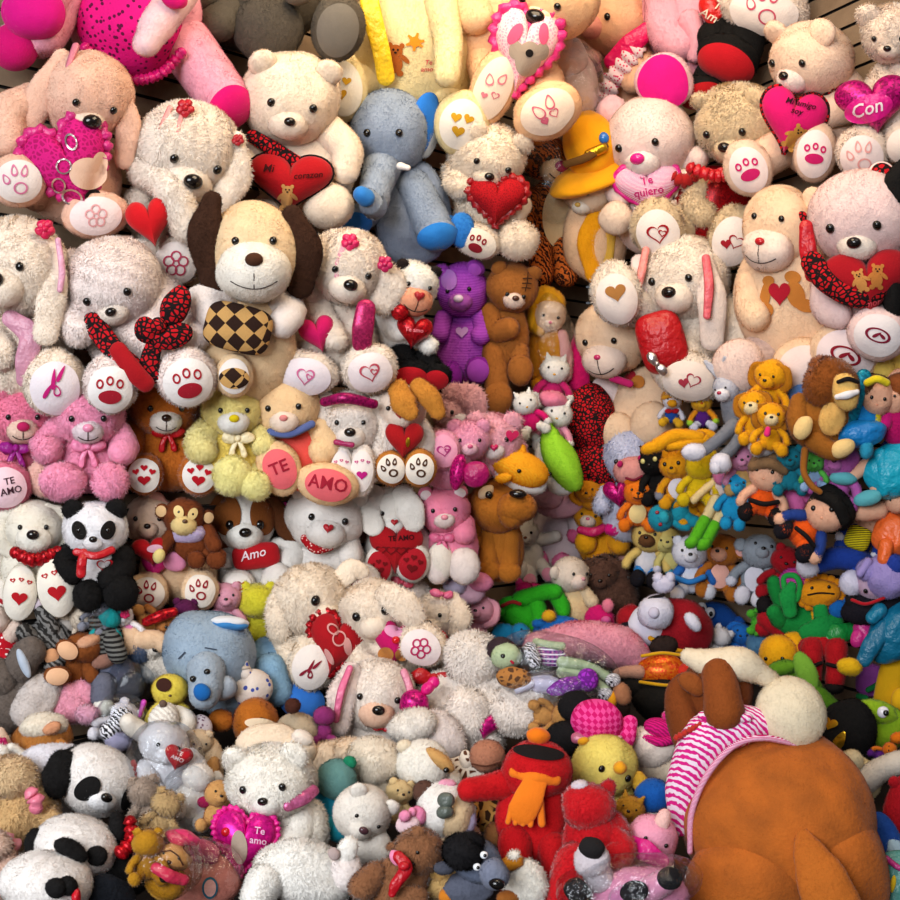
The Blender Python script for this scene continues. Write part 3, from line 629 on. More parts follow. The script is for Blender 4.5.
B(168, 452, 40, 40); H(164, 406, 36, 4, 14, 0, .88, er=.3, mz=.46, mc='#f0e6da', nose='#2a140c', ns=.14, mouth=1); BOW(168, 432, 14, 0, M('satin', '#b8101c')); Fo(144, 474, 19, 21, 0, '#f3ece4', 'hearts', '#b80c20', dw=8, frm=(152, 462)); Fo(199, 474, 20, 21, 6, '#f3ece4', 'hearts', '#b80c20', dw=8, frm=(188, 462)); A((134, 430, 13), (130, 448, 13)); A((200, 432, 12), (206, 446, 12))
T('teddy_bear', 'pale yellow teddy bear with a yellow nose and sheer white bow', TEDDY, '#f2dc78', (3.4, .75))
B(232, 456, 36, 36, c='#f0d466'); H(233, 410, 31, 2, 10, 0, .88, er=.3, mz=.5, mc='#ece8e0', nose='#e2c80c', ns=.17, nmat='felt', c='#f2e08c'); BOW(238, 438, 14, 0, M('satin', '#f4e4b0')); A((206, 432, 14), (200, 444, 17), (202, 450, 16), c='#f2e49a'); Fo(232, 476, 19, 20, c='#f2e89a', dw=6, frm=(236, 464)); Fo(256, 486, 15, 15, c='#f2e89a', dw=10, frm=(254, 470)); A((258, 432, 12), (264, 446, 12), c='#f2e49a')
T('teddy_bear', 'peach teddy bear in a coral dress, TE and AMO written on its soles', TEDDY, '#f4cf9e', V)
B(300, 454, 36, 38, mat=M('tilted', '#e8584e', '#d84840', 4), f=None, name='dress'); H(285, 406, 36, -4, 12, -4, .92, er=.3, mz=.42, mc='#f8e2c4', nose='#e08a88', ns=.12, nmat='felt'); LB('collar', [(270, 432, 30, 4), (290, 434, 36, 4), (312, 424, 30, 4)], M('felt', '#5868a0'), .5)
A((318, 428, 15), (328, 444, 17), (322, 452, 15)); Fo(279, 468, 22, 28, -22, '#ee6a72', dw=8, txt='TE', dc='#a01830', frm=(292, 470), ss=.72, ts=.75); Fo(328, 484, 32, 21, 10, '#ee6a72', dw=12, txt='AMO', dc='#a01830', frm=(312, 472), ss=.72, ts=.8)
T('stuffed_dog', 'shaggy cream stuffed dog with a sequined magenta headband and long hanging ears', 'stuffed dog', '#f6ead6', S)
B(352, 454, 32, 34); H(351, 424, 30, -2, 8, 0, 1.08, ear=None, mz=.5, ns=.2); LB('headband', [(324, 402, 40, 5), (346, 398, 48, 6), (374, 404, 40, 5)], M('sequin', '#b01466', '#640838'), .6); EAR((326, 400, 10), (318, 425, 15), (326, 450, 12)); EAR((376, 405, 10), (385, 435, 15), (382, 456, 11))
LB('collar', [(336, 442, 34, 3), (352, 445, 38, 3)], M('satin', '#a01858')); Fo(341, 470, 12, 26, 2, '#f2e8e4', 'long', '#c82080', dw=6, frm=(344, 452), f=(3, .6)); Fo(362, 470, 13, 26, 2, '#f2e8e4', 'long', '#c01880', dw=6, frm=(360, 452), f=(3, .6))
T('stuffed_bunny', 'white stuffed bunny with caramel ears, a red heart and caramel paws', 'stuffed bunny', '#efe4da', (2.4, .7))
B(404, 444, 32, 34); H(400, 408, 27, 0, 10, 0, .9, ear=None, mz=.5, nose='#b01828', ns=.18, nsh='heart', c='#f0dcc0'); EAR((398, 388, 10, 30), (404, 404, 13, 38), (410, 412, 9, 40), c='#c88430', flat=.5); EAR((418, 386, 9, 26), (430, 398, 11, 32), (438, 412, 8, 32), c='#c88430', flat=.5)
h = HT(404, 440, 20, 22, 4, M('felt', '#a80c14'), 10, 2); DC(h, 'disc', 4, -2, 2, 5, GOLD, 'gold_mark'); Fo(391, 468, 17, 18, -6, '#f0e6da', 'paw', '#4a2c1c', dw=6, c='#c47e2e', frm=(396, 455)); Fo(420, 468, 17, 19, 8, '#f0e6da', 'paw', '#4a2c1c', dw=8, c='#c47e2e', frm=(416, 455))
T('stuffed_bunny', 'pale pink shaggy stuffed bunny with its ear flopped over a white muzzle', 'stuffed bunny', '#eeb9bc', S)
B(462, 432, 26, 28); H(458, 412, 25, 14, 10, 0, .9, ear=None, mz=.5, mc='#efe6ea', nose=None, ns=.14); EAR((452, 392, 9, 24), (472, 398, 13, 30), (478, 416, 9, 28), c='#f0b4b8'); A((446, 428, 10), (440, 442, 11))
T('stuffed_bunny', 'pink fluffy stuffed bunny with an embroidered heart and magenta sequin shoes', 'stuffed bunny', '#ee9fbc', (3, .7))
B(444, 462, 28, 28); Fo(444, 450, 16, 20, -8, '#f2a6c2', 'oheart', '#b03078', dw=2, frm=(446, 446)); BL('shoe', 458, 472, 30, 8, 18, 8, roll=12, mat=MSEQ); BL('shoe', 476, 474, 30, 14, 14, 8, roll=-10, mat=M('satin', '#a81060')); H(468, 440, 22, 6, 10, 0, ear='bear', er=.34, nose='#d05a84', dw=-10, mc='#f4c4d0')
T('teddy_bear', 'pink fluffy teddy bear with little magenta hearts on face and ear', TEDDY, '#f0aebc', S)
B(500, 452, 26, 26); h = H(494, 440, 28, 0, 8, 0, .92, er=.36, mz=.4, mc='#ecdcd8', nose='#c81c5c', ns=.16, nsh='heart'); DCS(h, [('heart', 16, 6, 6, 6, 10)], M('felt', '#c8205c'), 'heart_patch', eps=3); A((476, 462, 9), (480, 474, 9)); A((520, 460, 9), (526, 470, 9))
# ---------------------------------------------------------------- big toys along the top, upper left
T('stuffed_animal', 'huge pale pink stuffed animal wearing a magenta heart-print dress, its magenta soles hanging down', 'stuffed animal', PK, V)
B(132, 12, 66, 62, c=PK)
d = BL('dress', 132, 20, 12, 56, 60, 46, mat=HMG); LB('ruffle', [(84, 46, 44, 5), (102, 68, 46, 5), (130, 80, 48, 5), (160, 74, 46, 5), (182, 52, 44, 5)], M('satin', '#c8106c'), .7, wave=.4)
A((62, -8, 26), (46, 20, 30), (40, 34, 27)); Fo(15, 46, 24, 24, 20, MG, frm=(60, 5), dw=6, c=PK, ss=.96); Fo(34, 12, 32, 27, 10, '#e00a84', frm=(70, -15), dw=18, ss=.97)
Fo(228, 104, 24, 26, -25, MG, frm=(182, 40), fr_r=27, yaw=12, pitch=30, ss=.95)
A((182, -12, 20, 20), (160, 20, 19, 28), (146, 44, 14, 32), c='#f7cfd3'); BL('cuff', 174, -1, 66, 14, 10, 8, roll=20, mat=M('felt', MG))
T('stuffed_elephant', 'large dark grey stuffed elephant with rounded soles between the pink plush and yellow bear', 'stuffed elephant', '#5b5348', V)
B(252, -6, 66, 58, c='#4c453c'); A((205, -10, 30), (222, 15, 27), (218, 22, 22), c='#5b5348')
Fo(268, 28, 36, 34, 10, c='#544c42', rw=20); Fo(338, 28, 27, 35, 8, '#6d675f', rw=18, dw=10); BL('trunk', 298, -4, 50, 14, 10, 12, mat=M('plush', '#6b6053'))
T('teddy_bear', 'big creamy yellow teddy bear with a yellow ribbon and a flower-sniffing bear on its belly', TEDDY, '#f4dfa8', V)
b = B(418, 44, 72, 84, rw=46, tap=.05)
LB('ribbon', [(366, -20, 46, 9), (372, 15, 54, 10), (381, 50, 56, 9), (386, 78, 50, 9)], M('satin', '#f2c824'), .25)
emb_bear(b, -22, -12, 18, '#a8581c', 5); DC(b, 'star', -3, 2, 9, 9, M('felt', '#f08a1c'), 'flower_patch', eps=1.8)
TX(b, 'Te\namo', 10, -22, 7, M('felt', '#c8304a'), 0, .2, eps=2)
A((440, 0, 17, 20), (448, 40, 15, 22), (447, 76, 13, 26)); Fo(342, 86, 25, 37, -8, '#f3e9d8', 'gold', '#c9961c', dw=6, frm=(372, 80)); Fo(462, 123, 28, 33, 12, '#f3e9dc', 'gold', '#c9961c', dw=14, frm=(440, 100), fr_r=22)
T('teddy_bear', 'big peach teddy bear hugging a pink crocheted heart with a grey monkey face', TEDDY, '#f5c697', V)
B(505, 20, 62, 78, rw=38); H(556, -2, 46, -25, 22, 10, c='#f5c697', ear=None, mz=.45, mc='#f7d8ac', ns=.24)
A((455, -8, 18), (470, 8, 21), (476, 18, 19))
h = HT(524, 50, 33, 50, 12, M('spots', '#f19bb2', '#f7c9cc', 2.2), 16, 4, kind='heart', frill=M('satin', '#e2307c'), fw=.17)
DCS(h, [('disc', 6, -8, 13, 18, 0), ('disc', -8, -2, 7, 9, 0), ('disc', 18, 2, 7, 9, 0)], M('felt', '#a89686'), 'monkey_patch', eps=1.2); DC(h, 'disc', -12, 14, 6, 12, M('felt', '#e0567c'), 'ear_patch', rot=20, eps=1.4); DC(h, 'disc', 16, 20, 5, 11, M('felt', '#e0567c'), 'ear_patch', rot=-10, eps=1.4); DC(h, 'disc', 6, -2, 4, 4, BLKM, 'mouth_patch', eps=2)
Fo(494, 86, 23, 43, 22, '#f4dcbc', 'drops', '#d97a88', dw=12, frm=(480, 50), fr_r=20); Fo(547, 111, 36, 28, -30, '#f4dcbc', 'drops', '#cf5f78', dw=20, frm=(540, 80), fr_r=24)
T('stuffed_pig', 'peach and pink stuffed pig in a hot pink bow and lacy collar at the top', 'stuffed pig', '#f4bd97', V)
B(632, 92, 34, 52, c='#efb48c'); h = H(610, 18, 42, -38, 8, 10, ear=None, mz=.42, mc='#eea091', nose=None, eaz=30, mel=-10)
EAR((640, -18, 12), (646, 10, 20), (634, 30, 14), c='#f2b2b4'); LB('bow', [(612, 62, 40, 9), (630, 45, 46, 11), (648, 30, 46, 9)], M('satin', '#e0125e'), .4)
LB('lace_collar', [(604, 100, 34, 8), (612, 82, 40, 10), (628, 60, 46, 9), (640, 46, 46, 8)], M('dots', '#d82a60', '#f4d6d8', 2.2), .35, wave=.25); A((626, 55, 16, 10), (640, 66, 18, 18), (632, 82, 13, 18))
A((596, 48, 12), (592, 56, 11), c='#e7b0a0')
T('stuffed_animal', 'stuffed animal sealed in a clear plastic bag beside the pink crocheted heart', 'stuffed animal', '#dcb9a4', V)
B(570, 88, 27, 44); BL('head', 566, 56, 10, 22, 20, 18, mat=M('plush', '#dcb9a4')); A((556, 70, 9), (562, 92, 9), (574, 104, 9)); BAG(572, 86, 31, 50, 36)
T('stuffed_elephant', 'round pale pink plush elephant bulging in from the top beside a magenta ear', 'stuffed elephant', '#f2aebd', V)
B(684, 14, 42, 52, rw=36); A((664, -10, 20), (668, 30, 22), (680, 44, 19)); EAR((716, -10, 16), (706, 40, 18), (698, 66, 12), c='#f0a9ba'); LB('trunk', [(690, 20, 36, 12), (697, 40, 40, 10), (694, 56, 40, 8)], M('plush', '#f2aebd'), fur=V)
T('stuffed_animal', 'black stuffed animal showing two red soles beneath a white paw', 'stuffed animal', BK, V)
B(730, 40, 34, 30); Fo(728, 58, 32, 26, 22, '#c01020', dw=4, frm=(740, 30), pitch=35, ss=.9); Fo(700, 92, 24, 18, -15, '#b10f18', frm=(712, 70), pitch=35, ss=.9); EAR((748, 30, 20), (738, 52, 24), (733, 60, 20), flat=.7)
T('balloon', 'shiny red foil balloon with cream lettering, half hidden at the top edge', 'balloon', RD)
h = P('foil', Puff('heart', 716, 14, 0, 20, 24, 12, 12), M('satin', '#cc1a16')); TX(h, 'Te\nAmo', 0, 2, 13, M('felt', '#f3dfc0'), 15, .2); LB('neck', [(706, 36, 0, 3), (702, 44, 0, 2)], M('satin', '#cc1a16'))
T('teddy_bear', 'cream stuffed bear seen only by one embroidered white paw pressing in from the top', TEDDY, '#f2dfc4', S)
B(764, -30, 44, 34); l = Fo(765, 8, 44, 27, 8, '#f1e4d2', dw=4, frm=(765, -20)); deco(l, 'paw', '#c9506a', 42, 26, 3.5)
T('teddy_bear', 'shaggy cream teddy bear at the top corner clutching a magenta sequin heart', TEDDY, '#f0dcc0', S)
B(900, 110, 42, 50); H(893, 34, 33, -12, 20, 0, er=.4, mz=.38); h = HT(874, 104, 40, 33, -8, MSEQ, 14, 6)
DC(h, 'disc', -6, -4, 25, 14, M('satin', '#e0148a'), 'oval_patch', rot=-8, eps=1); TX(h, 'Con', -7, -4, 19, M('felt', '#fbeaf2'), -8, .25, eps=2)
Fo(862, 152, 26, 26, 0, '#f1dfd0', 'paw', '#e3a3a0', dw=8); Fo(905, 142, 22, 22, 0, '#f1e2d8', dw=8); A((902, 70, 14), (915, 90, 14))
T('stuffed_tiger', 'orange striped stuffed tiger in a clear plastic bag with a magenta nose', 'stuffed tiger', '#d9772a', V, dy=.12)
B(552, 222, 27, 42, mat=M('zebra', '#d8702a', '#2a1410', 1.6)); DC(cur.parts[-1], 'disc', 6, 4, 15, 30, M('plush', '#f0cf9c'), 'belly_patch', eps=2)
h = H(546, 158, 27, 35, 8, 12, .85, ear='bear', er=.3, mz=.6, mc='#f0cf9e', nose='#b02468', ns=.28, mouth=1, mat=M('zebra', '#d8702a', '#2a1410', 1.6))
A((534, 195, 9), (530, 225, 9), (536, 246, 9), mat=M('zebra', '#d8702a', '#2a1410', 1.6)); A((572, 195, 8), (580, 220, 9), (574, 238, 8), mat=M('zebra', '#d8702a', '#2a1410', 1.6))
for x in (540, 564): P('leg', limb([(x, 245, 8, 13), (x + 2, 276, 14, 12)]), M('zebra', '#d8702a', '#2a1410', 1.6), fur=V)
BAG(551, 180, 34, 46, 38)
T('duck', 'cream plush duck under a big yellow felt hat with a golden buckle', 'duck', '#f3d9b0', V, dy=.06)
B(596, 235, 32, 50, c='#f0c8a0'); H(588, 190, 27, -30, 18, 0, .95, ear=None, mz=.4, mc='#f6ead8', nose='#d8b050', ns=.12, mel=-32)
P('hat', [blob(592, 146, 20, 30, 36, 27, -14, tap=.12), blob(590, 176, 22, 42, 11, 34, -22, pitch=25)], M('felt', '#f0a40c')); LB('hat_band', [(566, 164, 44, 4), (585, 158, 52, 4.5), (605, 146, 48, 4)], M('felt', '#6e4a1e'), .5); P('buckle', Puff('pillow', 596, 151, 50, 12, 5, 3, -22), GOLD)
BL('eye', 604, 138, 46, 5, 6, 3, mat=M('plastic', '#2a6fc0')); EAR((602, 205, 9), (590, 240, 13), (594, 274, 9), c='#f0a40c'); EAR((612, 214, 7), (606, 246, 9), (606, 270, 7), c='#f6c44c'); A((618, 195, 10), (624, 212, 9))
T('teddy_bear', 'pale peach teddy bear with a huge magenta ear and nose, holding a striped magenta heart', TEDDY, '#f4dcc8', V)
B(652, 210, 40, 45); H(650, 140, 46, -22, 14, -10, .94, ear=None, mz=.42, mc='#f6e6d6', nose='#e0208a', ns=.17)
e = BL('ear', 664, 82, 14, 29, 29, 13, mat=M('plush', '#f4c8cc'), fur=V, roll=-20, yaw=-8); DC(e, 'disc', 0, 0, 25, 26, M('felt', '#d60a80'), 'inner_ear', eps=2)
BL('ear', 612, 110, -6, 15, 15, 8, mat=M('plush', '#f4c8cc'), fur=V)
h = HT(648, 188, 34, 29, -6, M('stripes', '#f7e6ee', '#e060a0', 4.2), 14, 2); P('edging', limb([(*q, 3.4) for q in h.s[0].edge(1.0)[::2]], closed=True, raw=True, m=6, step=5, wave=.2), M('satin', '#d80e86'), h); TX(h, 'Te\nquiero', 0, 2, 11.5, M('felt', '#c81478'), -4, eps=1.4)
A((628, 170, 12), (617, 190, 14), (622, 196, 12)); Fo(616, 218, 17, 17, c='#f4dab8', dw=8, frm=(630, 215)); A((676, 168, 12), (690, 160, 14), (698, 158, 12))
T('teddy_bear', 'shaggy tan teddy bear in a shiny red dress holding a tiny doll bear', TEDDY, '#dfc6a0', S)
B(716, 210, 44, 46, mat=M('sequin', '#b01018', '#6a0610'), f=None, name='dress'); H(741, 124, 46, -28, 22, -4, .9, er=.24, mz=.4, mc='#e8d0aa', ns=.15)
A((704, 182, 13), (695, 204, 15), (704, 214, 14)); LB('collar', [(690, 168, 40, 6), (715, 176, 46, 6), (742, 172, 40, 6)], RSAT, .6, wave=.3); BOW(715, 172, 11, 0, M('satin', '#d84a50'), tails=0)
Fo(657, 228, 26, 30, -10, '#f1e6d6', 'oheart', '#a01020', dw=10, frm=(684, 226)); Fo(733, 236, 24, 31, 12, '#f1e6d6', 'two', '#a01828', dw=16, frm=(726, 220))
T('teddy_bear', 'pale peach teddy bear gazing sideways over a magenta heart pillow with an embroidered bear', TEDDY, '#f3d3ba', V)
B(812, 124, 40, 48); A((836, 78, 20), (850, 100, 21), (826, 112, 18))
H(812, 60, 46, -42, 14, 0, .86, er=.34, mz=.4, mc='#f5e0cc', ns=.13); BOW(832, 88, 12, -20, HRB, tails=0)
h = HT(792, 120, 35, 38, 14, M('felt', '#d80e6c'), 15, 6); P('edging', limb([(*q, 2.2) for q in h.s[0].edge(1.0)[::2]], closed=True, raw=True, m=6, step=4), HRB, h)
emb_bear(h, 8, -14, 15, '#c08a3c', 25); TX(h, 'Mi amigo\nsoy', 4, 14, 8.5, M('felt', '#2b0818'), 0, .25, eps=1.2)
Fo(748, 168, 24, 30, -20, '#f3e2d6', 'pad', '#c81866', dw=10, frm=(778, 150), fr_r=20); Fo(815, 152, 22, 31, 6, '#f3e2d6', 'pad', '#c81866', dw=14, frm=(822, 130))
mini('doll_bear', 'tiny cream doll bear with a red ruffled collar sitting against the red dress', TEDDY, 684, 186, 12, 5, '#f3e0c2', mz=.45, dy=0, end=0); LB('ruffle', [(672, 176, 14, 5), (684, 181, 17, 6), (696, 176, 14, 5)], M('felt', '#a81c1c'), .7, wave=.4)
# ---------------------------------------------------------------- corner
T('stuffed_dog', 'peach stuffed dog with a tiny pink nose and drooping magenta ears beside the bare slats', 'stuffed dog', '#f3d3b2', V)
B(648, 408, 40, 40); A((662, 356, 18), (672, 375, 18), (690, 388, 15), c='#f3dcc0')
H(611, 338, 37, -24, 16, -4, 1.02, ear=None, mz=.62, mc='#f6e0c6', nose='#d0306c', ns=.1, mouth=1, mel=-28)
EAR((582, 335, 8, 4), (577, 362, 13, 6), (579, 382, 11, 6), c='#c80a60'); LB('collar', [(612, 378, 30, 4), (630, 384, 34, 4)], M('felt', '#c8206c'), .6); DC(cur.parts[0], 'heart', -18, 28, 7, 8, M('felt', '#b01830'), 'heart_patch', eps=2); DC(cur.parts[0], 'disc', -9, 24, 6, 6, M('felt', '#c07830'), 'bear_patch', eps=2)
Fo(652, 424, 22, 22, dw=4, frm=(640, 415)); Fo(618, 432, 18, 20, dw=-4, frm=(630, 420))
T('stuffed_dog', 'shaggy cream stuffed dog with pink-laced ears holding a red gift bag with a silver bow', 'stuffed dog', '#f7e8cc', S)
B(688, 336, 46, 44); H(684, 278, 46, -22, 10, -6, .92, ear=None, mz=.46, ns=.17)
EAR((640, 262, 9, 20), (640, 290, 14, 26), (632, 316, 12, 20), c='#f0dccc', f=V); LB('lace', [(646, 250, 34, 4), (641, 275, 40, 4.5), (634, 300, 38, 3.5)], M('satin', '#e88a84'), .4)
EAR((704, 262, 10, 44), (712, 300, 15, 52), (712, 340, 12, 50), c='#f2e2cc', f=V); LB('lace', [(706, 258, 54, 4.5), (709, 285, 62, 5), (707, 316, 64, 4)], M('satin', '#e0606c'), .4)
A((720, 310, 20), (738, 330, 22), (744, 345, 18)); A((698, 322, 16), (688, 342, 16), (690, 352, 14))
P('gift_bag', Puff('pillow', 662, 342, 46, 24, 31, 13, -16), M('satin', '#b8101a')); BOW(657, 364, 12, 50, M('metal', '#c8c0c0'), w=64, tails=0, name='silver_bow')
l = Fo(690, 376, 34, 24, 12, '#f1e2cc', 'two', '#a83248', dw=14, frm=(700, 350)); Fo(616, 293, 25, 32, -12, '#f3e6d4', None, dw=14, frm=(650, 310)); deco(cur.parts[-2], 'heart', '#a9743c', 22, 24, 3.6)
T('pillow', 'plush pillow in black fabric printed with red hearts, standing in the wall corner', 'pillow', BK)
P('cushion', [blob(590, 418, 0, 25, 36, 20), blob(593, 468, 2, 23, 24, 18), blob(612, 470, -2, 14, 16, 12)], HRB); BL('back_panel', 604, 412, -12, 22, 34, 12, mat=M('plush', '#f0dccc'), fur=V)

T('stuffed_dog', 'peach stuffed dog with a red nose and two embroidered dogs on its belly', 'stuffed dog', '#f5d3b0', V)
b = B(800, 300, 64, 82, rw=48, tap=.02); H(780, 228, 38, -26, 6, 6, 1.16, ear=None, mz=.72, mc='#f8e2c8', nose='#c01c28', ns=.14, mouth=1, eaz=24, eel=16, mel=-32)
EAR((812, 196, 10), (820, 225, 14), (816, 250, 10), c='#f3cfae'); BOW(806, 222, 10, 60, HRB, tails=0, dw=10)
DCS(b, [('disc', -34, 4, 5, 15, 8), ('disc', -31, 19, 6, 5, 0), ('disc', -4, 5, 9, 14, -18), ('disc', -7, 22, 8, 6, 10), ('disc', 6, -6, 12, 7, 15), ('disc', 20, -6, 6, 2, -20), ('disc', -32, -10, 6, 7, 0)], M('felt', '#c47c34'), 'dog_patch', eps=2); DC(b, 'heart', -20, 6, 11, 13, M('felt', '#b0142c'), 'heart_patch', eps=2.6)
A((752, 285, 16), (752, 308, 17), (756, 318, 15)); A((838, 280, 18), (846, 305, 18))
Fo(738, 366, 26, 27, 10, c='#f4d8c0', frm=(770, 350), dw=4); Fo(806, 368, 34, 30, 20, '#f3ddcc', dw=2, frm=(800, 345)); Fo(846, 354, 38, 33, 10, '#f3e0d4', 'logo', '#8c1428', dw=16, frm=(830, 340))
T('teddy_bear', 'pale pink teddy bear with a large red heart pillow showing two tan bears', TEDDY, '#f4d6c6', V)
B(872, 282, 50, 52); H(862, 218, 56, -12, 20, -4, .9, er=.25, mz=.38, mc='#f7e8da', ns=.14, ear=None)
e = BL('ear', 882, 174, 26, 14, 13, 6, mat=M('plush', '#f4d6c6'), roll=10); DC(e, 'disc', 0, 0, 12, 11, HRB, 'inner_ear', eps=1)
LB('scarf', [(812, 262, 46, 12), (828, 282, 54, 12), (860, 296, 56, 12), (892, 276, 50, 12), (915, 255, 46, 12)], HRB, .6); LB('ribbon', [(806, 226, 34, 7), (808, 250, 36, 9), (812, 276, 34, 7)], RSAT, .4)
h = HT(868, 282, 47, 38, -6, HRD, 18, 6); emb_bear(h, -8, 4, 13, '#c98a48', -12); emb_bear(h, 10, 7, 14, '#b97434', 10); TX(h, 'Amor', 0, -22, 9, M('felt', '#e85060'), -8, .3, eps=1.5)
A((826, 280, 15), (826, 308, 15), (840, 316, 14)); Fo(878, 334, 31, 27, 6, '#ece2e2', 'logo', '#7c1430', dw=18, frm=(880, 310))
T('stuffed_animal', 'black plush bulging in at the side edge over the red heart pillow', 'stuffed animal', BK, V)
B(906, 292, 24, 40); A((905, 170, 12), (896, 184, 13), (902, 196, 10)); BL('paw', 893, 300, 16, 10, 26, 12, mat=M('plush', BK), fur=V)
# ---------------------------------------------------------------- upper left rows
T('stuffed_dog', 'peach stuffed dog with long ears hugging a ruffled magenta heart that shows a sheep', 'stuffed dog', '#f1c3aa', V)
B(72, 175, 50, 50); H(88, 96, 46, 14, 24, 12, 1.0, ear=None, mz=.42, mc='#f6dcbc', ns=.22)
EAR((62, 58, 10), (44, 92, 17), (28, 124, 13)); EAR((122, 92, 8), (128, 125, 13), (124, 160, 10)); LB('lace', [(76, 46, 34, 4), (70, 62, 40, 3.5), (64, 86, 44, 3)], M('satin', '#d87c8c'), .5)
A((32, 100, 18), (8, 115, 22), (8, 140, 20)); h = HT(70, 166, 44, 54, -22, M('spots', '#a80c5c', '#d01878', 1.8), 20, 4, frill=M('satin', '#d0287c'), fw=.13)
DCS(h, [('disc', 14, -14, 19, 16, 25), ('disc', 28, -10, 8, 13, 30)], M('felt', '#f0c8ae'), 'sheep_patch', eps=1.2); [DC(h, k, u, v, a, b, M('metal', '#d8c4c0'), 'silver_letter', rot=r, eps=1.6) for (k, u, v, a, b, r) in (('odisc', -6, 2, 8, 8, 0), ('odisc', -18, -14, 7, 8, 0), ('odisc', -10, -30, 11, 8, 40), ('odisc', 10, 22, 6, 9, 0))]; DC(h, 'disc', 10, -36, 8, 6, BLKM, 'sheep_nose', eps=2)
Fo(18, 180, 30, 27, 0, '#efe2da', 'paw', '#d8789c', dw=14, frm=(40, 190)); Fo(96, 215, 34, 24, -5, '#f3dfd0', 'flower', '#e0a0a0', dw=12, frm=(90, 200))
T('stuffed_dog', 'shaggy cream stuffed dog with a red flower bow, hugging a plain red heart', 'stuffed dog', CR, S)
B(178, 228, 46, 48); H(186, 152, 54, 16, 22, 14, .96, ear=None, mz=.5, ns=.19, eaz=24)
EAR((236, 140, 10, 30), (234, 180, 16, 36), (208, 218, 9, 40)); FL(185, 108, 9, M('satin', '#b81828'), 52); FL(238, 140, 6, M('satin', '#a81828'), 40)
LB('lace', [(170, 108, 44, 3), (161, 130, 52, 3), (162, 148, 54, 2.5)], M('satin', '#eb9a96'), .4); LB('lace', [(182, 112, 50, 2.5), (178, 132, 58, 2.5), (176, 146, 58, 2)], M('satin', '#eb9a96'), .4)
h = HT(150, 222, 24, 28, -12, M('felt', '#cc0e1a'), 16, 22); A((146, 168, 20, 14), (172, 190, 18, 34), (186, 228, 15, 36)); A((140, 200, 15), (136, 216, 15)); Fo(176, 258, 26, 26, 0, '#f0e4dc', 'flower', '#b8405c', dw=6, frm=(180, 240)); Fo(146, 258, 18, 18, dw=10)
T('teddy_bear', 'cream teddy bear with a heart-print scarf holding a red heart that shows a small bear', TEDDY, '#f6e3c2', V)
B(306, 172, 48, 52); H(290, 98, 50, 4, 20, 8, .96, er=.29, mz=.42, mc='#f6e4c6', ns=.12, f=(2.4, .7)); LB('scarf', [(252, 136, 34, 7), (272, 148, 44, 8), (296, 162, 44, 7)], HRB, .5)
h = HT(290, 182, 44, 34, 4, M('felt', '#ad0a16'), 18, 4); P('edging', limb([(*q, 1.6) for q in h.s[0].edge(1.0)[::2]], closed=True, raw=True, m=6, step=4), BLKM, h); emb_bear(h, -2, -13, 14, '#c99254'); TX(h, 'Mi', -22, 12, 11, M('felt', '#3a0408'), 0, .2, eps=1.4); TX(h, 'corazon', 18, 8, 9, M('felt', '#3a0408'), -8, .2, eps=1.4)
A((326, 130, 18), (346, 150, 17), (345, 172, 14)); Fo(328, 206, 25, 24, 0, dw=2, frm=(320, 190)); Fo(262, 216, 20, 18, frm=(270, 205)); A((262, 140, 14), (250, 165, 14))
T('stuffed_elephant', 'grey stuffed elephant with bright blue soles and blue-lined ears and a curling trunk', 'stuffed elephant', '#8f9db2', V)
B(412, 212, 38, 54, c='#8793a8'); h = H(390, 132, 41, -12, 4, 0, 1.02, ear=None, mz=0, nose=None, eaz=23, eel=2, eye=1.1)
LB('trunk', [(383, 166, 26, 19), (376, 186, 46, 16), (374, 206, 66, 14), (368, 198, 76, 10)], M('plush', '#95a2b5'), fur=V); LB('trunk_tip', [(366, 198, 83, 9.5), (361, 194, 87, 8.5)], M('felt', '#2f7fd0'))
e = BL('ear', 424, 124, 20, 17, 32, 6, roll=12, yaw=35, mat=M('felt', '#2172d0')); BL('ear_back', 428, 128, 15, 15, 31, 6, roll=12, yaw=35, mat=M('plush', '#c3cbd4'), fur=V)
LB('tusk', [(400, 166, 46, 4), (408, 168, 48, 3)], M('felt', '#f0e8e4')); Fo(437, 234, 20, 17, -12, '#2d86dc', dw=10, frm=(412, 185), fr_r=20, ss=.98, pitch=35); Fo(462, 230, 13, 18, 0, c='#2d80d4', dw=4, frm=(446, 225)); Fo(352, 222, 19, 15, 0, '#2d7cd4', frm=(378, 208), fr_r=14, pitch=35, ss=.98)
T('teddy_bear', 'shaggy cream teddy bear with a ruffled red knitted heart below the yellow bear paws', TEDDY, '#f5e2c0', S)
B(490, 205, 36, 44); H(487, 157, 38, 14, 22, 16, .94, er=.32, mz=.4, ns=.14)
h = HT(497, 200, 29, 28, 4, M('spots', '#8c0612', '#b00c18', 3), 14, 4, frill=M('satin', '#9c0c14'), fw=.14); A((468, 178, 15), (456, 176, 17), (462, 184, 16)); A((520, 205, 12), (510, 222, 11), (508, 238, 10), f=V)
Fo(478, 240, 24, 17, 20, '#ece0d0', 'pad', '#8c1424', dw=4, frm=(484, 225)); Fo(518, 240, 20, 20, dw=0, frm=(505, 225))
T('stuffed_dog', 'shaggy cream stuffed dog at the side edge with a hot pink flower and pink ribbon', 'stuffed dog', '#f7e6c8', S)
B(20, 352, 52, 54); H(16, 268, 52, -24, 8, 4, 1.0, ear=None, mz=.5, ns=.2)
EAR((46, 246, 11, 44), (52, 285, 16, 50), (46, 334, 13, 52), f=(3, .6)); FL(45, 229, 10, M('satin', '#d0184c'), 54); LB('lace', [(58, 240, 56, 3), (62, 270, 60, 3.5), (60, 290, 60, 3)], M('satin', '#e0a0b8'), .4)
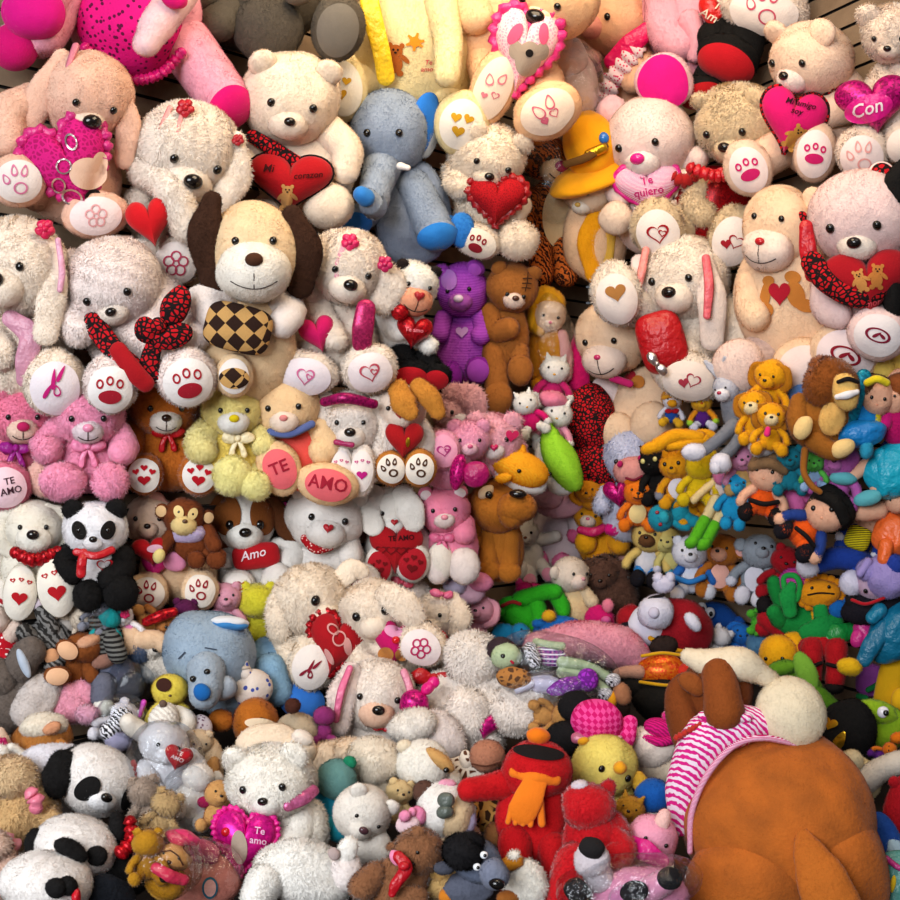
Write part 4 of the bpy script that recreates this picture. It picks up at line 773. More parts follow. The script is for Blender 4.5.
LB('ribbon', [(10, 318, 40, 9), (30, 335, 46, 12), (26, 360, 48, 11), (24, 380, 44, 8)], M('satin', '#c88aa0'), .3); l = Fo(54, 382, 31, 33, -10, '#f2e6ea', None, dw=12, frm=(30, 370)); deco(l, 'sprig', '#c81878', 25, 26, 4); A((-8, 330, 18), (2, 355, 18))
T('teddy_bear', 'shaggy cream teddy bear hugging a large heart-print bow and red heart-print scarf', TEDDY, '#f6e6d6', S)
B(145, 328, 58, 58); H(112, 284, 50, -12, 26, -14, .94, ear=None, mz=.36, mc='#f5e6cc', ns=.12, f=(3.4, .8))
BL('ear', 128, 252, 22, 15, 14, 8, mat=M('shag', '#f6e6d6'), fur=S, roll=20); BL('ear', 72, 262, 16, 13, 13, 8, mat=M('shag', '#f6e6d6'), fur=S, roll=-30)
A((96, 300, 18), (70, 318, 20), (80, 330, 18)); LB('scarf', [(92, 322, 44, 11), (112, 348, 52, 11), (128, 366, 56, 13), (146, 378, 54, 12)], HRB, .5); LB('scarf_end', [(118, 350, 60, 9), (134, 372, 64, 10), (146, 384, 62, 9)], M('felt', '#a80c18'), .5)
P('bow', [blob(176, 306, 60, 14, 21, 9, 25), blob(146, 330, 60, 12, 14, 8, -30), blob(172, 336, 60, 22, 13, 8, -14), blob(158, 326, 64, 9, 9, 8), limb([(156, 340, 58, 8), (150, 360, 58, 10), (152, 376, 56, 9)], .4)], HRB)
Fo(110, 384, 27, 29, 0, '#f2ebe6', 'pad', '#a81428', dw=14, frm=(125, 370)); Fo(187, 377, 31, 29, -12, '#f2ebe6', 'pad', '#a81428', dw=14, frm=(175, 360)); A((190, 318, 18), (196, 336, 16))
T('stuffed_dog', 'cream stuffed dog with dark brown ears, a big smile and argyle-check hearts', 'stuffed dog', '#f2d3a8', V)
B(246, 342, 50, 62); H(254, 252, 46, 0, 2, 0, 1.12, ear=None, mz=.82, mc='#f4ecdf', nose='#4a2a18', ns=.2, mouth=1, eaz=25, eel=14, mel=-26, mrx=1.0, nmat='felt')
EAR((212, 200, 10), (206, 235, 19), (214, 285, 13), c='#3a2012', flat=.5, f=(2.5, .7)); EAR((292, 214, 10), (304, 250, 19), (300, 286, 14), c='#3a2012', flat=.5, f=(2.5, .7))
ck = M('check', '#c79a5c', '#2c1810'); A((222, 300, 20), (206, 300, 20), (214, 316, 16), c='#efe2da'); A((280, 300, 17), (290, 312, 17), (282, 325, 15), c='#efe2da')
HT(238, 328, 34, 24, 14, ck, 12, 6, kind='pillow'); l = Fo(234, 375, 19, 22, 0, '#f0e6d6', dw=6, frm=(240, 360)); DC(l, 'disc', 0, -3, 14, 10, ck, 'sole_patch', eps=2.4); Fo(200, 376, 18, 18, frm=(222, 362))
T('stuffed_dog', 'shaggy cream stuffed dog with pink flowers in its hair holding a magenta heart', 'stuffed dog', CR, S)
B(334, 338, 44, 46); H(346, 268, 40, 12, 16, 12, .98, ear=None, mz=.5, ns=.19)
EAR((322, 246, 12), (316, 268, 18), (318, 290, 13)); EAR((380, 265, 10), (390, 285, 17), (382, 302, 13)); FL(350, 242, 9, M('satin', '#d8205c'), 44); FL(385, 264, 8, M('satin', '#c01e58'), 40); LB('lace', [(344, 246, 44, 3), (338, 262, 46, 4), (337, 276, 46, 3)], M('satin', '#eb9ab0'), .4)
HT(318, 334, 19, 21, -15, M('felt', '#cc0e60'), 14, 0); A((318, 296, 16), (322, 314, 14), (336, 340, 12, 12)); LB('scarf', [(366, 308, 44, 10), (363, 328, 46, 11), (362, 344, 42, 10)], M('sequin', '#c8306c', '#8c1c4a'), .35)
A((350, 320, 12), (350, 332, 12), (340, 338, 12)); Fo(306, 372, 32, 22, 8, '#efe4ea', 'oheart', '#d06a98', dw=10, frm=(318, 355)); Fo(369, 368, 28, 24, -14, '#f0e2e2', 'oheart', '#c04a5c', dw=6, frm=(355, 352))
T('stuffed_monkey', 'white plush monkey with a peach muzzle, red foil heart, black legs and red soles', 'stuffed monkey', WH, (2.8, .7))
B(398, 324, 26, 30); H(412, 284, 27, 20, 10, 12, .86, ear='bear', ec='#241a18', er=.24, mz=.74, mc='#f0a884', nose='#a81c28', ns=.22, nsh='heart', mouth=1, mel=-40)
h = HT(414, 332, 19, 19, 10, RSEQ, 11, 2); TX(h, 'Te amo', 0, 2, 6, M('felt', '#e8808c'), -4, eps=1); BL('foil_ball', 400, 312, 30, 9, 9, 7, mat=RSEQ)
A((384, 306, 13), (392, 326, 13), (400, 332, 10)); A((420, 340, 9), (430, 346, 9))
Fo(412, 372, 21, 13, 6, '#b80c1c', c=BK, frm=(400, 350), fr_r=12, f=S, pitch=20); Fo(437, 375, 14, 12, 6, '#b80c1c', c=BK, frm=(424, 358), fr_r=11, f=S, pitch=20)
T('teddy_bear', 'purple striped teddy bear with a patched forehead and lilac muzzle', TEDDY, '#8a1ea0', V); st = M('stripes', '#c45cd6', '#962cb0', 3)
B(464, 347, 26, 36, mat=st); h = H(462, 290, 26, -10, 10, -6, 1.05, ear='bear', mat=st, er=.36, mz=.48, mc='#b85cc0', nose='#e8d4ea', ns=.2, ec='#9c3cb0', ic='#b050c0')
DC(h, 'disc', -8, 14, 8, 9, M('felt', '#b878d0'), 'forehead_patch', eps=2); DC(cur.parts[0], 'heart', -2, 14, 6, 6, M('felt', '#c898d8'), 'heart_patch', eps=2.2)
A((480, 315, 10), (484, 330, 11), (480, 336, 10), mat=st); A((444, 318, 9), (440, 334, 9), mat=st); Fo(478, 370, 13, 14, c='#8a1ea0', frm=(472, 360), sole='#a040b4'); Fo(450, 376, 13, 13, c='#8a1ea0', frm=(456, 362))
T('teddy_bear', 'caramel brown teddy bear with stitched forehead, long dangling legs and one paw over its mouth', TEDDY, '#a8662a', V)
B(506, 334, 22, 36); h = H(512, 288, 27, 12, 14, 8, .95, ear='bear', er=.3, mz=.42, mc='#f2d8bc', nose='#4a2a1c', ns=.14, eaz=18, eel=-4)
P('stitches', [stroke(h.s[0], [(8, 4), (9, 12), (9, 20)], 1, 2.2)] + [stroke(h.s[0], [(4, y), (9, y + .5), (14, y)], 1, 2.2) for y in (7, 11, 15)], M('felt', '#3a2010'), h, decal=True)
A((490, 312, 11), (496, 330, 13), (510, 328, 11, 6)); Fo(498, 398, 15, 18, 4, frm=(494, 350), fr_r=13, dw=2); Fo(520, 370, 13, 16, 0, frm=(518, 350), fr_r=11)
T('doll', 'cloth doll with yellow bonnet and pale face beside the brown bear', 'doll', '#d88f10', V)
B(549, 352, 20, 30, c='#c88414'); h = H(548, 315, 18, 14, 14, 10, 1.0, ear=None, mz=.34, mc='#f0cfb4', c='#f0cfb0', nose='#e07890', ns=.12)
P('hair', [blob(544, 305, 0, 20, 18, 17, -20), limb([(534, 308, 12, 6), (532, 325, 12, 6), (540, 332, 12, 5)])], M('plush', '#e2a414'), h, fur=V); A((534, 335, 7), (533, 358, 8), (536, 375, 7), c='#b87410'); A((562, 335, 6), (566, 358, 7), (566, 376, 6), c='#d8a0a0'); Fo(540, 384, 9, 12, frm=(542, 374)); Fo(558, 384, 9, 12, frm=(556, 374)); BAG(550, 340, 24, 46, 24)
# white kitten dolls in the corner
for (x, y, s, ro, lab, col, lc) in ((554, 378, 15, 6, 'white plush kitten with a magenta scarf lying highest of the kittens', '#c8206c', WH), (528, 410, 13, -18, 'white plush kitten in a magenta shirt with a white wing mark', '#d8106c', WH), (556, 422, 15, 12, 'white plush kitten in a pink fluffy dress and pink woollen cap', '#ec9cb4', WH)):
    mini('stuffed_kitten', lab, 'stuffed kitten', x, y, s, ro, WH, dy=.05 if s == 15 else .02, b=col, l=lc, a=col, hand=WH, ear='cat', mz=0, nose='#d8a030', ns=.1, hair=None, ec=WH)
    if col == '#ec9cb4': BL('cap', x - 3, y - 22, cur.bw * .7, s * .95, s * .6, s * .9, roll=12, mat=M('plush', '#ea86a4'), fur=V)
T('stuffed_pig', 'tall white stuffed pig with pink hooves standing behind the small white cat', 'stuffed pig', '#ead8dc', V)
B(556, 538, 27, 40); A((574, 512, 10), (578, 526, 10), c='#ead8dc'); BL('hoof', 575, 535, 18, 8, 8, 7, mat=M('plush', '#f06ca0'), fur=V); Fo(562, 562, 10, 9, 0, c='#f07cae', frm=(560, 545)); Fo(540, 562, 9, 9, 0, c='#f07cae', frm=(546, 545))
T('stuffed_hippo', 'pink plush hippo head squeezed above the white unicorn body', 'stuffed hippo', '#e8b4c4', V)
B(562, 500, 26, 18, -8); BL('muzzle', 548, 496, 12, 16, 13, 12, mat=M('plush', '#eab8c8'), fur=V); BL('ear', 581, 480, 6, 7, 8, 5, mat=M('plush', '#e8a4b8'), fur=V)
T('stuffed_shark', 'white and lime green striped stuffed shark standing nose down', 'stuffed shark', '#eeeae4', V, dy=.1)
B(556, 468, 18, 32, -28, c='#efe9e4'); P('green_back', [blob(562, 462, 7, 16, 33, 15, -28), limb([(552, 436, 6, 8), (548, 425, 5, 4)])], M('stripes', '#8ed024', '#a8dc3c', 4), fur=V); BL('eye', 550, 474, 18, 2, 2, 2, mat=BLK())
T('stuffed_cat', 'slim white stuffed cat with brown dots on its face beside the brown hound', 'stuffed cat', '#ece4da', V)
B(532, 556, 12, 20); H(525, 534, 14, 0, 6, -4, 1.0, ear='cat', mz=.4, nose='#7a4a3c', eye=1.2); A((540, 540, 6), (550, 538, 6), (556, 536, 6)); A((520, 546, 6), (518, 552, 6)); Fo(530, 580, 7, 8, 0, '#f09cb8', frm=(528, 568), fr_r=7); Fo(548, 574, 7, 8, -20, '#f09cb8', frm=(540, 564), fr_r=7); Fo(520, 570, 8, 10)
T('stuffed_dog', 'caramel brown stuffed hound with a big black nose and wrinkled muzzle, sitting upright', 'stuffed dog', '#b06a1e', V)
B(500, 548, 24, 34); h = H(498, 506, 31, 36, 2, 0, .9, ear=None, mz=0, nose=None, eye=0); P('muzzle', [blob(516, 508, 30, 20, 16, 18, -4), blob(512, 516, 30, 14, 12, 14)], M('plush', '#b06a1e'), h, fur=V); BL('nose', 518, 494, 46, 9, 5, 6, roll=4, mat=M('plastic', '#141010'), parent=h)
P('eyelid', blob(486, 492, 32, 9, 6, 5, -35), M('felt', '#e0c8a4'), h); BL('eye', 489, 495, 36, 4, 4, 3, mat=BLK(), parent=h); EAR((474, 500, 8), (470, 525, 12), (470, 545, 10)); Fo(489, 570, 12, 11, 0, frm=(488, 535), fr_r=11); Fo(509, 572, 12, 11, 0, frm=(510, 535), fr_r=11); A((478, 535, 9), (470, 545, 10))
T('stuffed_shark', 'orange-yellow and white stuffed shark lying on the brown hound head', 'stuffed shark', '#f0ece6', V, dy=.12)
B(520, 474, 30, 19, 22, c='#f1ede8'); P('orange_back', [blob(520, 468, 6, 31, 17, 16, 22), limb([(520, 458, 6, 9), (522, 448, 6, 4)]), blob(504, 478, 18, 9, 5, 4, -15)], M('tilted', '#f09c10', '#f4b024', 3), fur=V); BL('eye', 519, 471, 23, 2.2, 2.2, 2, mat=BLK())
T('stuffed_cow', 'lilac stuffed cow with a broad pink muzzle and magenta nostrils', 'stuffed cow', '#c9cce4', S)
B(628, 510, 24, 30, c='#cfd0e2'); H(628, 455, 25, 0, 8, 0, 1.05, ear=None, mz=0, nose=None, eye=1.2, eel=-8, eaz=26, c='#c9cce4'); P('muzzle', blob(632, 470, 24, 19, 14, 15, -6), M('plush', '#e09a94'), fur=V); BL('nostril', 620, 464, 37, 3, 3.5, 2, roll=25, mat=M('felt', '#b4145c')); BL('nostril', 641, 458, 37, 3.5, 3, 2, mat=M('felt', '#b4145c')); LB('mouth', [(626, 478, 38, 1.2), (634, 480, 39, 1.4), (642, 476, 38, 1.2)], M('felt', '#7c1c34'))
h = HT(618, 494, 15, 17, -10, MSEQ, 9, 4); A((604, 492, 9), (602, 506, 9))
T('stuffed_cat', 'yellow stuffed cat slumped head-down with a magenta collar in the dark corner', 'stuffed cat', '#e09a12', V)
B(600, 544, 22, 20); H(590, 516, 16, -6, 6, 10, .9, ear='cat', mz=.5, mc='#f0dcc0', nose='#d05a80'); LB('collar', [(580, 530, 22, 4), (594, 532, 26, 5), (606, 526, 22, 4)], M('satin', '#c81c60'), .6); Fo(586, 542, 11, 12, c='#e8a40c', dw=4, rw=8); A((612, 538, 10), (620, 545, 11)); Fo(600, 562, 12, 8)
T('stuffed_animal', 'black plush with a magenta sole wedged beside the yellow cat', 'stuffed animal', BK, V)
B(614, 510, 14, 14); Fo(617, 528, 13, 8, -8, c='#d8107c')
T('stuffed_dog', 'amber stuffed dog face peeking out below the heart-print pillow', 'stuffed dog', '#d48a14', V)
B(590, 494, 13, 15); H(588, 490, 14, -8, 6, 0, ear='flop', mz=.4)
T('stuffed_bunny', 'small pink stuffed bunny hanging by a thin leg next to the black plush', 'stuffed bunny', '#e8b0a8', V)
B(619, 556, 9, 14); BL('foot', 614, 572, 4, 9, 8, 7, mat=M('plush', '#d8b8b0'), fur=V)
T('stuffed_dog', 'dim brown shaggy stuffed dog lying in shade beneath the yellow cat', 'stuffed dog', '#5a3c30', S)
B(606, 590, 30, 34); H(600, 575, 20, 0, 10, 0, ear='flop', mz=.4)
T('stuffed_monkey', 'cream plush monkey turned away behind the green frog', 'stuffed monkey', '#e2cba8', V)
B(574, 604, 20, 24, c='#e6c898'); H(570, 575, 20, 40, 6, 0, ear='side', mz=.5, mc='#f0dcc4', nose='#e0a0a8', c='#e4d4c4'); A((584, 592, 7), (592, 602, 7))
T('stuffed_frog', 'bright green stuffed frog bent over with its legs folded up', 'stuffed frog', '#2fb01c', V)
B(520, 612, 24, 17, 12); A((520, 600, 9), (546, 592, 8), (555, 592, 8)); A((554, 592, 8, 0), (562, 606, 8), (563, 612, 7)); A((536, 604, 9), (540, 620, 8), (536, 630, 8)); LB('collar', [(502, 606, 20, 2), (512, 602, 24, 2), (520, 604, 24, 2)], M('felt', '#8c1c14')); BL('eye', 500, 612, 16, 5, 5, 4, mat=M('plush', '#2fb01c'), fur=V)
mini('stuffed_fish', 'round sky blue plush fish half buried below the green frog', 'stuffed fish', 514, 634, 11, 90, '#1c8ec0', ear=None, legs=0, arms=0, mz=0, nose=None, bs=1.3)
T('stuffed_whale', 'deep blue plush whale with a rounded back behind the pink fluffy cushion', 'stuffed whale', '#1668b8', V)
B(562, 630, 27, 14, 4); BL('tail_fin', 540, 624, 2, 8, 5, 5, mat=M('plush', '#1668b8'), fur=V); BL('beak', 549, 616, 8, 7, 6, 5, mat=M('plush', '#e8b020'), fur=V)
T('stuffed_pig', 'magenta plush pig with a pink ear wedged behind the pink cushion', 'stuffed pig', '#d0106c', V)
B(600, 618, 15, 14); BL('ear', 608, 606, 6, 6, 7, 4, mat=M('plush', '#e88098'), fur=V); BL('snout', 606, 620, 12, 5, 4, 4, mat=M('plush', '#e060a0'))
T('stuffed_pig', 'magenta plush lump tucked below the pink hooves of the small cat', 'stuffed pig', '#b80e60', V)
B(533, 592, 15, 9); BL('head', 524, 590, 4, 9, 8, 8, mat=M('plush', '#b80e60'), fur=V); BL('ear', 519, 583, 4, 4, 5, 3, mat=M('plush', '#c83078'))

# ---------------------------------------------------------------- small toys on the shelf under the pale bears
YL, OR, SKN = '#efa80c', '#ef5a10', '#f0b898'
mini('stuffed_bird', 'small plush bird in a blue jacket with a red collar and yellow cap', 'stuffed bird', 672, 406, 10, 4, '#e9e6ee', b='#1c4fa8', l='#e6b020', a='#e4e2ee', ear=None, mz=.5, mc='#f0a818', hair='#e09a20', nose=None); BOW(672, 411, 6, 0, M('felt', '#b01020'), tails=0)
mini('stuffed_bird', 'small plush in a purple vest with orange arms spread wide', 'stuffed bird', 702, 408, 11, -4, '#e8b020', b='#5a2080', a='#ee9a18', l='#d8d8ea', hand='#a8d838', ear=None, nose='#c04818')
T('stuffed_rabbit', 'tall grey and white stuffed rabbit with white feet hanging over the shelf edge', 'stuffed rabbit', '#84868f', V, dy=.12)
B(738, 404, 17, 26); H(726, 388, 14, -30, 8, -12, 1.0, ear='bunny', mz=.6, mc='#ece9ee', nose='#b02040', ns=.18, c='#c8c8d2'); A((752, 395, 7), (762, 410, 7)); P('leg', [limb([(734, 425, 12, 7), (718, 440, 20, 6), (704, 450, 24, 6)])], pl('#84868f'), fur=V); BL('foot', 694, 452, 26, 13, 9, 9, roll=-6, mat=pl('#ebe8f2'), fur=V); P('leg', limb([(745, 428, 12, 7), (734, 446, 18, 6), (724, 456, 22, 6)]), pl('#84868f'), fur=V); P('foot', [blob(721, 463, 26, 11, 10, 9), blob(716, 468, 30, 6, 6, 6)], pl('#ebe8f2'), fur=V)
T('stuffed_duck', 'yellow plush duck lying along the shelf with its long orange feet spread', 'stuffed duck', YL, V)
B(704, 438, 16, 9); P('leg', [limb([(700, 438, 10, 7), (675, 436, 14, 7), (656, 446, 16, 7)]), blob(650, 448, 18, 10, 6, 6, -15)], pl(YL), fur=V); P('leg', [limb([(705, 440, 10, 6), (684, 444, 14, 6), (670, 446, 15, 5)])], pl(YL), fur=V)
mini('stuffed_puppy', 'yellow stuffed puppy sitting highest on the shelf with its head turned aside', 'stuffed puppy', 770, 384, 17, 8, YL, dy=.16, ear='flop', yaw=-20, mz=.5, pitch=16, ec='#c27c10')
mini('stuffed_puppy', 'yellow stuffed puppy with cream muzzle between its two yellow companions', 'stuffed puppy', 754, 412, 15, -6, YL, dy=.1, ear='flop', mz=.55, mc='#f3dca8', ec='#b87414', yaw=-10)
T('stuffed_rabbit', 'blue-grey stuffed rabbit slumped behind the puppies, one white foot sticking out', 'stuffed rabbit', '#4a6ea8', V, dy=.04)
B(802, 400, 16, 30, 25, c='#4a6ea8'); BL('head', 805, 372, 0, 14, 12, 12, mat=pl('#d0c4dc'), fur=V); P('leg', limb([(795, 412, 10, 9), (782, 432, 16, 8), (772, 446, 20, 8)]), pl('#a8aeb8'), fur=V); BL('foot', 762, 446, 24, 14, 11, 10, mat=pl('#ece6ea'), fur=V)
mini('stuffed_puppy', 'yellow stuffed puppy with its pink tongue out, lowest of the three on the shelf', 'stuffed puppy', 771, 424, 15, 4, YL, dy=.1, ear='flop', mz=.5, mc='#f3dca8', ec='#a8680c', eye=1.3); LB('tongue', [(768, 429, 22, 3), (767, 434, 24, 3.5)], M('felt', '#e02878'), .6)
T('stuffed_monkey', 'brown maned plush monkey with a yellow face, big toothy grin and long hanging tail', 'stuffed monkey', '#a0601c', V, dy=.16)
b = B(818, 418, 30, 34, 20); P('belly_patch', [blob(832, 418, 20, 13, 18, 6, 15)], pl('#e8b868'), fur=V); H(838, 388, 22, 26, -4, 14, 1.05, ear=None, mz=0, nose=None, eye=0, c='#a0601c'); P('mane', [blob(825, 382, 14, 20, 24, 18, 15), blob(832, 372, 8, 24, 14, 18, 20)], pl('#8c4a14', S), fur=(4, .6)); P('face', [blob(846, 392, 38, 13, 19, 11, -8)], pl('#ecc06c'), fur=V); P('teeth', limb([(837, 397, 48, 3), (847, 395, 51, 4.5), (857, 392, 48, 3)]), M('felt', '#f3eef0')); LB('brow', [(838, 382, 48, 2), (848, 379, 50, 2.4), (858, 382, 46, 2)], BLKM)
A((800, 402, 10), (798, 418, 12), (800, 428, 11)); BL('palm', 803, 428, 31, 9, 13, 6, roll=25, mat=pl('#f0cc88')); P('leg', [limb([(815, 440, 10, 12), (830, 450, 16, 10), (842, 450, 18, 9)])], pl('#a0601c'), fur=V); BL('foot', 843, 448, 24, 13, 9, 7, roll=-25, mat=pl('#f0cc88')); LB('tail', [(805, 450, 12, 4), (804, 472, 14, 3.5), (812, 486, 14, 3.5), (820, 492, 12, 3)], pl('#a0601c'))
T('doll', 'cloth doll with a blonde bun of hair above two other dolls', 'doll', SKN, V)
H(899, 386, 16, -25, 6, 0, 1.1, ear=None, mz=0, nose='#e0a080', ns=.07, eye=1.3); P('hair', [blob(884, 370, 8, 12, 13, 10, 20), blob(900, 362, 2, 14, 12, 12), blob(892, 378, 4, 14, 14, 11)], pl('#e0c05c'), fur=V); B(905, 412, 14, 20, c='#3a1c4c')
T('doll', 'cloth doll in a sky blue dress and teal veil with a yellow head ribbon', 'doll', SKN, V)
B(862, 416, 24, 26, c='#1484cc', tap=.4); LB('veil', [(864, 376, 14, 8), (854, 402, 18, 9), (846, 432, 16, 8)], M('sequin', '#1494b0', '#0a5470'), .4); h = H(877, 397, 17, 6, 4, 8, 1.15, ear=None, mz=0, nose='#e0987c', ns=.07, eye=1.3, eaz=22, eel=0); P('hair', [blob(874, 389, 5, 18, 16, 15, 8)], pl('#5a3820'), fur=V); LB('ribbon', [(867, 383, 26, 4), (877, 379, 30, 4), (887, 383, 26, 4)], pl('#e6d020')); A((876, 410, 6), (874, 425, 6), (864, 428, 6), c='#e0cc20'); P('skirt', [blob(858, 434, 16, 30, 14, 18, -8)], M('satin', '#1480c8')); P('leg', [limb([(858, 440, 20, 5), (868, 446, 26, 5)]), blob(866, 450, 26, 7, 9, 6)], pl('#30a4c8'), fur=V)
T('doll', 'cloth doll with auburn hair in a magenta bodice leaning on the blue dress doll', 'doll', SKN, V)
B(898, 424, 18, 22, c='#c00c64'); h = H(893, 398, 15, -20, 4, -8, 1.15, ear=None, mz=0, nose='#e0987c', ns=.07, eye=1.2); P('hair', [blob(900, 388, 6, 16, 15, 13), limb([(904, 395, 14, 5), (908, 412, 14, 5)])], pl('#8c4a20'), fur=V); A((888, 414, 7), (884, 424, 8), c='#d0147c')
# ---------------------------------------------------------------- crowd of small toys below the shelf
mini('stuffed_bear', 'teal plush mostly hidden behind the peach-faced doll under the shelf', 'stuffed bear', 790, 466, 14, 0, '#14788c', mz=.4)
mini('stuffed_bear', 'rainbow-pink plush wedged under the shelf beside the blue furry bear', 'stuffed bear', 742, 466, 14, 0, '#d890b4', b='#c8a060')
mini('stuffed_bear', 'light green plush peeking out under the shelf beside the hanging tail', 'stuffed bear', 814, 468, 11, 0, '#58b848', b='#98b8e0')
mini('stuffed_dragon', 'orchid pink plush dragon with pointed ears under the shelf', 'stuffed dragon', 838, 470, 20, 8, '#c060b0', ear='cat', mz=.4, mc='#d078c0', nose='#3a1030', yaw=-15)
T('doll', 'doll in a shiny aqua skirt lying along the edge with turquoise shoes', 'doll', SKN, V)
B(904, 452, 26, 20, -20, c='#1a2a80'); P('skirt', [blob(892, 470, 14, 26, 30, 18, 35, tap=.2), limb([(880, 455, 22, 8), (884, 475, 24, 9), (884, 490, 22, 8)])], M('satin', '#12a8c4')); P('leg', limb([(874, 460, 14, 8), (860, 470, 18, 7), (850, 478, 20, 6)]), M('felt', SKN)); BL('shoe', 843, 478, 22, 14, 7, 8, roll=6, mat=pl('#64bcc4')); P('leg', limb([(884, 480, 14, 8), (876, 488, 18, 7)]), M('felt', SKN)); BL('shoe', 868, 498, 24, 15, 8, 8, roll=-14, mat=pl('#64bcc4'))
mini('stuffed_cat', 'black stuffed cat with pale yellow eyes beside the lilac cow', 'stuffed cat', 656, 470, 16, -10, BK, dy=.06, ear='cat', eyec='#d8cc80', eye=1.8, mz=.3, yaw=-25)
mini('stuffed_bear', 'lemon yellow stuffed bear seen from behind under the grey rabbit feet', 'stuffed bear', 700, 474, 16, 6, '#d8b80c', eye=0, mz=0, nose=None)
mini('stuffed_bear', 'orange-yellow stuffed bear with a white belly and grey paws', 'stuffed bear', 676, 474, 16, -6, '#eca412', belly='#e8e4ec', hand='#8c8c98', ear='cat', mz=.36, yaw=-15, eye=1.5)
mini('stuffed_bear', 'golden yellow plush lying below the white-bellied bear with its back turned', 'stuffed bear', 700, 506, 13, 70, '#e8a00c', eye=0, mz=0, nose=None)
mini('stuffed_bear', 'orange stuffed bear with a cream belly and arms held out', 'stuffed bear', 638, 500, 15, 2, '#ee7c14', dy=.06, belly='#ecd494', mz=.45, pose='sit', mouth=1)
mini('stuffed_lizard', 'teal stuffed lizard lying on its side with an open red mouth', 'stuffed lizard', 668, 516, 14, -105, '#1c98b0', ear=None, mz=.5, mc='#2aa8bc', eye=1.6, eyec='#a01828', nose=None)
T('doll', 'doll with lime green boots and pale yellow legs dangling beside the blue furry bear', 'doll', '#efd9a0', V)
B(722, 486, 10, 16, 25, c='#ecd8d0'); A((716, 480, 4), (702, 492, 4), (694, 500, 4), c='#efd49a'); P('arm', blob(722, 474, 6, 9, 11, 8), pl('#e080b0'), fur=V)
for (a, b2) in (((716, 500), (694, 540)), ((724, 508), (706, 542))): P('leg', limb([(*a, 10, 6), ((a[0] * .55 + b2[0] * .45), (a[1] * .55 + b2[1] * .45), 14, 5)]), pl('#efd8a0'), fur=V); P('boot', [limb([((a[0] * .5 + b2[0] * .5), (a[1] * .5 + b2[1] * .5), 15, 6), (*b2, 18, 6)]), blob(b2[0] - 2, b2[1] + 2, 20, 8, 6, 7, -35)], pl('#5cb81c'), fur=V)
mini('stuffed_bear', 'bright blue furry stuffed bear standing with spotless belly beside the green boots', 'stuffed bear', 736, 492, 15, 6, '#1b9cd0', dy=.08, pose='stand', mz=.5, mc='#28a8d8', nose='#2a70a0', er=.22, bs=1.25, ls=.72)
mini('stuffed_duck', 'white plush duck with yellow feet under the orange outfit doll', 'stuffed duck', 782, 504, 15, 200, '#e6e2ec', l='#eeaa14', ear=None, mz=.4, mc='#eeaa14', nose=None, eye=0, bs=1.2)
mini('stuffed_pig', 'rose pink stuffed pig with tiny eyes next to the peach-faced doll', 'stuffed pig', 796, 486, 18, 12, '#e070b0', ear='cat', mz=.3, mc='#e888bc', nose='#d05898', yaw=-15)
mini('cloth_doll', 'cloth doll with short tan hair in an orange suit, upper of the two orange dolls', 'doll', 766, 484, 19, 10, SKN, b=OR, l=OR, a=SKN, shoe='#141012', hair='#8c6a48', ear=None, mz=0, yaw=-14, eye=1.2, nose='#e0a080', ns=.08, bs=.95)
LB('belt', [(750, 500, 18, 2.4), (764, 504, 24, 2.6), (778, 502, 18, 2.4)], BLKM)
mini('cloth_doll', 'cloth doll in a blue suit with yellow chest stripes and white boots', 'doll', 868, 528, 17, 30, SKN, dy=.12, b='#1c3f9c', l='#1c3f9c', a='#1c3f9c', hand='#e6e4ec', hair='#4a3020', ear=None, mz=0, nose='#e0a080', ns=.08)
P('chest_panel', Puff('pillow', 858, 538, 22, 13, 12, 6, 20), M('stripes', '#e8d410', '#2a2a10', 3.4)); P('trousers', [limb([(858, 560, 14, 12), (836, 558, 20, 11), (816, 564, 22, 10)]), limb([(862, 562, 10, 12), (858, 574, 16, 11)])], pl('#1c3f9c'), fur=V); P('boot', blob(808, 566, 26, 12, 12, 11), pl('#e6e2ee'), fur=V); P('boot', blob(852, 583, 24, 13, 13, 11), pl('#e2def0'), fur=V)
mini('cloth_doll', 'cloth doll with a rounded black mop of hair in an orange suit and blue cuffs', 'doll', 818, 520, 22, 48, SKN, dy=.07, b=OR, l=OR, a='#24408c', hand=SKN, shoe='#15121a', ear=None, mz=0, hair='#14110f', eye=1.4, nose='#e0a080', ns=.07, hroll=-44, yaw=-16, bs=.85)
LB('belt', [(796, 528, 20, 2.2), (806, 536, 24, 2.4), (814, 546, 20, 2.2)], BLKM)
T('doll', 'doll in a glossy orange suit at the side edge by the blue suit doll', 'doll', SKN, V)
B(892, 534, 20, 22, mat=M('satin', '#ee6a2c'), f=None, name='suit'); A((880, 510, 9), (866, 512, 9), (856, 512, 8)); P('leg', limb([(886, 545, 12, 8), (884, 560, 14, 7)]), M('satin', '#ee6a2c')); H(898, 502, 13, -10, 0, 0, ear=None, mz=0, nose=None); BL('shoe', 894, 566, 14, 10, 12, 9, mat=pl('#203c98'), fur=V)
mini('stuffed_bear', 'tan stuffed bear with wide eyes in a white shirt and blue trousers', 'stuffed bear', 649, 546, 18, 6, '#e6c873', pose='stand', ls=.85, b='#e8e6ee', l='#1c7cc8', a='#e6c873', mc='#6a4426', mz=.48, er=.2, shoe='#17131a', yaw=-12, eye=1.1, bs=.92)
mini('stuffed_bear', 'pale yellow plush with blue legs and white gloves behind the blue-trousered bear', 'stuffed bear', 669, 548, 14, -14, '#d8cc80', b='#d8cc80', l='#2a9cc0', hand='#dcd8ea', ear=None, shoe='#d8d4e8', pose='stand', ls=.95)
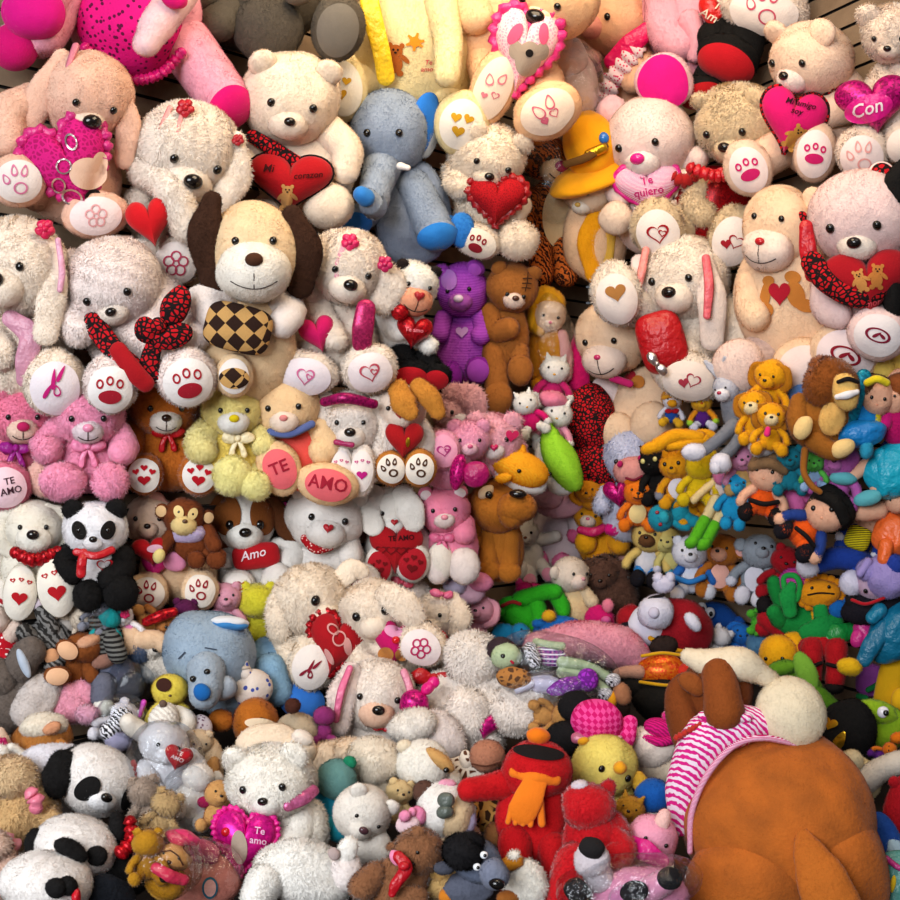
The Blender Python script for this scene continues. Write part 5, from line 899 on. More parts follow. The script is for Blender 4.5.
mini('stuffed_bear', 'white stuffed bear in a blue and white jersey below the green boots', 'stuffed bear', 691, 562, 18, -4, '#e4e4ee', b='#e0e4f2', l='#e4e4ee', a='#2468b8', er=.28, mz=.4); LB('jersey_band', [(676, 578, 16, 3), (690, 582, 20, 3), (704, 577, 16, 3)], M('felt', '#2a7cc8'))
mini('stuffed_mouse', 'brown stuffed mouse with a pink belly and large pink ears', 'stuffed mouse', 722, 560, 18, 8, '#b86c20', ear='side', belly='#f0b4a4', ic='#e6a8a0', er=.5, mz=.5, mc='#e8a888', tail='#a4611a', yaw=-18, ls=1.05)
mini('stuffed_mouse', 'grey and white stuffed mouse hanging down with white feet beside the brown mouse', 'stuffed mouse', 758, 562, 19, 12, '#98a0aa', ear='side', belly='#e4e2ee', shoe='#e8e4ee', l='#8a929c', hand='#e4e2ee', pose='stand', mz=.4, er=.36, ls=.8, yaw=8, pitch=-20)
mini('stuffed_bear', 'sparkly red plush partly covered by the grey mouse and green leafy plush', 'stuffed bear', 784, 570, 16, 20, '#a80c1c', mz=.35)
T('doll', 'doll with lilac hair in black clothes tied with a red cord', 'doll', SKN, V)
B(872, 606, 30, 18, -8, c='#16121c'); LB('cord', [(852, 600, 20, 1.8), (866, 604, 24, 1.8), (884, 598, 22, 1.8)], M('felt', '#b01020')); h = H(876, 580, 22, -18, 24, -30, .95, ear=None, mz=0, nose=None, eye=1.3, c='#d8b8d0'); P('hair', [blob(888, 576, 14, 26, 22, 20, 12), blob(868, 570, 18, 12, 12, 12), limb([(868, 562, 26, 5), (860, 574, 30, 4)])], pl('#a090cc'), fur=V)
T('stuffed_flower', 'orange plush flower with a frilled rim and a straight mouth on a yellow stem', 'stuffed flower', '#e8900c', V)
BL('stem', 820, 612, -4, 12, 20, 10, mat=pl('#f0b010'), fur=V); P('petals', [blob(820 + 22 * cos(a), 593 + 15 * sin(a), 8, 5, 5, 4) for a in np.arange(18) * .349], pl('#e8900c')); BL('face', 820, 593, 12, 21, 14, 10, mat=pl('#ee9a14'), fur=V); LB('mouth', [(808, 595, 21, .9), (820, 593, 23, .9), (834, 594, 20, .9)], BLKM); BL('eye', 812, 588, 21, 1.8, 1.8, 1.5, mat=BLK()); BL('eye', 829, 587, 21, 1.8, 1.8, 1.5, mat=BLK())
T('stuffed_plant', 'magenta and green striped plush plant head with an open grin next to the orange flower', 'stuffed plant', '#c03a9c', V)
BL('head', 797, 584, 10, 19, 15, 14, roll=20, mat=M('stripes', '#c844a4', '#a02c84', 3), fur=V); P('lips', limb([(784, 578, 20, 3), (787, 594, 24, 3.4), (796, 600, 24, 3), (800, 586, 26, 3), (795, 576, 24, 3)], closed=True, m=8), pl('#1c9c40')); BL('mouth', 792, 588, 21, 5, 9, 3, mat=BLKM); BL('stem', 800, 604, 2, 6, 12, 6, mat=pl('#1c9c40'))
T('stuffed_plant', 'green leafy plush with folded leaf arms sprawled under the orange flower', 'stuffed plant', '#128a3a', V)
B(808, 622, 34, 18, 6); LB('leaf', [(790, 612, 22, 7), (788, 596, 24, 9), (792, 586, 22, 5)], pl('#189a44'), .5, fur=V); A((782, 604, 8), (776, 590, 8), (774, 582, 7)); A((780, 620, 9), (774, 612, 8)); LB('leaf', [(822, 620, 20, 8), (820, 605, 22, 7), (822, 596, 20, 6)], pl('#189a44'), .6, fur=V); LB('leaf', [(836, 622, 18, 9), (822, 628, 24, 12), (806, 632, 22, 8)], pl('#149040'), .5, fur=V); P('skirt', [limb([(814, 634, 20, 8), (836, 634, 24, 11), (852, 630, 18, 8)], .5)], M('satin', '#128a3a'))
mini('stuffed_fish', 'blue plush tube with a dark round opening beside the orange flower', 'stuffed animal', 846, 606, 9, 70, '#1468b8', ear=None, legs=0, arms=0, mz=0, nose=None, eye=0, bs=1.4); BL('opening', 851, 600, 22, 6, 9, 3, mat=BLKM)
T('stuffed_fish', 'round cobalt blue plush fish with big white eyes under the brown mouse', 'stuffed fish', '#1a57b0', V)
B(716, 622, 24, 20, 20); 
for (x, y) in ((702, 608), (710, 613)): BL('eye', x, y, 17, 5, 6, 3, mat=M('plastic', '#eceaf0')); BL('pupil', x + 1, y + 1, 20, 2, 2.6, 1.4, mat=BLK())
BL('tail_fin', 738, 628, 4, 8, 12, 4, mat=pl('#1a57b0'), fur=V); BL('beak', 703, 622, 15, 4, 4, 4, mat=pl('#e0901c'))
mini('stuffed_elf', 'blue plush with white mittens and floppy ears behind the cream muzzle', 'stuffed animal', 738, 640, 12, 30, '#1a6ac0', hand='#d8dcf4', ear='flop', mz=.3, l='#1a5cb0')
mini('stuffed_bear', 'slate blue plush bear back showing beneath the white mittens', 'stuffed bear', 757, 652, 14, 20, '#4a789c', eye=0, mz=0, nose=None)
mini('stuffed_frog', 'lime green plush frog tucked beside the yellow chick', 'stuffed frog', 768, 622, 10, 90, '#4aa82c', ear=None, mz=.3)
T('cloth_doll', 'doll leg in red trousers with a black shoe resting on the yellow chick', 'doll', '#a80c1c', V)
P('trousers', limb([(768, 618, 0, 12), (782, 630, 6, 10), (788, 642, 10, 8)]), pl('#a80c1c'), fur=V); BL('shoe', 786, 646, 14, 12, 8, 9, roll=15, mat=pl('#141012'), fur=V); BL('shoe', 764, 606, 4, 8, 10, 7, mat=pl('#161014'), fur=V); B(764, 628, 9, 9)
T('stuffed_duck', 'yellow round plush duck with an orange bill under the black shoe', 'stuffed duck', '#eeac0c', V)
B(794, 652, 22, 20); H(779, 655, 20, -18, 24, 0, 1.05, ear=None, mz=.36, mc='#f08a20', nose=None, eye=1.2, mel=-30)
T('cloth_doll', 'red-legged plush doll with black knee bands standing on the green turtle', 'doll', '#b00c18', V)
B(821, 645, 22, 14); 
for x in (812, 836): P('leg', limb([(x, 648, 4, 12), (x, 668, 8, 10), (x - 1, 680, 10, 10)]), pl('#b00c18'), fur=V); LB('knee_band', [(x - 9, 664, 16, 2), (x, 666, 20, 2.2), (x + 9, 663, 16, 2)], BLKM); BL('shoe', x - 2, 688, 12, 10, 6, 9, mat=pl('#18100f'), fur=V)
T('stuffed_turtle', 'olive green stuffed turtle crawling beside the cream pillow-like paw', 'stuffed turtle', '#5c8c1a', V)
B(800, 690, 26, 22, 30); BL('head', 783, 668, 8, 15, 8, 10, roll=-8, mat=pl('#62961e'), fur=V); LB('flipper', [(818, 696, 12, 10), (830, 706, 14, 9), (838, 712, 12, 7)], pl('#4c7c14'), fur=V); BL('shell_rim', 806, 672, 14, 10, 20, 6, roll=-25, mat=pl('#7cb038'), fur=V)
T('stuffed_animal', 'purple round plush with green leaf collar near the teal satin doll', 'stuffed animal', '#a850b0', V)
B(872, 680, 16, 17); P('leaf_collar', [limb([(868, 690, 16, 3), (878, 684, 18, 3), (882, 676, 17, 2.5)], .6), limb([(858, 696, 12, 3), (866, 698, 16, 3)], .6)], pl('#147a3c'))
T('stuffed_flower', 'magenta folded plush bud beside the green leafy skirt', 'stuffed flower', '#c82c84', V)
P('petals', [blob(863, 630, 0, 10, 13, 8, -15), blob(858, 638, 4, 8, 10, 6, 20), blob(868, 640, 4, 7, 9, 6, -30)], M('satin', '#c82c84'), fur=None); BL('stem', 876, 620, -4, 9, 8, 7, mat=pl('#e8b010'), fur=V)
T('doll', 'doll in teal satin with a yellow foot, lying at the side edge', 'doll', '#0e6c8c', None)
P('body', blob(895, 632, 0, 24, 34, 20, 30), M('satin', '#0e6c90')); P('sleeve', [limb([(884, 628, 14, 10), (872, 645, 18, 10), (864, 660, 18, 8)], .5)], M('satin', '#0c6488')); BL('foot', 850, 667, 20, 13, 9, 8, roll=10, mat=pl('#e8b814'), fur=V); P('arm', limb([(880, 610, 14, 8), (872, 618, 18, 7)]), M('satin', '#14789c'))
T('felt_toy', 'flat-sided yellow felt toy standing at the side edge beneath the teal doll', 'toy', '#dca80c', None)
P('body', Puff('pillow', 891, 684, 0, 15, 32, 9, 12), M('felt', '#dca60c')); BL('arm', 900, 700, 10, 9, 12, 6, mat=M('felt', '#e8b414'))
mini('stuffed_bear', 'grey-white plush bear tucked beside the dark red coat', 'stuffed bear', 718, 642, 11, 30, '#d4d0d4', b='#d8d4d2', eye=0, mz=0, nose=None)
T('doll', 'white-haired doll in a dark red coat with white shirt and gloves, lying on its side', 'doll', '#e2dfee', V, dy=.08)
B(680, 628, 34, 30, 28, c='#980c1c'); P('shirt', blob(648, 625, 8, 20, 22, 14, 30), M('felt', '#dfe0f0')); BL('head', 656, 612, 26, 18, 17, 16, mat=pl('#e2dfee'), fur=V); P('nose', blob(654, 613, 42, 6, 6, 4), pl('#d4d0e6')); P('strap', limb([(642, 618, 30, 1.6), (648, 600, 32, 1.6), (664, 595, 34, 1.6)]), BLKM); LB('gold_trim', [(650, 638, 20, 2.5), (668, 648, 26, 2.5), (684, 652, 24, 2.5)], M('felt', '#e0a010')); BL('glove', 693, 622, 30, 6, 11, 6, roll=-35, mat=pl('#e4e2f0'), fur=V); P('glove', [blob(664, 584, 16, 11, 9, 8), blob(658, 578, 18, 5, 6, 5), blob(670, 578, 18, 5, 6, 5)], pl('#dcd8ec'), fur=V); BL('sleeve', 630, 620, -2, 14, 16, 12, mat=pl('#a00c1c'), fur=V); BL('trousers', 628, 632, 6, 11, 12, 9, roll=30, mat=pl('#17131c'), fur=V)
T('doll', 'doll in a red and gold satin jacket with black trousers, lying face down', 'doll', '#c8947c', V)
B(663, 670, 25, 17, 5, mat=M('sequin', '#d02010', '#e8801c'), f=None, name='jacket'); P('trousers', [blob(660, 700, 2, 29, 22, 20, 8), limb([(640, 690, 4, 10), (624, 682, -2, 9)])], pl('#17130f'), fur=V); LB('gold_trim', [(640, 682, 16, 1.8), (662, 685, 20, 1.8), (684, 686, 14, 1.8)], M('felt', '#d8a010')); LB('gold_trim', [(642, 656, 14, 1.8), (662, 653, 17, 1.8), (680, 655, 14, 1.8)], M('felt', '#d8a010')); A((640, 672, 7), (626, 672, 6), (618, 673, 5), c='#c8947c'); A((684, 672, 8), (692, 668, 7), c='#d03020'); BL('head', 664, 646, -6, 14, 10, 11, mat=pl('#2a1c18'), fur=V)
# ---------------------------------------------------------------- heap, far edge on the left
mini('stuffed_bear', 'cream and grey plush bear lying on the heap under the shelf edge', 'stuffed bear', 75, 622, 13, 60, '#d8c8b4', b='#c0b8b0', eye=0, mz=.4)
mini('stuffed_bear', 'silver grey plush wrapped in film below the seated panda', 'stuffed bear', 97, 612, 11, 20, '#8c8c98'); BAG(97, 612, 16, 18, 14)
mini('stuffed_bear', 'teal plush just below the shelf next to a pink flower', 'stuffed bear', 108, 624, 12, 10, '#18a0a0', dy=.02, eye=0, nose=None, mz=0)
mini('stuffed_bear', 'white plush with a pink rose beneath the white paw soles', 'stuffed bear', 124, 622, 12, -20, '#eee8ea', b='#e884b8', eye=0); FL(125, 614, 5, M('satin', '#c81c58'), 16)
mini('stuffed_bear', 'caramel plush bear wearing a red sequin band beneath the heap of soles', 'stuffed bear', 160, 626, 14, 100, '#b8763c', b='#d09858', eye=0); LB('sequin_band', [(146, 622, 18, 5), (160, 616, 22, 6), (174, 612, 20, 5)], RSEQ)
T('stuffed_bear', 'peach plush bear lying across the heap behind the blue elephant', 'stuffed bear', '#e8c4a0', V)
B(128, 640, 30, 16, 10); A((140, 640, 10), (155, 640, 10), (165, 645, 9)); BL('head', 104, 634, 4, 15, 13, 12, mat=pl('#e8c4a0'), fur=V)
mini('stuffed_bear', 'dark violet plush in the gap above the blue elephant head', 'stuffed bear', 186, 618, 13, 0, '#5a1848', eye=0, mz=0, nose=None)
mini('stuffed_bear', 'pink plush bear behind the big grey-blue elephant', 'stuffed bear', 226, 606, 16, 0, '#e0a0b4', mz=.4)
mini('stuffed_bear', 'lemon yellow fluffy plush squeezed between elephant and cream dog', 'stuffed bear', 258, 612, 20, 0, '#d8d034', f=(2.6, .7), eye=0, mz=0, nose=None)
T('stuffed_zebra', 'grey striped stuffed zebra lying head down at the heap edge', 'stuffed zebra', '#6c6a68', V); zm = M('zebra', '#7a7876', '#2a2826', 1.3)
B(48, 642, 26, 24, -20, mat=zm); A((34, 640, 9), (24, 632, 9), mat=zm); P('leg', limb([(52, 630, 8, 9), (44, 616, 10, 8), (38, 606, 8, 6)]), zm); BL('hoof', 37, 604, 9, 7, 7, 6, mat=pl('#d8c8d4')); P('leg', limb([(60, 655, 8, 10), (52, 668, 12, 9)]), zm)
T('stuffed_tiger', 'grey plush with black tiger stripes beside the brown monkey', 'stuffed tiger', '#5c5c5c', V)
B(106, 640, 18, 22, mat=M('stripes', '#6c6c68', '#1c1a1a', 1.4)); P('leg', limb([(112, 640, 8, 10), (118, 655, 12, 10)]), M('stripes', '#6c6c68', '#1c1a1a', 1.4)); BL('head', 98, 622, -2, 14, 12, 12, mat=M('stripes', '#6c6c68', '#1c1a1a', 1.4))
T('stuffed_mouse', 'pale stuffed mouse in a red polka dot dress, cut by the side edge', 'stuffed mouse', '#ecd4c4', V)
B(4, 652, 18, 26, mat=M('dots', '#f0e4e0', '#b80c20', 2.4), f=None, name='dress'); A((10, 636, 9), (16, 628, 8)); P('skirt', blob(4, 662, 6, 22, 14, 16), M('dots', '#f0e4e0', '#b80c20', 2.4)); BL('head', -4, 620, 6, 14, 14, 12, mat=pl('#ecd4c4'), fur=V)
T('stuffed_elephant', 'taupe fuzzy stuffed elephant lying at the side edge with a pale belly', 'stuffed elephant', '#6c6058', (2.4, .7))
B(14, 694, 44, 34, -35); BL('belly_patch', 36, 700, 18, 20, 32, 12, roll=42, mat=pl('#cfc4be', S), fur=(3, .6)); P('leg', limb([(20, 668, 14, 17), (26, 656, 20, 16), (32, 650, 22, 15)]), pl('#6c6058', S), fur=(2.4, .7)); BL('sole', 24, 664, 34, 5, 16, 4, roll=-22, mat=pl('#b8c4d4')); P('leg', limb([(2, 680, 10, 20), (-10, 672, 10, 18)]), pl('#6c6058', S), fur=(2.4, .7))
T('stuffed_monkey', 'brown stuffed monkey lying on its back with peach soles up', 'stuffed monkey', '#86471a', (2.4, .7))
B(72, 668, 20, 22, 30); BL('head', 84, 648, 8, 19, 16, 16, mat=pl('#86471a'), fur=(2.4, .7)); BL('face', 88, 642, 18, 13, 7, 8, roll=-20, mat=pl('#e0a884'), fur=V); Fo(68, 650, 13, 10, 30, '#eab890', frm=(70, 664), dw=6); Fo(57, 676, 14, 10, -5, '#eab890', frm=(66, 670), dw=10); Fo(52, 656, 9, 9, 10, '#d89c70', dw=2); A((86, 664, 8), (92, 676, 8))
T('stuffed_animal', 'pink fluffy plush ball curled beside the grey satin elephant', 'stuffed animal', '#eda2b8', (4, .6))
B(70, 704, 22, 20); B(82, 694, 16, 14, name='head'); BL('foot', 88, 714, 16, 12, 9, 9, mat=pl('#dca0b8', S), fur=(4, .6)); 
T('stuffed_elephant', 'grey satin stuffed elephant with a white foot in a clear wrapper', 'stuffed elephant', '#6a6c7c', V)
B(112, 676, 24, 26, 10, c='#64677a'); P('leg', limb([(104, 684, 14, 13), (102, 698, 18, 12)]), pl('#6a6c7c'), fur=V); BL('foot', 103, 706, 22, 10, 11, 8, mat=pl('#eceade'), fur=V); BL('ear', 104, 660, 16, 14, 8, 6, roll=-25, mat=pl('#9c7060'), fur=V); BL('trunk', 130, 690, 14, 14, 18, 12, roll=20, mat=pl('#4c4c54'), fur=V); BAG(128, 684, 26, 24, 24, col='#e8ecf0')
T('stuffed_dog', 'white and slate blue shaggy stuffed puppy with a dark nose beside the elephant trunk', 'stuffed dog', '#e6dccf', S)
B(160, 664, 18, 20); BL('ear', 137, 646, 10, 14, 16, 9, roll=-15, mat=pl('#4c5c78', S), fur=S); H(152, 646, 15, 18, 0, 20, .95, ear=None, mz=.4, ns=.25, eye=1.2)
mini('stuffed_zebra', 'small white stuffed zebra with fine black stripes in a clear bag', 'stuffed zebra', 120, 722, 15, 40, '#e4e0e6', eye=0, mz=0, nose=None, arms=1)
cur.parts[0].mat = M('zebra', '#eceaf0', '#17151a', 2.4); P('leg', limb([(124, 716, 16, 10), (108, 732, 20, 9)]), M('zebra', '#eceaf0', '#17151a', 2.4)); BL('hoof', 118, 742, 20, 13, 10, 9, mat=pl('#a8a4c0'), fur=V); LB('horn', [(140, 716, 14, 2), (144, 702, 16, 3)], M('satin', '#c83cb0')); BAG(122, 722, 30, 30, 26)
T('stuffed_dog', 'tan and white stuffed puppy with a pink ear lying upside down on the heap', 'stuffed dog', '#c07c38', (2.4, .7))
B(28, 744, 18, 30, 25, c='#a8682c'); H(46, 738, 27, 6, 40, 160, .82, ear=None, mz=0, nose=None, eye=0); BL('crown', 44, 726, 16, 24, 13, 18, roll=-6, mat=pl('#ece0cc', S), fur=(2.4, .7)); BL('ear', 52, 728, 34, 10, 6, 4, roll=-25, mat=pl('#dc9c74'), fur=V); EAR((60, 744, 6, 30), (66, 752, 9, 30), (70, 758, 4, 28), c='#c07c38')
T('stuffed_animal', 'small plush with a magenta flower patch at the side edge', 'stuffed animal', '#d8b8a0', V)
B(2, 752, 10, 24); FL(2, 743, 6, M('satin', '#b01458'), 12)
mini('stuffed_animal', 'white fluffy plush peeping out above the panda head', 'stuffed animal', 28, 764, 15, 90, '#efe6da', eye=0, mz=0, nose=None, f=(3, .6), ear=None)
# ---------------------------------------------------------------- the blue elephants
T('stuffed_elephant', 'large grey-blue stuffed elephant head with closed stitched eyes and a blue-tipped trunk', 'stuffed elephant', '#9db0c2', V)
B(226, 690, 30, 30); h = H(208, 652, 48, 0, 12, 10, .88, ear=None, mz=0, nose=None, eye=0)
P('stitched_eyes', [stroke(h.s[0], [(-26, -4), (-21, 4)], 1.3, 2), stroke(h.s[0], [(-4, 12), (8, 12)], 1.3, 2)], M('felt', '#3c4656'), h, decal=True)
P('forehead_tuft', [blob(230, 622, 34, 19, 6, 10, 4)], M('felt', '#e4e6ea'), h); P('tuft_rim', blob(230, 625, 33, 19, 6, 11, 4), M('felt', '#3c84c4'), h)
P('trunk', [limb([(206, 668, 40, 20), (206, 688, 54, 17), (204, 696, 60, 15)])], pl('#a4b2c0'), fur=V); BL('trunk_tip', 202, 692, 76, 9, 9, 5, mat=M('felt', '#1464b0')); BL('cheek', 224, 688, 46, 14, 12, 10, roll=-25, mat=pl('#aab4c0'), fur=V)
for (x, y) in ((193, 679), (207, 672)): BL('eye', x, y, 64, 3.4, 3.4, 3, mat=BLK())
T('stuffed_elephant', 'light blue plush elephant seen by its leg and bright blue sole below the cream dog', 'stuffed elephant', '#86acc8', V)
B(270, 662, 22, 26); P('leg', [limb([(270, 668, 12, 17), (278, 692, 18, 16)])], pl('#86acc8'), fur=V); Fo(302, 700, 22, 17, 8, '#3478d0', frm=(284, 690), fr_r=14, ss=.98)
T('gift_pouch', 'cloth pouch printed with small blue hearts next to the elephant trunk', 'pouch', '#d8ccc0', None); P('pouch', [blob(253, 688, 0, 22, 18, 15, -10, lump=.05), limb([(246, 674, 4, 7), (244, 662, 6, 4)])], M('dots', '#3c4c9c', '#dccfc4', 1.3)); BL('tie', 244, 668, 6, 7, 3, 6, mat=M('felt', '#c8b8a8'))
mini('stuffed_dog', 'orange-brown stuffed dog with a white blaze lying under the heart pouch', 'stuffed dog', 242, 722, 25, 95, '#b8681c', f=(2.4, .7), mz=0, nose=None, eye=0, arms=0, legs=0, bs=.6, ear=None); DC([p for p in cur.parts if p.name == 'head'][0], 'disc', 0, 4, 5, 14, M('plush', '#ecd4b4'), 'blaze', eps=2.6); BL('nose', 262, 722, 22, 5, 5, 4, mat=M('plush', '#4a2a18'))
mini('stuffed_dog', 'grey-beige plush dog with a dark brown nose under the blue sole', 'stuffed dog', 296, 744, 22, 10, '#bca88c', mz=0, nose=None, eye=0, arms=0, legs=1, ear=None); BL('nose', 293, 706, 26, 8, 8, 7, mat=M('plush', '#4a2418'), fur=V)
mini('stuffed_animal', 'plum purple round plush in the gap under the blue sole', 'stuffed animal', 324, 722, 11, 0, '#8c2c6c', ear=None, eye=0, mz=0, nose=None, arms=0)
# ---------------------------------------------------------------- cream dogs in the middle
T('stuffed_animal', 'white plush back between the white bunny and the cream dogs with a coral bow', 'stuffed animal', '#e8d8cc', S)
B(404, 594, 26, 20); BOW(402, 582, 10, 20, M('satin', '#e05068'), tails=0)
T('stuffed_pig', 'pink and lilac plush in film between the brown hound and the cream dogs', 'stuffed pig', '#e6b8cc', V)
B(466, 588, 20, 16); BL('head', 480, 582, 6, 13, 10, 9, mat=pl('#e88cb0'), fur=V); BL('muzzle', 455, 586, 10, 12, 9, 8, mat=pl('#cfc4dc'), fur=V)
mini('stuffed_bunny', 'pink stuffed bunny with a magenta-lined ear resting on the shaggy cream back', 'stuffed bunny', 478, 618, 16, 10, '#eba4b4', ear='flop', ic='#c01c68', mz=.4, yaw=-15, arms=0)
T('stuffed_dog', 'small shaggy cream stuffed dog with a pink top bow and red vest', 'stuffed dog', '#f6e4c4', S)
B(446, 650, 24, 26); H(438, 616, 26, -24, 8, -4, .96, ear=None, mz=.45, ns=.16); EAR((454, 600, 7, 26), (460, 618, 11, 32), (456, 632, 8, 32)); BOW(442, 594, 10, 10, M('satin', '#e0668c'), tails=0, dw=14); LB('vest', [(432, 630, 24, 6), (440, 640, 28, 9), (440, 654, 28, 8)], RSAT, .5)
T('stuffed_dog', 'shaggy cream stuffed dog with a big red sequin-edged heart and an embroidered sole', 'stuffed dog', '#f6e5c4', S)
B(306, 652, 40, 40); H(312, 600, 40, 34, 10, 6, .92, ear=None, mz=.4, nose=None, eye=1.5, mel=-14); EAR((286, 588, 10, 24), (280, 610, 15, 30), (278, 632, 11, 28)); EAR((340, 580, 10, 18), (352, 570, 12, 18), (362, 572, 8, 16))
h = HT(336, 644, 29, 36, 12, M('felt', '#a80c18'), 14, 12, frill=RSEQ, fw=.13); DCS(h, [('odisc', 2, 6, 7, 8, 0), ('odisc', -6, 14, 7, 5, 30), ('disc', 12, 0, 4, 9, -20), ('disc', -4, -14, 9, 3, 50)], M('felt', '#d89a94'), 'pattern', eps=1.2); A((282, 636, 15), (288, 652, 15), (296, 662, 13)); Fo(312, 662, 23, 29, 12, '#f3e8e0', 'sprig', '#8c1830', dw=12, frm=(300, 655), ss=.74)
T('stuffed_dog', 'shaggy cream stuffed dog with an ear thrown across its face and a magenta heart', 'stuffed dog', '#f6e4c4', S)
B(384, 652, 40, 38); H(374, 612, 34, -8, 12, -12, .95, ear=None, mz=.45, nose=None, eye=1.5); EAR((386, 594, 12, 40), (404, 606, 16, 46), (414, 618, 12, 44)); h = HT(396, 642, 26, 28, 10, M('felt', '#c80c64'), 13, 0); DCS(h, [('disc', -4, 10, 10, 6, 10)], M('felt', '#e89cc0'), 'ribbon_patch', eps=1); DCS(h, [('disc', -8, -14, 8, 7, 0), ('disc', 8, -12, 7, 6, 0)], M('felt', '#b8783c'), 'bear_patch', eps=1.2); BL('ball', 396, 640, 47, 4, 4, 3, mat=M('plastic', '#d01018'))
l = Fo(423, 644, 25, 21, 30, '#f0e2d4', 'flower', '#b8285c', dw=16, frm=(400, 635)); A((352, 640, 14), (362, 660, 15), (372, 668, 13))
T('stuffed_dog', 'shaggy cream stuffed dog with pink-streaked ears and a peach muzzle', 'stuffed dog', '#f7ead2', S)
B(372, 728, 32, 22); H(376, 696, 39, 6, 14, 6, .96, ear=None, mz=.48, mc='#eec4a8', ns=.17, eaz=28); EAR((352, 670, 9, 30), (342, 695, 14, 36), (338, 725, 11, 34), c='#eedcc8'); LB('lace', [(350, 668, 42, 3.5), (341, 692, 50, 4), (336, 720, 46, 3.5)], M('satin', '#e06c94'), .4); LB('lace', [(404, 672, 40, 4), (410, 690, 42, 4), (408, 704, 42, 3)], M('satin', '#e08ca4'), .4); BOW(382, 728, 9, 10, RSAT, tails=0, dw=12)
T('stuffed_dog', 'big shaggy cream stuffed dog lying flat with its back and legs to the viewer', 'stuffed dog', '#f6ead6', S2)
B(478, 700, 62, 34, 4, rw=30); BL('head', 473, 660, 12, 27, 28, 24, mat=pl('#f3e8d2', S2), fur=S2); P('leg', blob(466, 716, 24, 24, 30, 18, 15), pl('#f6ead6', S2), fur=S2); P('leg', blob(524, 708, 26, 34, 28, 22, -10), pl('#f6ead6', S2), fur=S2); BL('belly', 478, 742, 14, 24, 16, 14, mat=pl('#f6ead6', S2), fur=S2); HT(484, 726, 20, 15, 0, MSEQ, 8, -8)
T('stuffed_dog', 'cream stuffed dog lying on its side with its small dark nose pointing away', 'stuffed dog', '#f1e4d2', S)
B(432, 736, 34, 26, 20); BL('head', 412, 726, 16, 24, 17, 17, roll=-15, mat=pl('#f2ead6', S), fur=S); BL('nose', 417, 744, 34, 3.4, 3.4, 3, mat=BLK())
T('bow_pillow', 'red fabric bow pillow bunched between the cream dogs', 'pillow', RD, None); BOW(434, 678, 20, 5, M('satin', '#b40c18'), tails=1, w=0)
T('candy_pillow', 'hot pink candy-shaped sequin pillow beside the red bow', 'pillow', MG, None); P('sweet', blob(414, 704, 0, 15, 15, 12), MSEQ); P('wrapper_end', [blob(428, 688, 2, 8, 6, 5, -40), limb([(424, 692, 2, 3), (434, 682, 2, 6)], .5)], M('satin', '#e0147c')); BL('wrapper_end', 402, 716, 1, 6, 5, 4, mat=M('satin', '#e0147c'))
# ---------------------------------------------------------------- centre right of the heap
T('cushion', 'long pink fluffy tube cushion lying across the heap', 'cushion', '#f0a2b4', (3.2, .8))
P('tube', [limb([(536, 646, -2, 13), (580, 640, 2, 19), (620, 648, 4, 21), (640, 662, 2, 14)])], pl('#f0a2b4'), fur=(3.2, .8)); BL('end_cap', 642, 652, 0, 8, 10, 10, mat=M('felt', '#d84880'))
T('doll', 'pale green cloth doll in a purple plaid dress lying inside a clear bag', 'doll', '#b8c8a0', V, dy=.1)
B(550, 655, 18, 12, 15, mat=M('plaid', '#5c2c7c', '#a84c9c', 2), f=None, name='dress'); h = BL('head', 506, 656, 12, 15, 13, 12, mat=pl('#bccca4'), fur=V); BL('hair', 500, 650, 4, 14, 13, 11, mat=pl('#3a2a30'), fur=V); BL('eye', 503, 656, 23, 2.5, 2.5, 1.5, mat=BLK()); LB('mouth', [(511, 661, 22, 1.4), (513, 663, 22, 1.4)], M('felt', '#b01838')); LB('sleeve', [(530, 648, 14, 7), (535, 662, 14, 7)], M('zebra', '#e8e4ea', '#1c1820', 3)); A((536, 642, 4), (550, 645, 4), (562, 646, 4))
for (y, y2) in ((662, 676), (672, 690)): P('leg', limb([(562, y, 10, 6), (586, y + 4, 12, 5), (606, y2, 12, 5)]), pl('#b8c8a0'), fur=V); BL('boot', 613 - (y > 665) * 8, y2 + 4, 14, 8, 7, 6, mat=M('zebra', '#eceaf0', '#141218', 4))
BAG(556, 668, 62, 34, 22, roll=14)
T('doll', 'brown and violet cloth doll with a purple bubbly skirt below the plaid doll', 'doll', '#8c5a38', V, dy=.06)
BL('head', 514, 678, 4, 18, 11, 10, roll=8, mat=M('spots', '#5a3a24', '#b0763c', 1.4)); B(545, 684, 18, 9, 6, c='#d8d4ec'); P('skirt', [blob(568, 686, 4, 22, 9, 9, -14), blob(588, 680, 6, 11, 12, 10)], M('spots', '#a030c0', '#6c1c88', 2)); P('leg', limb([(530, 684, 4, 5), (518, 690, 4, 4)]), pl('#e8e4f4'), fur=V); BAG(552, 688, 46, 18, 18, roll=4)
mini('stuffed_dog', 'honey tan plush dog leg and paw resting beside the shaggy cream legs', 'stuffed dog', 556, 716, 13, 90, '#c08a4c', eye=0, mz=0, nose=None, ear=None)
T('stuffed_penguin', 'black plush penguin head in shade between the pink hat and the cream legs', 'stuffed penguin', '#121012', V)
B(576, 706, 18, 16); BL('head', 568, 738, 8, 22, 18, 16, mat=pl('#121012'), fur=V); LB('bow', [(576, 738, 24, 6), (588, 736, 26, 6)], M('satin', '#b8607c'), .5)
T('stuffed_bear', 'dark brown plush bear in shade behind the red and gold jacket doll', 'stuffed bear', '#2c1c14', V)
B(614, 706, 16, 18, 20); BL('muzzle', 622, 694, 8, 9, 12, 8, roll=-20, mat=pl('#a8704c'), fur=V); BL('ear', 612, 700, 10, 5, 9, 5, mat=pl('#d89010'))
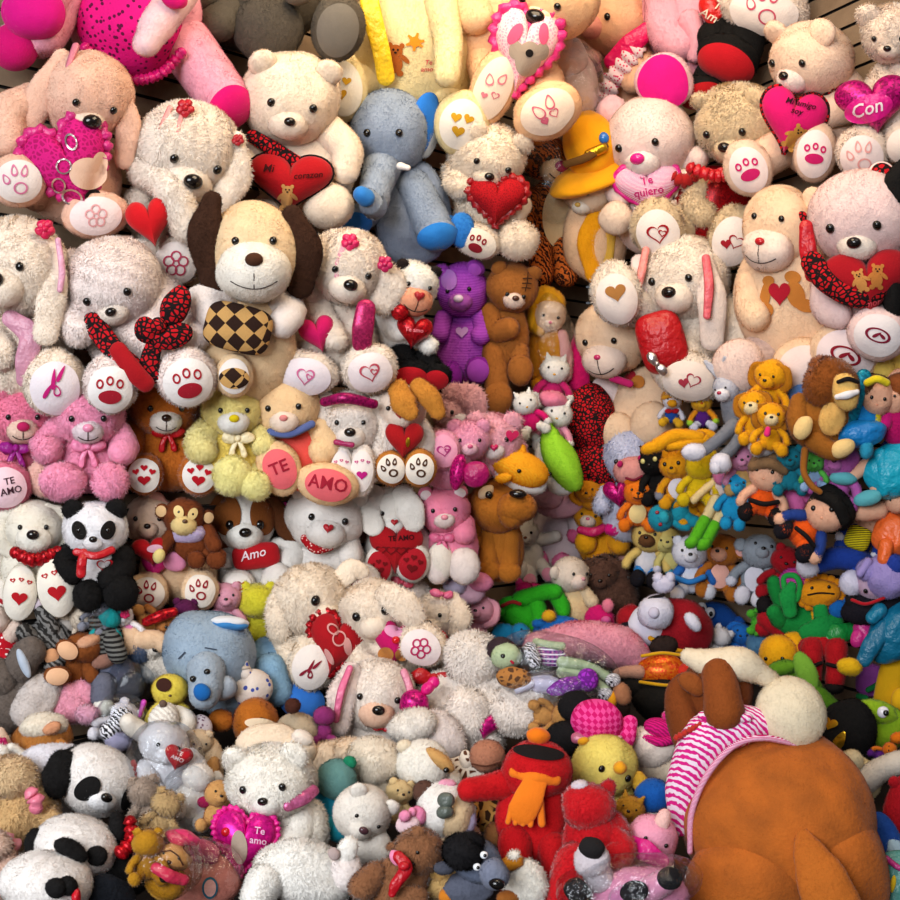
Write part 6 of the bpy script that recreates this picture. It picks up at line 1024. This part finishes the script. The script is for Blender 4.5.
T('hat', 'hot pink checkered fabric hat with a rounded crown and wide brim', 'hat', '#e01880', None)
ck2 = M('check', '#f04c9c', '#d0106c', 3.4); P('crown', blob(597, 722, 6, 27, 24, 22, 10), ck2); P('brim', limb([(575, 742, 2, 7), (600, 748, 12, 8), (624, 742, 10, 9), (630, 722, 4, 8)], .5), M('check', '#f04c9c', '#d0106c', 3.4)); LB('band', [(576, 738, 16, 3), (600, 744, 24, 3), (620, 738, 20, 3)], M('satin', '#e89cb8'))
T('stuffed_bear', 'cream plush bear in a hot pink knitted cap with a pompom', 'stuffed bear', '#ecd9c0', (2.6, .7))
B(658, 764, 24, 20); BL('head', 652, 746, 8, 24, 22, 18, mat=pl('#eedfc8', S), fur=(2.6, .7)); P('cap', [blob(660, 730, 16, 17, 12, 12, 20), limb([(645, 738, 20, 5), (660, 742, 26, 5), (672, 740, 22, 5)])], M('tilted', '#d8107c', '#a00c58', 3)); BL('pompom', 668, 716, 16, 6, 6, 6, mat=pl('#e0188a', S), fur=(2, .8))
T('stuffed_giraffe', 'giraffe-print stuffed giraffe with a pinkish brown muzzle under the red arm', 'stuffed giraffe', '#b07a60', V)
gm = M('spots', '#5a3420', '#e8dccc', 1.1); B(470, 774, 27, 17, 20, mat=gm, f=None); P('muzzle', blob(487, 756, 14, 17, 17, 14, -10), pl('#b4785c'), fur=V); LB('seam', [(472, 764, 26, .8), (486, 766, 29, .8), (500, 762, 26, .8)], M('felt', '#5a3020')); BL('ear', 466, 760, 8, 7, 10, 5, mat=gm)
T('stuffed_leopard', 'leopard-print plush body with a brown muzzle tucked under the red arm', 'stuffed leopard', '#8c5c2c', V)
B(492, 806, 26, 26, 20, mat=M('spots', '#3a2412', '#c89850', 1.3), f=None); BL('muzzle', 498, 834, 18, 14, 13, 12, mat=pl('#8c5a30'), fur=V); A((474, 800, 9), (470, 816, 9), mat=M('spots', '#3a2412', '#c89850', 1.3), f=None)
T('stuffed_bird', 'red felt bird in an orange fringed scarf with one wing stretched out', 'stuffed bird', '#c40a14', V)
B(534, 812, 36, 50, 6, rw=26); h = H(537, 770, 36, 0, 0, 4, .84, ear=None, mz=0, nose=None, eye=0); BL('beak', 538, 736, 20, 12, 9, 12, roll=4, mat=M('felt', '#f07a10'), parent=h); DC(h, 'disc', 0, 17, 25, 7, BLKM, 'eye_band', rot=4, eps=2)
A((506, 784, 15), (484, 788, 13), (468, 790, 12)); P('leg', limb([(516, 840, 14, 18), (514, 862, 20, 16), (508, 880, 22, 14)]), pl('#c40a14'), fur=V); P('leg', limb([(552, 845, 14, 16), (556, 868, 16, 14), (552, 890, 18, 12)]), pl('#b80812'), fur=V)
LB('scarf', [(514, 772, 32, 6), (536, 778, 40, 7), (556, 780, 34, 6)], M('felt', '#f07c18'), .6); P('scarf_end', [limb([(536, 780, 40, 12), (528, 800, 42, 15), (522, 812, 40, 15)], .28)] + [limb([(512 + 7 * i, 808, 40, 3.4), (508 + 7.5 * i, 822 + i, 39, 3)], .5) for i in range(4)] + [limb([(540, 800, 40, 4), (542, 824, 36, 4)], .5)], M('felt', '#f07c18'))
T('stuffed_chick', 'round pale yellow stuffed chick with an orange beak', 'stuffed chick', '#efdb72', (2.2, .8))
B(604, 795, 30, 20); h = H(604, 768, 34, 26, 6, 20, .96, ear=None, mz=0, nose=None, eye=1.2, eaz=26, eel=2); BL('beak', 620, 768, 50, 7, 7, 8, mat=pl('#eca41c'), parent=h); BL('comb', 583, 741, 20, 6, 4, 5, roll=-15, mat=pl('#eca41c'), parent=h); BL('wing', 640, 782, 10, 8, 12, 6, roll=-30, mat=pl('#e8b83c'), fur=V)
mini('stuffed_bear', 'royal blue plush bear head turned away beside the pink lacy lamb', 'stuffed bear', 652, 806, 19, 10, '#125cb4', eye=0, mz=0, nose=None, ear=None, arms=0, b='#e8dcd0')
mini('stuffed_giraffe', 'tan spotted plush muzzle between the chick and the blue head', 'stuffed giraffe', 626, 818, 16, 20, '#b88424', ear='cat', eye=.8)
T('stuffed_bear', 'pink stuffed bear in a magenta satin scarf beside the striped shirt', 'stuffed bear', '#f0a4bc', V)
B(646, 858, 28, 24); H(652, 838, 26, 14, 16, 20, .9, ear=None, mz=.4, mc='#f4c8d0', nose='#d05080'); P('scarf', [limb([(632, 842, 34, 7), (644, 850, 40, 11), (662, 862, 36, 8)], .3)], M('satin', '#d0147c')); BL('ear', 662, 822, 20, 8, 14, 6, roll=20, mat=pl('#f2c4bc'), fur=V)
T('teddy_bear', 'bright red fluffy teddy bear lying face down beside the red felt bird', TEDDY, '#c60a18', (3.2, .75))
B(596, 838, 34, 34, -15, rw=26); BL('head', 588, 806, 14, 27, 24, 22, mat=pl('#c60a18', S), fur=(3.2, .75)); BL('ear', 608, 788, 16, 8, 9, 6, roll=20, mat=pl('#b00814', S), fur=(3.2, .75)); P('leg', limb([(576, 860, 14, 20), (566, 885, 18, 18), (560, 905, 18, 16)]), pl('#c60a18', S), fur=(3.2, .75)); A((610, 836, 14), (622, 850, 15), (612, 858, 14)); BL('white_patch', 580, 786, 20, 9, 6, 8, mat=pl('#dcd0d8'), fur=V)
# ---------------------------------------------------------------- lower left
T('stuffed_bear', 'beige shaggy plush bear lying at the side edge with pink lace', 'stuffed bear', '#d3ac76', S2)
B(18, 812, 42, 40, -20, rw=28); BL('head', 10, 778, 14, 30, 22, 22, mat=pl('#dfc094', S2), fur=S2); LB('lace', [(30, 792, 40, 7), (36, 800, 42, 8), (36, 808, 40, 6)], M('satin', '#e07890'), .5, wave=.3); A((30, 815, 11), (44, 818, 10), (52, 816, 9)); LB('lace', [(6, 838, 40, 7), (14, 846, 42, 8)], M('satin', '#d88c9c'), .5, wave=.3)
T('stuffed_bear', 'beige and pink shaggy plush at the very corner beside the lowest panda', 'stuffed bear', '#dcb8a4', S2); B(2, 872, 20, 26); BL('head', -6, 846, 6, 18, 16, 14, mat=pl('#e0c0ac', S2), fur=S2)
T('stuffed_panda', 'black and white stuffed panda facing the viewer, uppermost of three in the heap', 'stuffed panda', '#efe9e4', (2.8, .7))
B(62, 768, 44, 24, 8, c='#e0dce2'); h = H(97, 781, 40, 22, 14, 16, .92, ear=None, mz=.4, mc='#f4f2f2', ns=.16, epatch=None, eye=0, mel=-18)
for (az, el, a, r) in ((-27, -4, 9.5, 14), (36, -4, 7, 13)):
    s = h.s[0]; q = s.R.T @ (s.at(az, el) - s.c); P('eye_patch', mark(s, *shape2('disc', a, r), q[0], q[1], 20 * (1 if az < 0 else -1), 2.4), pl(BK), h, decal=True)
EAR((64, 762, 14, 26), (58, 778, 17, 30), (56, 788, 12, 28), c=BK, f=(2.8, .7), flat=.5); BL('ear', 80, 754, 6, 20, 9, 10, roll=-12, mat=pl(BK, S), fur=(2.8, .7)); BOW(134, 770, 9, 80, M('felt', '#a80c18'), tails=0, dw=-6)
T('stuffed_panda', 'black and white stuffed panda lying in the middle of three, with a red foil ruff', 'stuffed panda', '#efe9e4', (2.8, .7))
B(118, 868, 36, 32, c=BK); h = H(76, 847, 44, -6, 40, 6, .64, ear=None, mz=0, nose=None, eye=0); BL('eye_patch', 96, 856, 40, 12, 10, 6, mat=pl(BK, S), fur=V); BL('ear', 34, 842, 8, 9, 15, 7, roll=12, mat=pl(BK, S), fur=(2.8, .7)); BL('ear', 118, 826, 12, 9, 15, 7, roll=-10, mat=pl(BK, S), fur=(2.8, .7)); LB('ruff', [(130, 820, 22, 6), (132, 840, 24, 7), (122, 852, 26, 7)], RSEQ, .8, wave=.3)
T('stuffed_panda', 'black and white stuffed panda lying lowest of the three, cut by the bottom edge', 'stuffed panda', '#efe9e4', (2.8, .7))
B(108, 896, 26, 22, c='#10141c'); H(46, 884, 46, -4, 20, 0, .7, ear=None, mz=.3, mc='#e8d4c4', nose='#2a1c18', eye=0, mel=-45); P('eye_patch', [blob(56, 888, 48, 11, 10, 7), blob(68, 886, 44, 10, 10, 7)], pl(BK, S), fur=V); BL('ribbon', 76, 896, 44, 5, 9, 5, mat=RSAT); BL('ear', 71, 850, 14, 18, 10, 7, roll=28, mat=pl(BK, S), fur=(2.8, .7))
mini('stuffed_chick', 'lemon yellow plush bee with a big dark eye patch beside the blue elephant trunk', 'stuffed bee', 170, 700, 18, 0, '#e6d050', ear=None, mz=0, nose='#5a4020', b='#d8c048', eye=0, ns=.1); h = [p for p in cur.parts if p.name == 'head'][0]; DC(h, 'disc', -6, 5, 7.5, 6.5, M('plush', '#3a1c14'), 'eye_patch', eps=1.8)
T('stuffed_dog', 'white stuffed dog in a clear bag with its long ears flopped to both sides', 'stuffed dog', '#ece4d8', V)
B(168, 730, 22, 26); BL('head', 164, 722, 16, 15, 20, 13, roll=8, mat=M('tilted', '#eee8de', '#d8cfc4', 2), fur=V); A((142, 732, 10), (132, 726, 10), (128, 722, 9)); A((178, 714, 9), (188, 720, 9), (184, 732, 9)); BL('nose', 163, 704, 24, 4, 4, 4, mat=pl('#6a5448')); BL('ear', 200, 730, 2, 12, 16, 8, mat=M('dots', '#7c5c6c', '#d8ccd0', 3))
T('stuffed_bear', 'cream and tan plush in a bag beside the white bear on the heap', 'stuffed bear', '#dfc4a0', V)
B(206, 762, 18, 26); H(200, 742, 14, 0, 20, 0, mz=.4); A((212, 760, 8), (211, 776, 9), c='#c89458'); Fo(216, 778, 8, 9, 0, '#ece4d8')
T('stuffed_bunny', 'white stuffed bunny in a clear bag hugging a red TE AMO heart', 'stuffed bunny', '#eee8e4', (2.2, .7))
B(168, 768, 26, 30); H(164, 744, 25, 14, 14, 10, .92, ear=None, mz=.45, nose=None, eye=1.0); h = HT(178, 758, 15, 15, 14, M('felt', '#b81420'), 8, 8); TX(h, 'TE\nAMO', 0, 2, 6, M('felt', '#f0d0cc'), 10, eps=1); A((190, 756, 9), (197, 766, 10), (198, 774, 9)); A((146, 768, 10), (150, 780, 11)); Fo(152, 790, 13, 11); Fo(178, 788, 13, 12); BAG(166, 762, 40, 40, 34, col='#eef2f8')
T('teddy_bear', 'white plush bear turned away in a clear bag with a magenta heart patch', TEDDY, '#efe9e2', (2.2, .7))
B(192, 806, 22, 26, 15); BL('head', 198, 778, 4, 16, 15, 13, mat=pl('#efe9e2'), fur=(2.2, .7)); BL('heart_patch', 205, 802, 16, 8, 6, 4, mat=M('felt', '#c0145c')); A((182, 798, 9), (176, 812, 10)); A((206, 815, 9), (200, 824, 9)); BAG(190, 804, 30, 38, 28)
mini('teddy_bear', 'tan plush bear face in a clear bag beside the white plush back', TEDDY, 218, 802, 15, 10, '#cf9a5c', mz=.4, arms=0, yaw=10, ear=None)
mini('teddy_bear', 'grey-brown shaggy plush bear behind the pandas', TEDDY, 146, 800, 16, -10, '#a08c7c', f=S, eye=0, mz=0, nose=None)
mini('teddy_bear', 'honey brown shaggy plush bear seen from behind below the bagged bunny', TEDDY, 164, 812, 15, 20, '#b89868', f=S, eye=0, mz=0, nose=None)
T('stuffed_pig', 'pink plush in a clear bag with a round blue badge at the bottom edge', 'stuffed pig', '#dc9484', V)
B(204, 880, 36, 30, rw=20); p = cur.parts[-1]; DC(p, 'disc', 6, -8, 8, 11, M('felt', '#1c6c88'), 'badge', eps=2); DC(p, 'disc', 6, -8, 6, 8.5, M('felt', '#e8b8b0'), 'badge_centre', eps=2.6); BL('arm', 204, 852, 14, 16, 12, 10, roll=20, mat=pl('#e0648c'), fur=V); BAG(200, 872, 46, 36, 30, col='#f4ecec')
T('doll', 'tan cloth bear doll with a smiling mouth and pink cap in the clear bag', 'doll', '#d8a468', V)
B(166, 880, 20, 20, c='#c89014'); h = H(174, 856, 19, -10, 10, 20, .72, ear='bear', er=.3, ec='#5a3020', mz=0, nose='#3a2018', ns=.14, eye=.9); P('mouth', [stroke(h.s[0], [(-10, 2), (-2, 6), (6, 4), (13, -3)], 1.3, 2)], M('felt', '#4a2418'), h, decal=True); BL('cap', 182, 838, 8, 18, 9, 12, roll=12, mat=M('satin', '#d83068')); LB('scarf', [(156, 868, 22, 6), (170, 876, 26, 7), (184, 880, 22, 6)], M('satin', '#d82c60'), .5); BL('eyeglass', 164, 878, 24, 5, 5, 3, mat=BLK()); BAG(168, 862, 34, 36, 30, col='#f4f0e4')
mini('teddy_bear', 'amber yellow plush bear deep in the heap under the bags', TEDDY, 148, 852, 16, 0, '#b07c14', eye=0, mz=0, nose=None)
T('teddy_bear', 'cream plush bear back bulging out behind the white bear with the pink heart', TEDDY, '#f2ddb8', (2, .7))
B(272, 745, 36, 22, 6); BL('ear', 302, 739, 12, 11, 9, 7, roll=20, mat=pl('#f4e6cc', S), fur=(2, .7)); BL('collar', 304, 758, 10, 5, 4, 4, mat=M('felt', '#a82020')); BL('head', 296, 750, 4, 20, 16, 14, mat=pl('#f2ddb8'), fur=(2, .7))
T('teddy_bear', 'fluffy peach-cream plush pressed between the white bear and the teal plush', TEDDY, '#efd6ae', S); B(332, 760, 24, 20); BL('head', 350, 752, 6, 18, 14, 14, mat=pl('#efd6ae', S), fur=S)
T('teddy_bear', 'cream shaggy plush head under the pink-eared dog muzzle', TEDDY, '#f0e0bc', S); B(376, 776, 26, 20); BL('head', 374, 760, 10, 28, 24, 22, mat=pl('#f0e2c2', S), fur=S)
T('teddy_bear', 'white plush bear on its side with a tan eye stripe beside the giraffe muzzle', TEDDY, '#f2e8d8', (2.6, .75)); B(432, 778, 28, 24, c='#f3ecdf'); BL('head', 424, 764, 10, 28, 25, 22, mat=pl('#f4eee2', S), fur=(2.6, .75)); BL('eye_stripe', 440, 760, 26, 17, 7, 8, roll=40, mat=pl('#d0a060'), fur=V); BL('eye', 446, 770, 33, 3, 3, 2, mat=BLK()); BL('ear', 404, 746, 16, 8, 6, 6, roll=-20, mat=pl('#ecdcc0', S), fur=(2.6, .75))
T('stuffed_bear', 'teal plush with a green top between the two white bears', 'stuffed bear', '#1c98b0', V); B(332, 806, 21, 24, c='#1c9cbc'); BL('head', 336, 780, 8, 20, 21, 17, mat=pl('#6c9c98'), fur=V); A((332, 820, 9), (326, 828, 10)); Fo(338, 832, 12, 10); BL('leaf', 350, 762, 14, 7, 6, 4, roll=30, mat=pl('#1c8c64'), fur=V)
mini('teddy_bear', 'pale tan plush bear behind the pale grey teddy', TEDDY, 398, 800, 14, 10, '#dcc08c', mz=.4, nose='#2a1a14', yaw=20)
T('teddy_bear', 'shaggy white teddy bear with a pink scarf holding a hot pink sequin heart', TEDDY, '#f3ece0', S)
B(292, 826, 36, 34); H(272, 782, 46, -16, 18, -4, .84, ear='bear', er=.3, mz=.34, ns=.12, eaz=26, mc='#f4efe6'); LB('scarf', [(288, 806, 42, 6), (304, 798, 40, 7), (314, 790, 32, 6)], M('sequin', '#d06c9c', '#a0486c'), .5)
h = HT(244, 842, 32, 38, 8, M('sequin', '#ee1c9c', '#b80c74'), 15, 8, frill=M('satin', '#e01c8c'), fw=.1); DC(h, 'disc', -4, -6, 8, 17, M('felt', '#b09c8c'), 'bear_patch', rot=-12, eps=1.2); TX(h, 'Te\namo', 14, 8, 10, M('felt', '#f0c0e0'), 0, eps=1.4); BL('ball', 226, 832, 46, 5, 5, 4, mat=M('plastic', '#c81420')); A((300, 816, 16), (296, 836, 16), (276, 842, 14))
T('stuffed_lamb', 'white fluffy stuffed lamb lying on its belly with a grey-lined ear', 'stuffed lamb', '#f1ede6', (4, .65))
B(303, 872, 48, 32, 14, rw=28); BL('head', 344, 872, 10, 18, 20, 15, mat=pl('#efe4d6', S), fur=(3, .6)); BL('ear', 347, 850, 18, 10, 15, 7, roll=24, mat=pl('#f1ede6', S), fur=(3, .6)); BL('inner_ear', 334, 854, 26, 6, 7, 3, roll=-30, mat=pl('#b09c98')); P('leg', limb([(266, 880, 14, 18), (256, 900, 18, 16)]), pl('#f1ede6', S), fur=(4, .65))
T('teddy_bear', 'pale grey-white teddy bear tilted sideways with a small purple-brown nose', TEDDY, '#e9e1d6', (2, .8))
B(372, 846, 20, 20); H(362, 812, 30, 22, 24, 26, .98, ear='bear', er=.3, mz=.44, ns=.18, nose='#4a2c34', eye=.8)
T('stuffed_dog', 'white and tan stuffed husky head with a shiny grey bow', 'stuffed dog', '#ece6de', (2.6, .75))
B(452, 836, 28, 22, c='#d8c09c'); BL('head', 444, 810, 10, 27, 27, 22, roll=20, mat=pl('#f1ece6', S), fur=(2.6, .75)); BL('tan_patch', 456, 816, 14, 18, 24, 20, roll=10, mat=pl('#d8bc94', S), fur=(2.6, .75)); P('bow', [blob(446, 800, 40, 9, 8, 5, 10), blob(445, 812, 40, 9, 7, 5, -10)], M('satin', '#586058')); BL('ear', 425, 792, 10, 12, 12, 8, roll=-20, mat=pl('#5a3c30'), fur=V); BL('ear', 447, 784, 14, 9, 5, 5, mat=pl('#e8a0b8'), fur=V); BL('ear', 470, 824, 20, 6, 12, 5, roll=15, mat=pl('#988ca4'), fur=V); BL('muzzle', 418, 816, 26, 8, 10, 7, mat=pl('#e888b0'), fur=V)
T('stuffed_pig', 'tiny pink and white stuffed pig squeezed in front of the husky', 'stuffed pig', '#f0d0d4', V); B(408, 824, 12, 10); BL('snout', 405, 816, 8, 6, 6, 5, mat=pl('#ec90b4'), fur=V); BL('ear', 412, 812, 4, 4, 5, 3, mat=pl('#ec90b4'))
T('stuffed_dog', 'tan plush dog lying under the grey wolf at the bottom edge', 'stuffed dog', '#c8a468', S); B(450, 884, 30, 20); BL('head', 440, 866, 6, 16, 16, 13, mat=pl('#bc9454', S), fur=S); BL('foot', 448, 896, 18, 10, 8, 8, mat=pl('#d88020'))
T('teddy_bear', 'curly brown teddy bear with a red ribbon at its neck, lying on its side', TEDDY, '#8f5f3e', S)
B(396, 882, 34, 26, -30); A((376, 874, 13), (362, 888, 14)); H(418, 852, 26, -30, 10, -30, .92, ear='bear', er=.24, mz=0, nose='#3a2018', ns=.12, eye=.9, mel=-10); P('ribbon', [limb([(398, 856, 34, 6), (406, 868, 36, 7), (396, 884, 36, 6), (392, 894, 34, 4)], .4), blob(404, 866, 40, 6, 5, 5)], M('satin', '#b80c1c')); BL('collar', 396, 858, 30, 6, 9, 5, roll=-30, mat=M('felt', '#ec8cb0')); Fo(408, 898, 20, 13, frm=(400, 890))
T('stuffed_wolf', 'grey stuffed wolf with black hair and a big black nose, tilted on its side', 'stuffed wolf', '#69738a', V)
B(468, 888, 24, 18, c='#5c6070'); h = H(478, 862, 25, 14, 10, 34, .9, ear=None, mz=.0, nose=None, eye=0); P('muzzle', [blob(494, 874, 38, 15, 16, 14, -25)], pl('#7c8296'), fur=V, parent=h); BL('nose', 497, 884, 50, 8, 6, 5, roll=10, mat=BLK(), parent=h)
for (x, y) in ((484, 855), (477, 867)): BL('eye', x, y, 40, 4, 4, 3, mat=M('plastic', '#eceef2'), parent=h); BL('pupil', x + 1, y + .5, 43, 1.8, 1.8, 1.2, mat=BLK(), parent=h)
P('hair', [blob(462, 852, 30, 20, 18, 16, 20), blob(470, 842, 26, 14, 10, 12)], pl('#131114', S), fur=S, parent=h); BL('ear', 444, 868, 22, 11, 7, 6, mat=pl('#4a4c58'), fur=V)
T('stuffed_dog', 'white shaggy plush with an orange paw beside the grey wolf', 'stuffed dog', '#efeae0', S); B(526, 884, 22, 24, 10); BL('paw', 512, 862, 10, 12, 8, 8, roll=-20, mat=pl('#e09020'), fur=V); BL('tuft', 514, 856, 14, 6, 5, 5, mat=pl('#f0e8d0', S), fur=S); BL('foot', 508, 898, 8, 12, 8, 8, mat=pl('#a86428'), fur=V)
# ---------------------------------------------------------------- right of the heap
T('stuffed_bird', 'lime green plush bird with a white-rimmed eye and orange beak at the side edge', 'stuffed bird', '#8cb41e', V)
B(884, 728, 26, 24, -10); BL('head', 878, 712, 8, 20, 12, 14, roll=20, mat=pl('#98c024'), fur=V); BL('eye', 883, 712, 22, 6, 6, 3, mat=M('plastic', '#eceaf4')); BL('pupil', 886, 713, 25, 3, 3, 2, mat=BLK()); BL('beak', 898, 738, 20, 8, 6, 6, mat=pl('#ee7c10'), fur=V); BL('tail', 858, 716, 2, 12, 4, 5, roll=20, mat=pl('#141212'))
T('stuffed_penguin', 'black plush penguin with a gold heart emblem beside the lime bird', 'stuffed penguin', '#100f10', V)
b = B(848, 732, 30, 33, rw=24); [DC(b, k, u, v, p, q, GOLD, 'gold_heart', rot=r, eps=2) for (k, u, v, p, q, r) in (('heart', -18, 8, 8, 7, 20), ('drop', -8, -8, 7, 10, 30), ('disc', -14, -30, 8, 5, 10))]; BL('foot', 876, 756, 14, 12, 7, 8, mat=pl('#141214'), fur=V)
mini('stuffed_bird', 'small purple and orange plush bird under the lime bird', 'stuffed bird', 886, 752, 8, 60, '#e07818', b='#5c2080', ear=None, mz=.3)
T('stuffed_dog', 'cream plush dog with stubby limbs lying beside the brown haunch', 'stuffed dog', '#e3cf9e', V)
B(856, 778, 26, 22, 20); BL('head', 850, 762, 14, 14, 12, 12, mat=pl('#e6d6b0'), fur=V); P('leg', limb([(866, 780, 10, 14), (884, 768, 14, 12), (905, 762, 14, 13)]), pl('#dcd2c4'), fur=V); BL('foot', 862, 800, 10, 12, 10, 10, mat=pl('#e0cc9c'), fur=V)
T('stuffed_bear', 'round red felt plush at the side edge by the brown haunch', 'stuffed bear', '#b00c1c', V); B(900, 810, 17, 34, 10); BL('ear', 894, 782, 4, 6, 6, 4, mat=pl('#b00c1c'), fur=V)
T('stuffed_whale', 'blue plush whale strip wedged between the brown haunch and the bottom corner', 'stuffed whale', '#1c4a9c', V); B(888, 838, 12, 30, -28); BL('belly', 896, 850, 2, 9, 16, 8, roll=-28, mat=pl('#b8d4e4'), fur=V)
T('gift_bag', 'teal printed gift bag with a yellow flame mark in the bottom corner', 'gift bag', '#4c8c84', None); P('bag', Puff('pillow', 898, 884, 0, 15, 34, 10, -8), M('satin', '#4c8c84')); P('flame_mark', blob(893, 884, 10, 3, 9, 2, 10), M('felt', '#e8c020')); LB('handle', [(886, 858, 6, 3), (896, 866, 10, 3), (906, 872, 6, 3)], M('satin', '#b8307c'))
HORSE = M('plush', '#bc6420', '#a0551c')
T('stuffed_animal', 'huge brown plush animal in a pink striped shirt with its tail to the viewer', 'stuffed animal', '#b05c1a', (1.3, .45), q=.3)
cur.Ylim = .8
B(782, 824, 104, 94, 26, rw=64, tap=.06, name='body', mat=HORSE); P('leg', blob(748, 884, 18, 64, 62, 46, 10), HORSE, fur=(1.6, .45)); P('leg', blob(842, 866, 8, 46, 68, 48, -14), HORSE, fur=(1.6, .45))
st2 = M('tilted', '#f2e0ec', '#d81c84', 2.1)
P('shirt', [limb([(680, 826, 10, 12), (686, 782, 22, 20), (708, 738, 32, 26), (736, 726, 34, 22), (768, 724, 24, 14), (800, 738, 10, 7)], .8)], st2); P('shirt_hem', limb([(690, 852, 26, 3), (692, 812, 40, 3.4), (708, 774, 50, 3.4), (734, 746, 52, 3.4), (762, 738, 46, 3.4), (796, 744, 28, 3)]), M('stripes', '#f4d0e4', '#c8146c', 7)); P('collar', limb([(702, 716, 46, 5), (722, 717, 54, 6), (748, 718, 48, 5)]), st2)
P('head', [blob(716, 690, 10, 36, 36, 32), blob(684, 716, 16, 18, 44, 20, -8)], pl('#7c3c12'), fur=(1.6, .45)); P('neck', limb([(718, 672, 40, 17), (722, 694, 46, 19), (724, 712, 46, 21)]), pl('#8c4616'), fur=(1.6, .45)); P('muzzle', [limb([(688, 656, 30, 8), (706, 662, 34, 13), (740, 664, 32, 17), (764, 676, 24, 10), (771, 680, 20, 9)])], pl('#ead9bc'), fur=V); P('ear', blob(693, 684, 38, 16, 10, 8, 35), pl('#8c4818'), fur=(1.6, .45)); P('tassel', limb([(676, 738, 42, 3), (690, 730, 46, 3), (700, 724, 48, 2)], wave=.4), M('felt', '#c03024'))
P('paw', [blob(790, 712, 22, 33, 38, 24, -28)], pl('#e8d8ba'), fur=V); P('tail', limb([(801, 830, 60, 5), (808, 850, 70, 16), (822, 880, 76, 26), (834, 912, 76, 30)], .45), pl('#ba661f'), fur=(1.6, .45))
T('stuffed_cow', 'pink and white stuffed cow in a clear bag showing three black hooves', 'stuffed cow', '#e494b4', (2.4, .6))
B(640, 896, 48, 30, rw=20); Fo(592, 860, 18, 18, 20, c='#d8ccd0', frm=(600, 880)); BL('hoof', 592, 848, 30, 13, 11, 9, roll=20, mat=pl('#1c191a')); BL('hoof', 576, 890, 26, 13, 12, 9, roll=30, mat=pl('#1a1718')); BL('hoof', 634, 892, 34, 14, 12, 9, roll=-10, mat=pl('#18151a')); BL('hoof', 670, 878, 34, 13, 12, 9, roll=15, mat=pl('#131114')); P('leg', limb([(650, 890, 16, 14), (664, 882, 22, 13)]), pl('#eca0c0', S), fur=(2.4, .6)); P('leg', limb([(622, 900, 16, 14), (630, 896, 22, 13)]), pl('#d888b4', S), fur=(2.4, .6)); BAG(630, 886, 70, 36, 40, roll=-6)
E()
SC['toys'] = NTOY
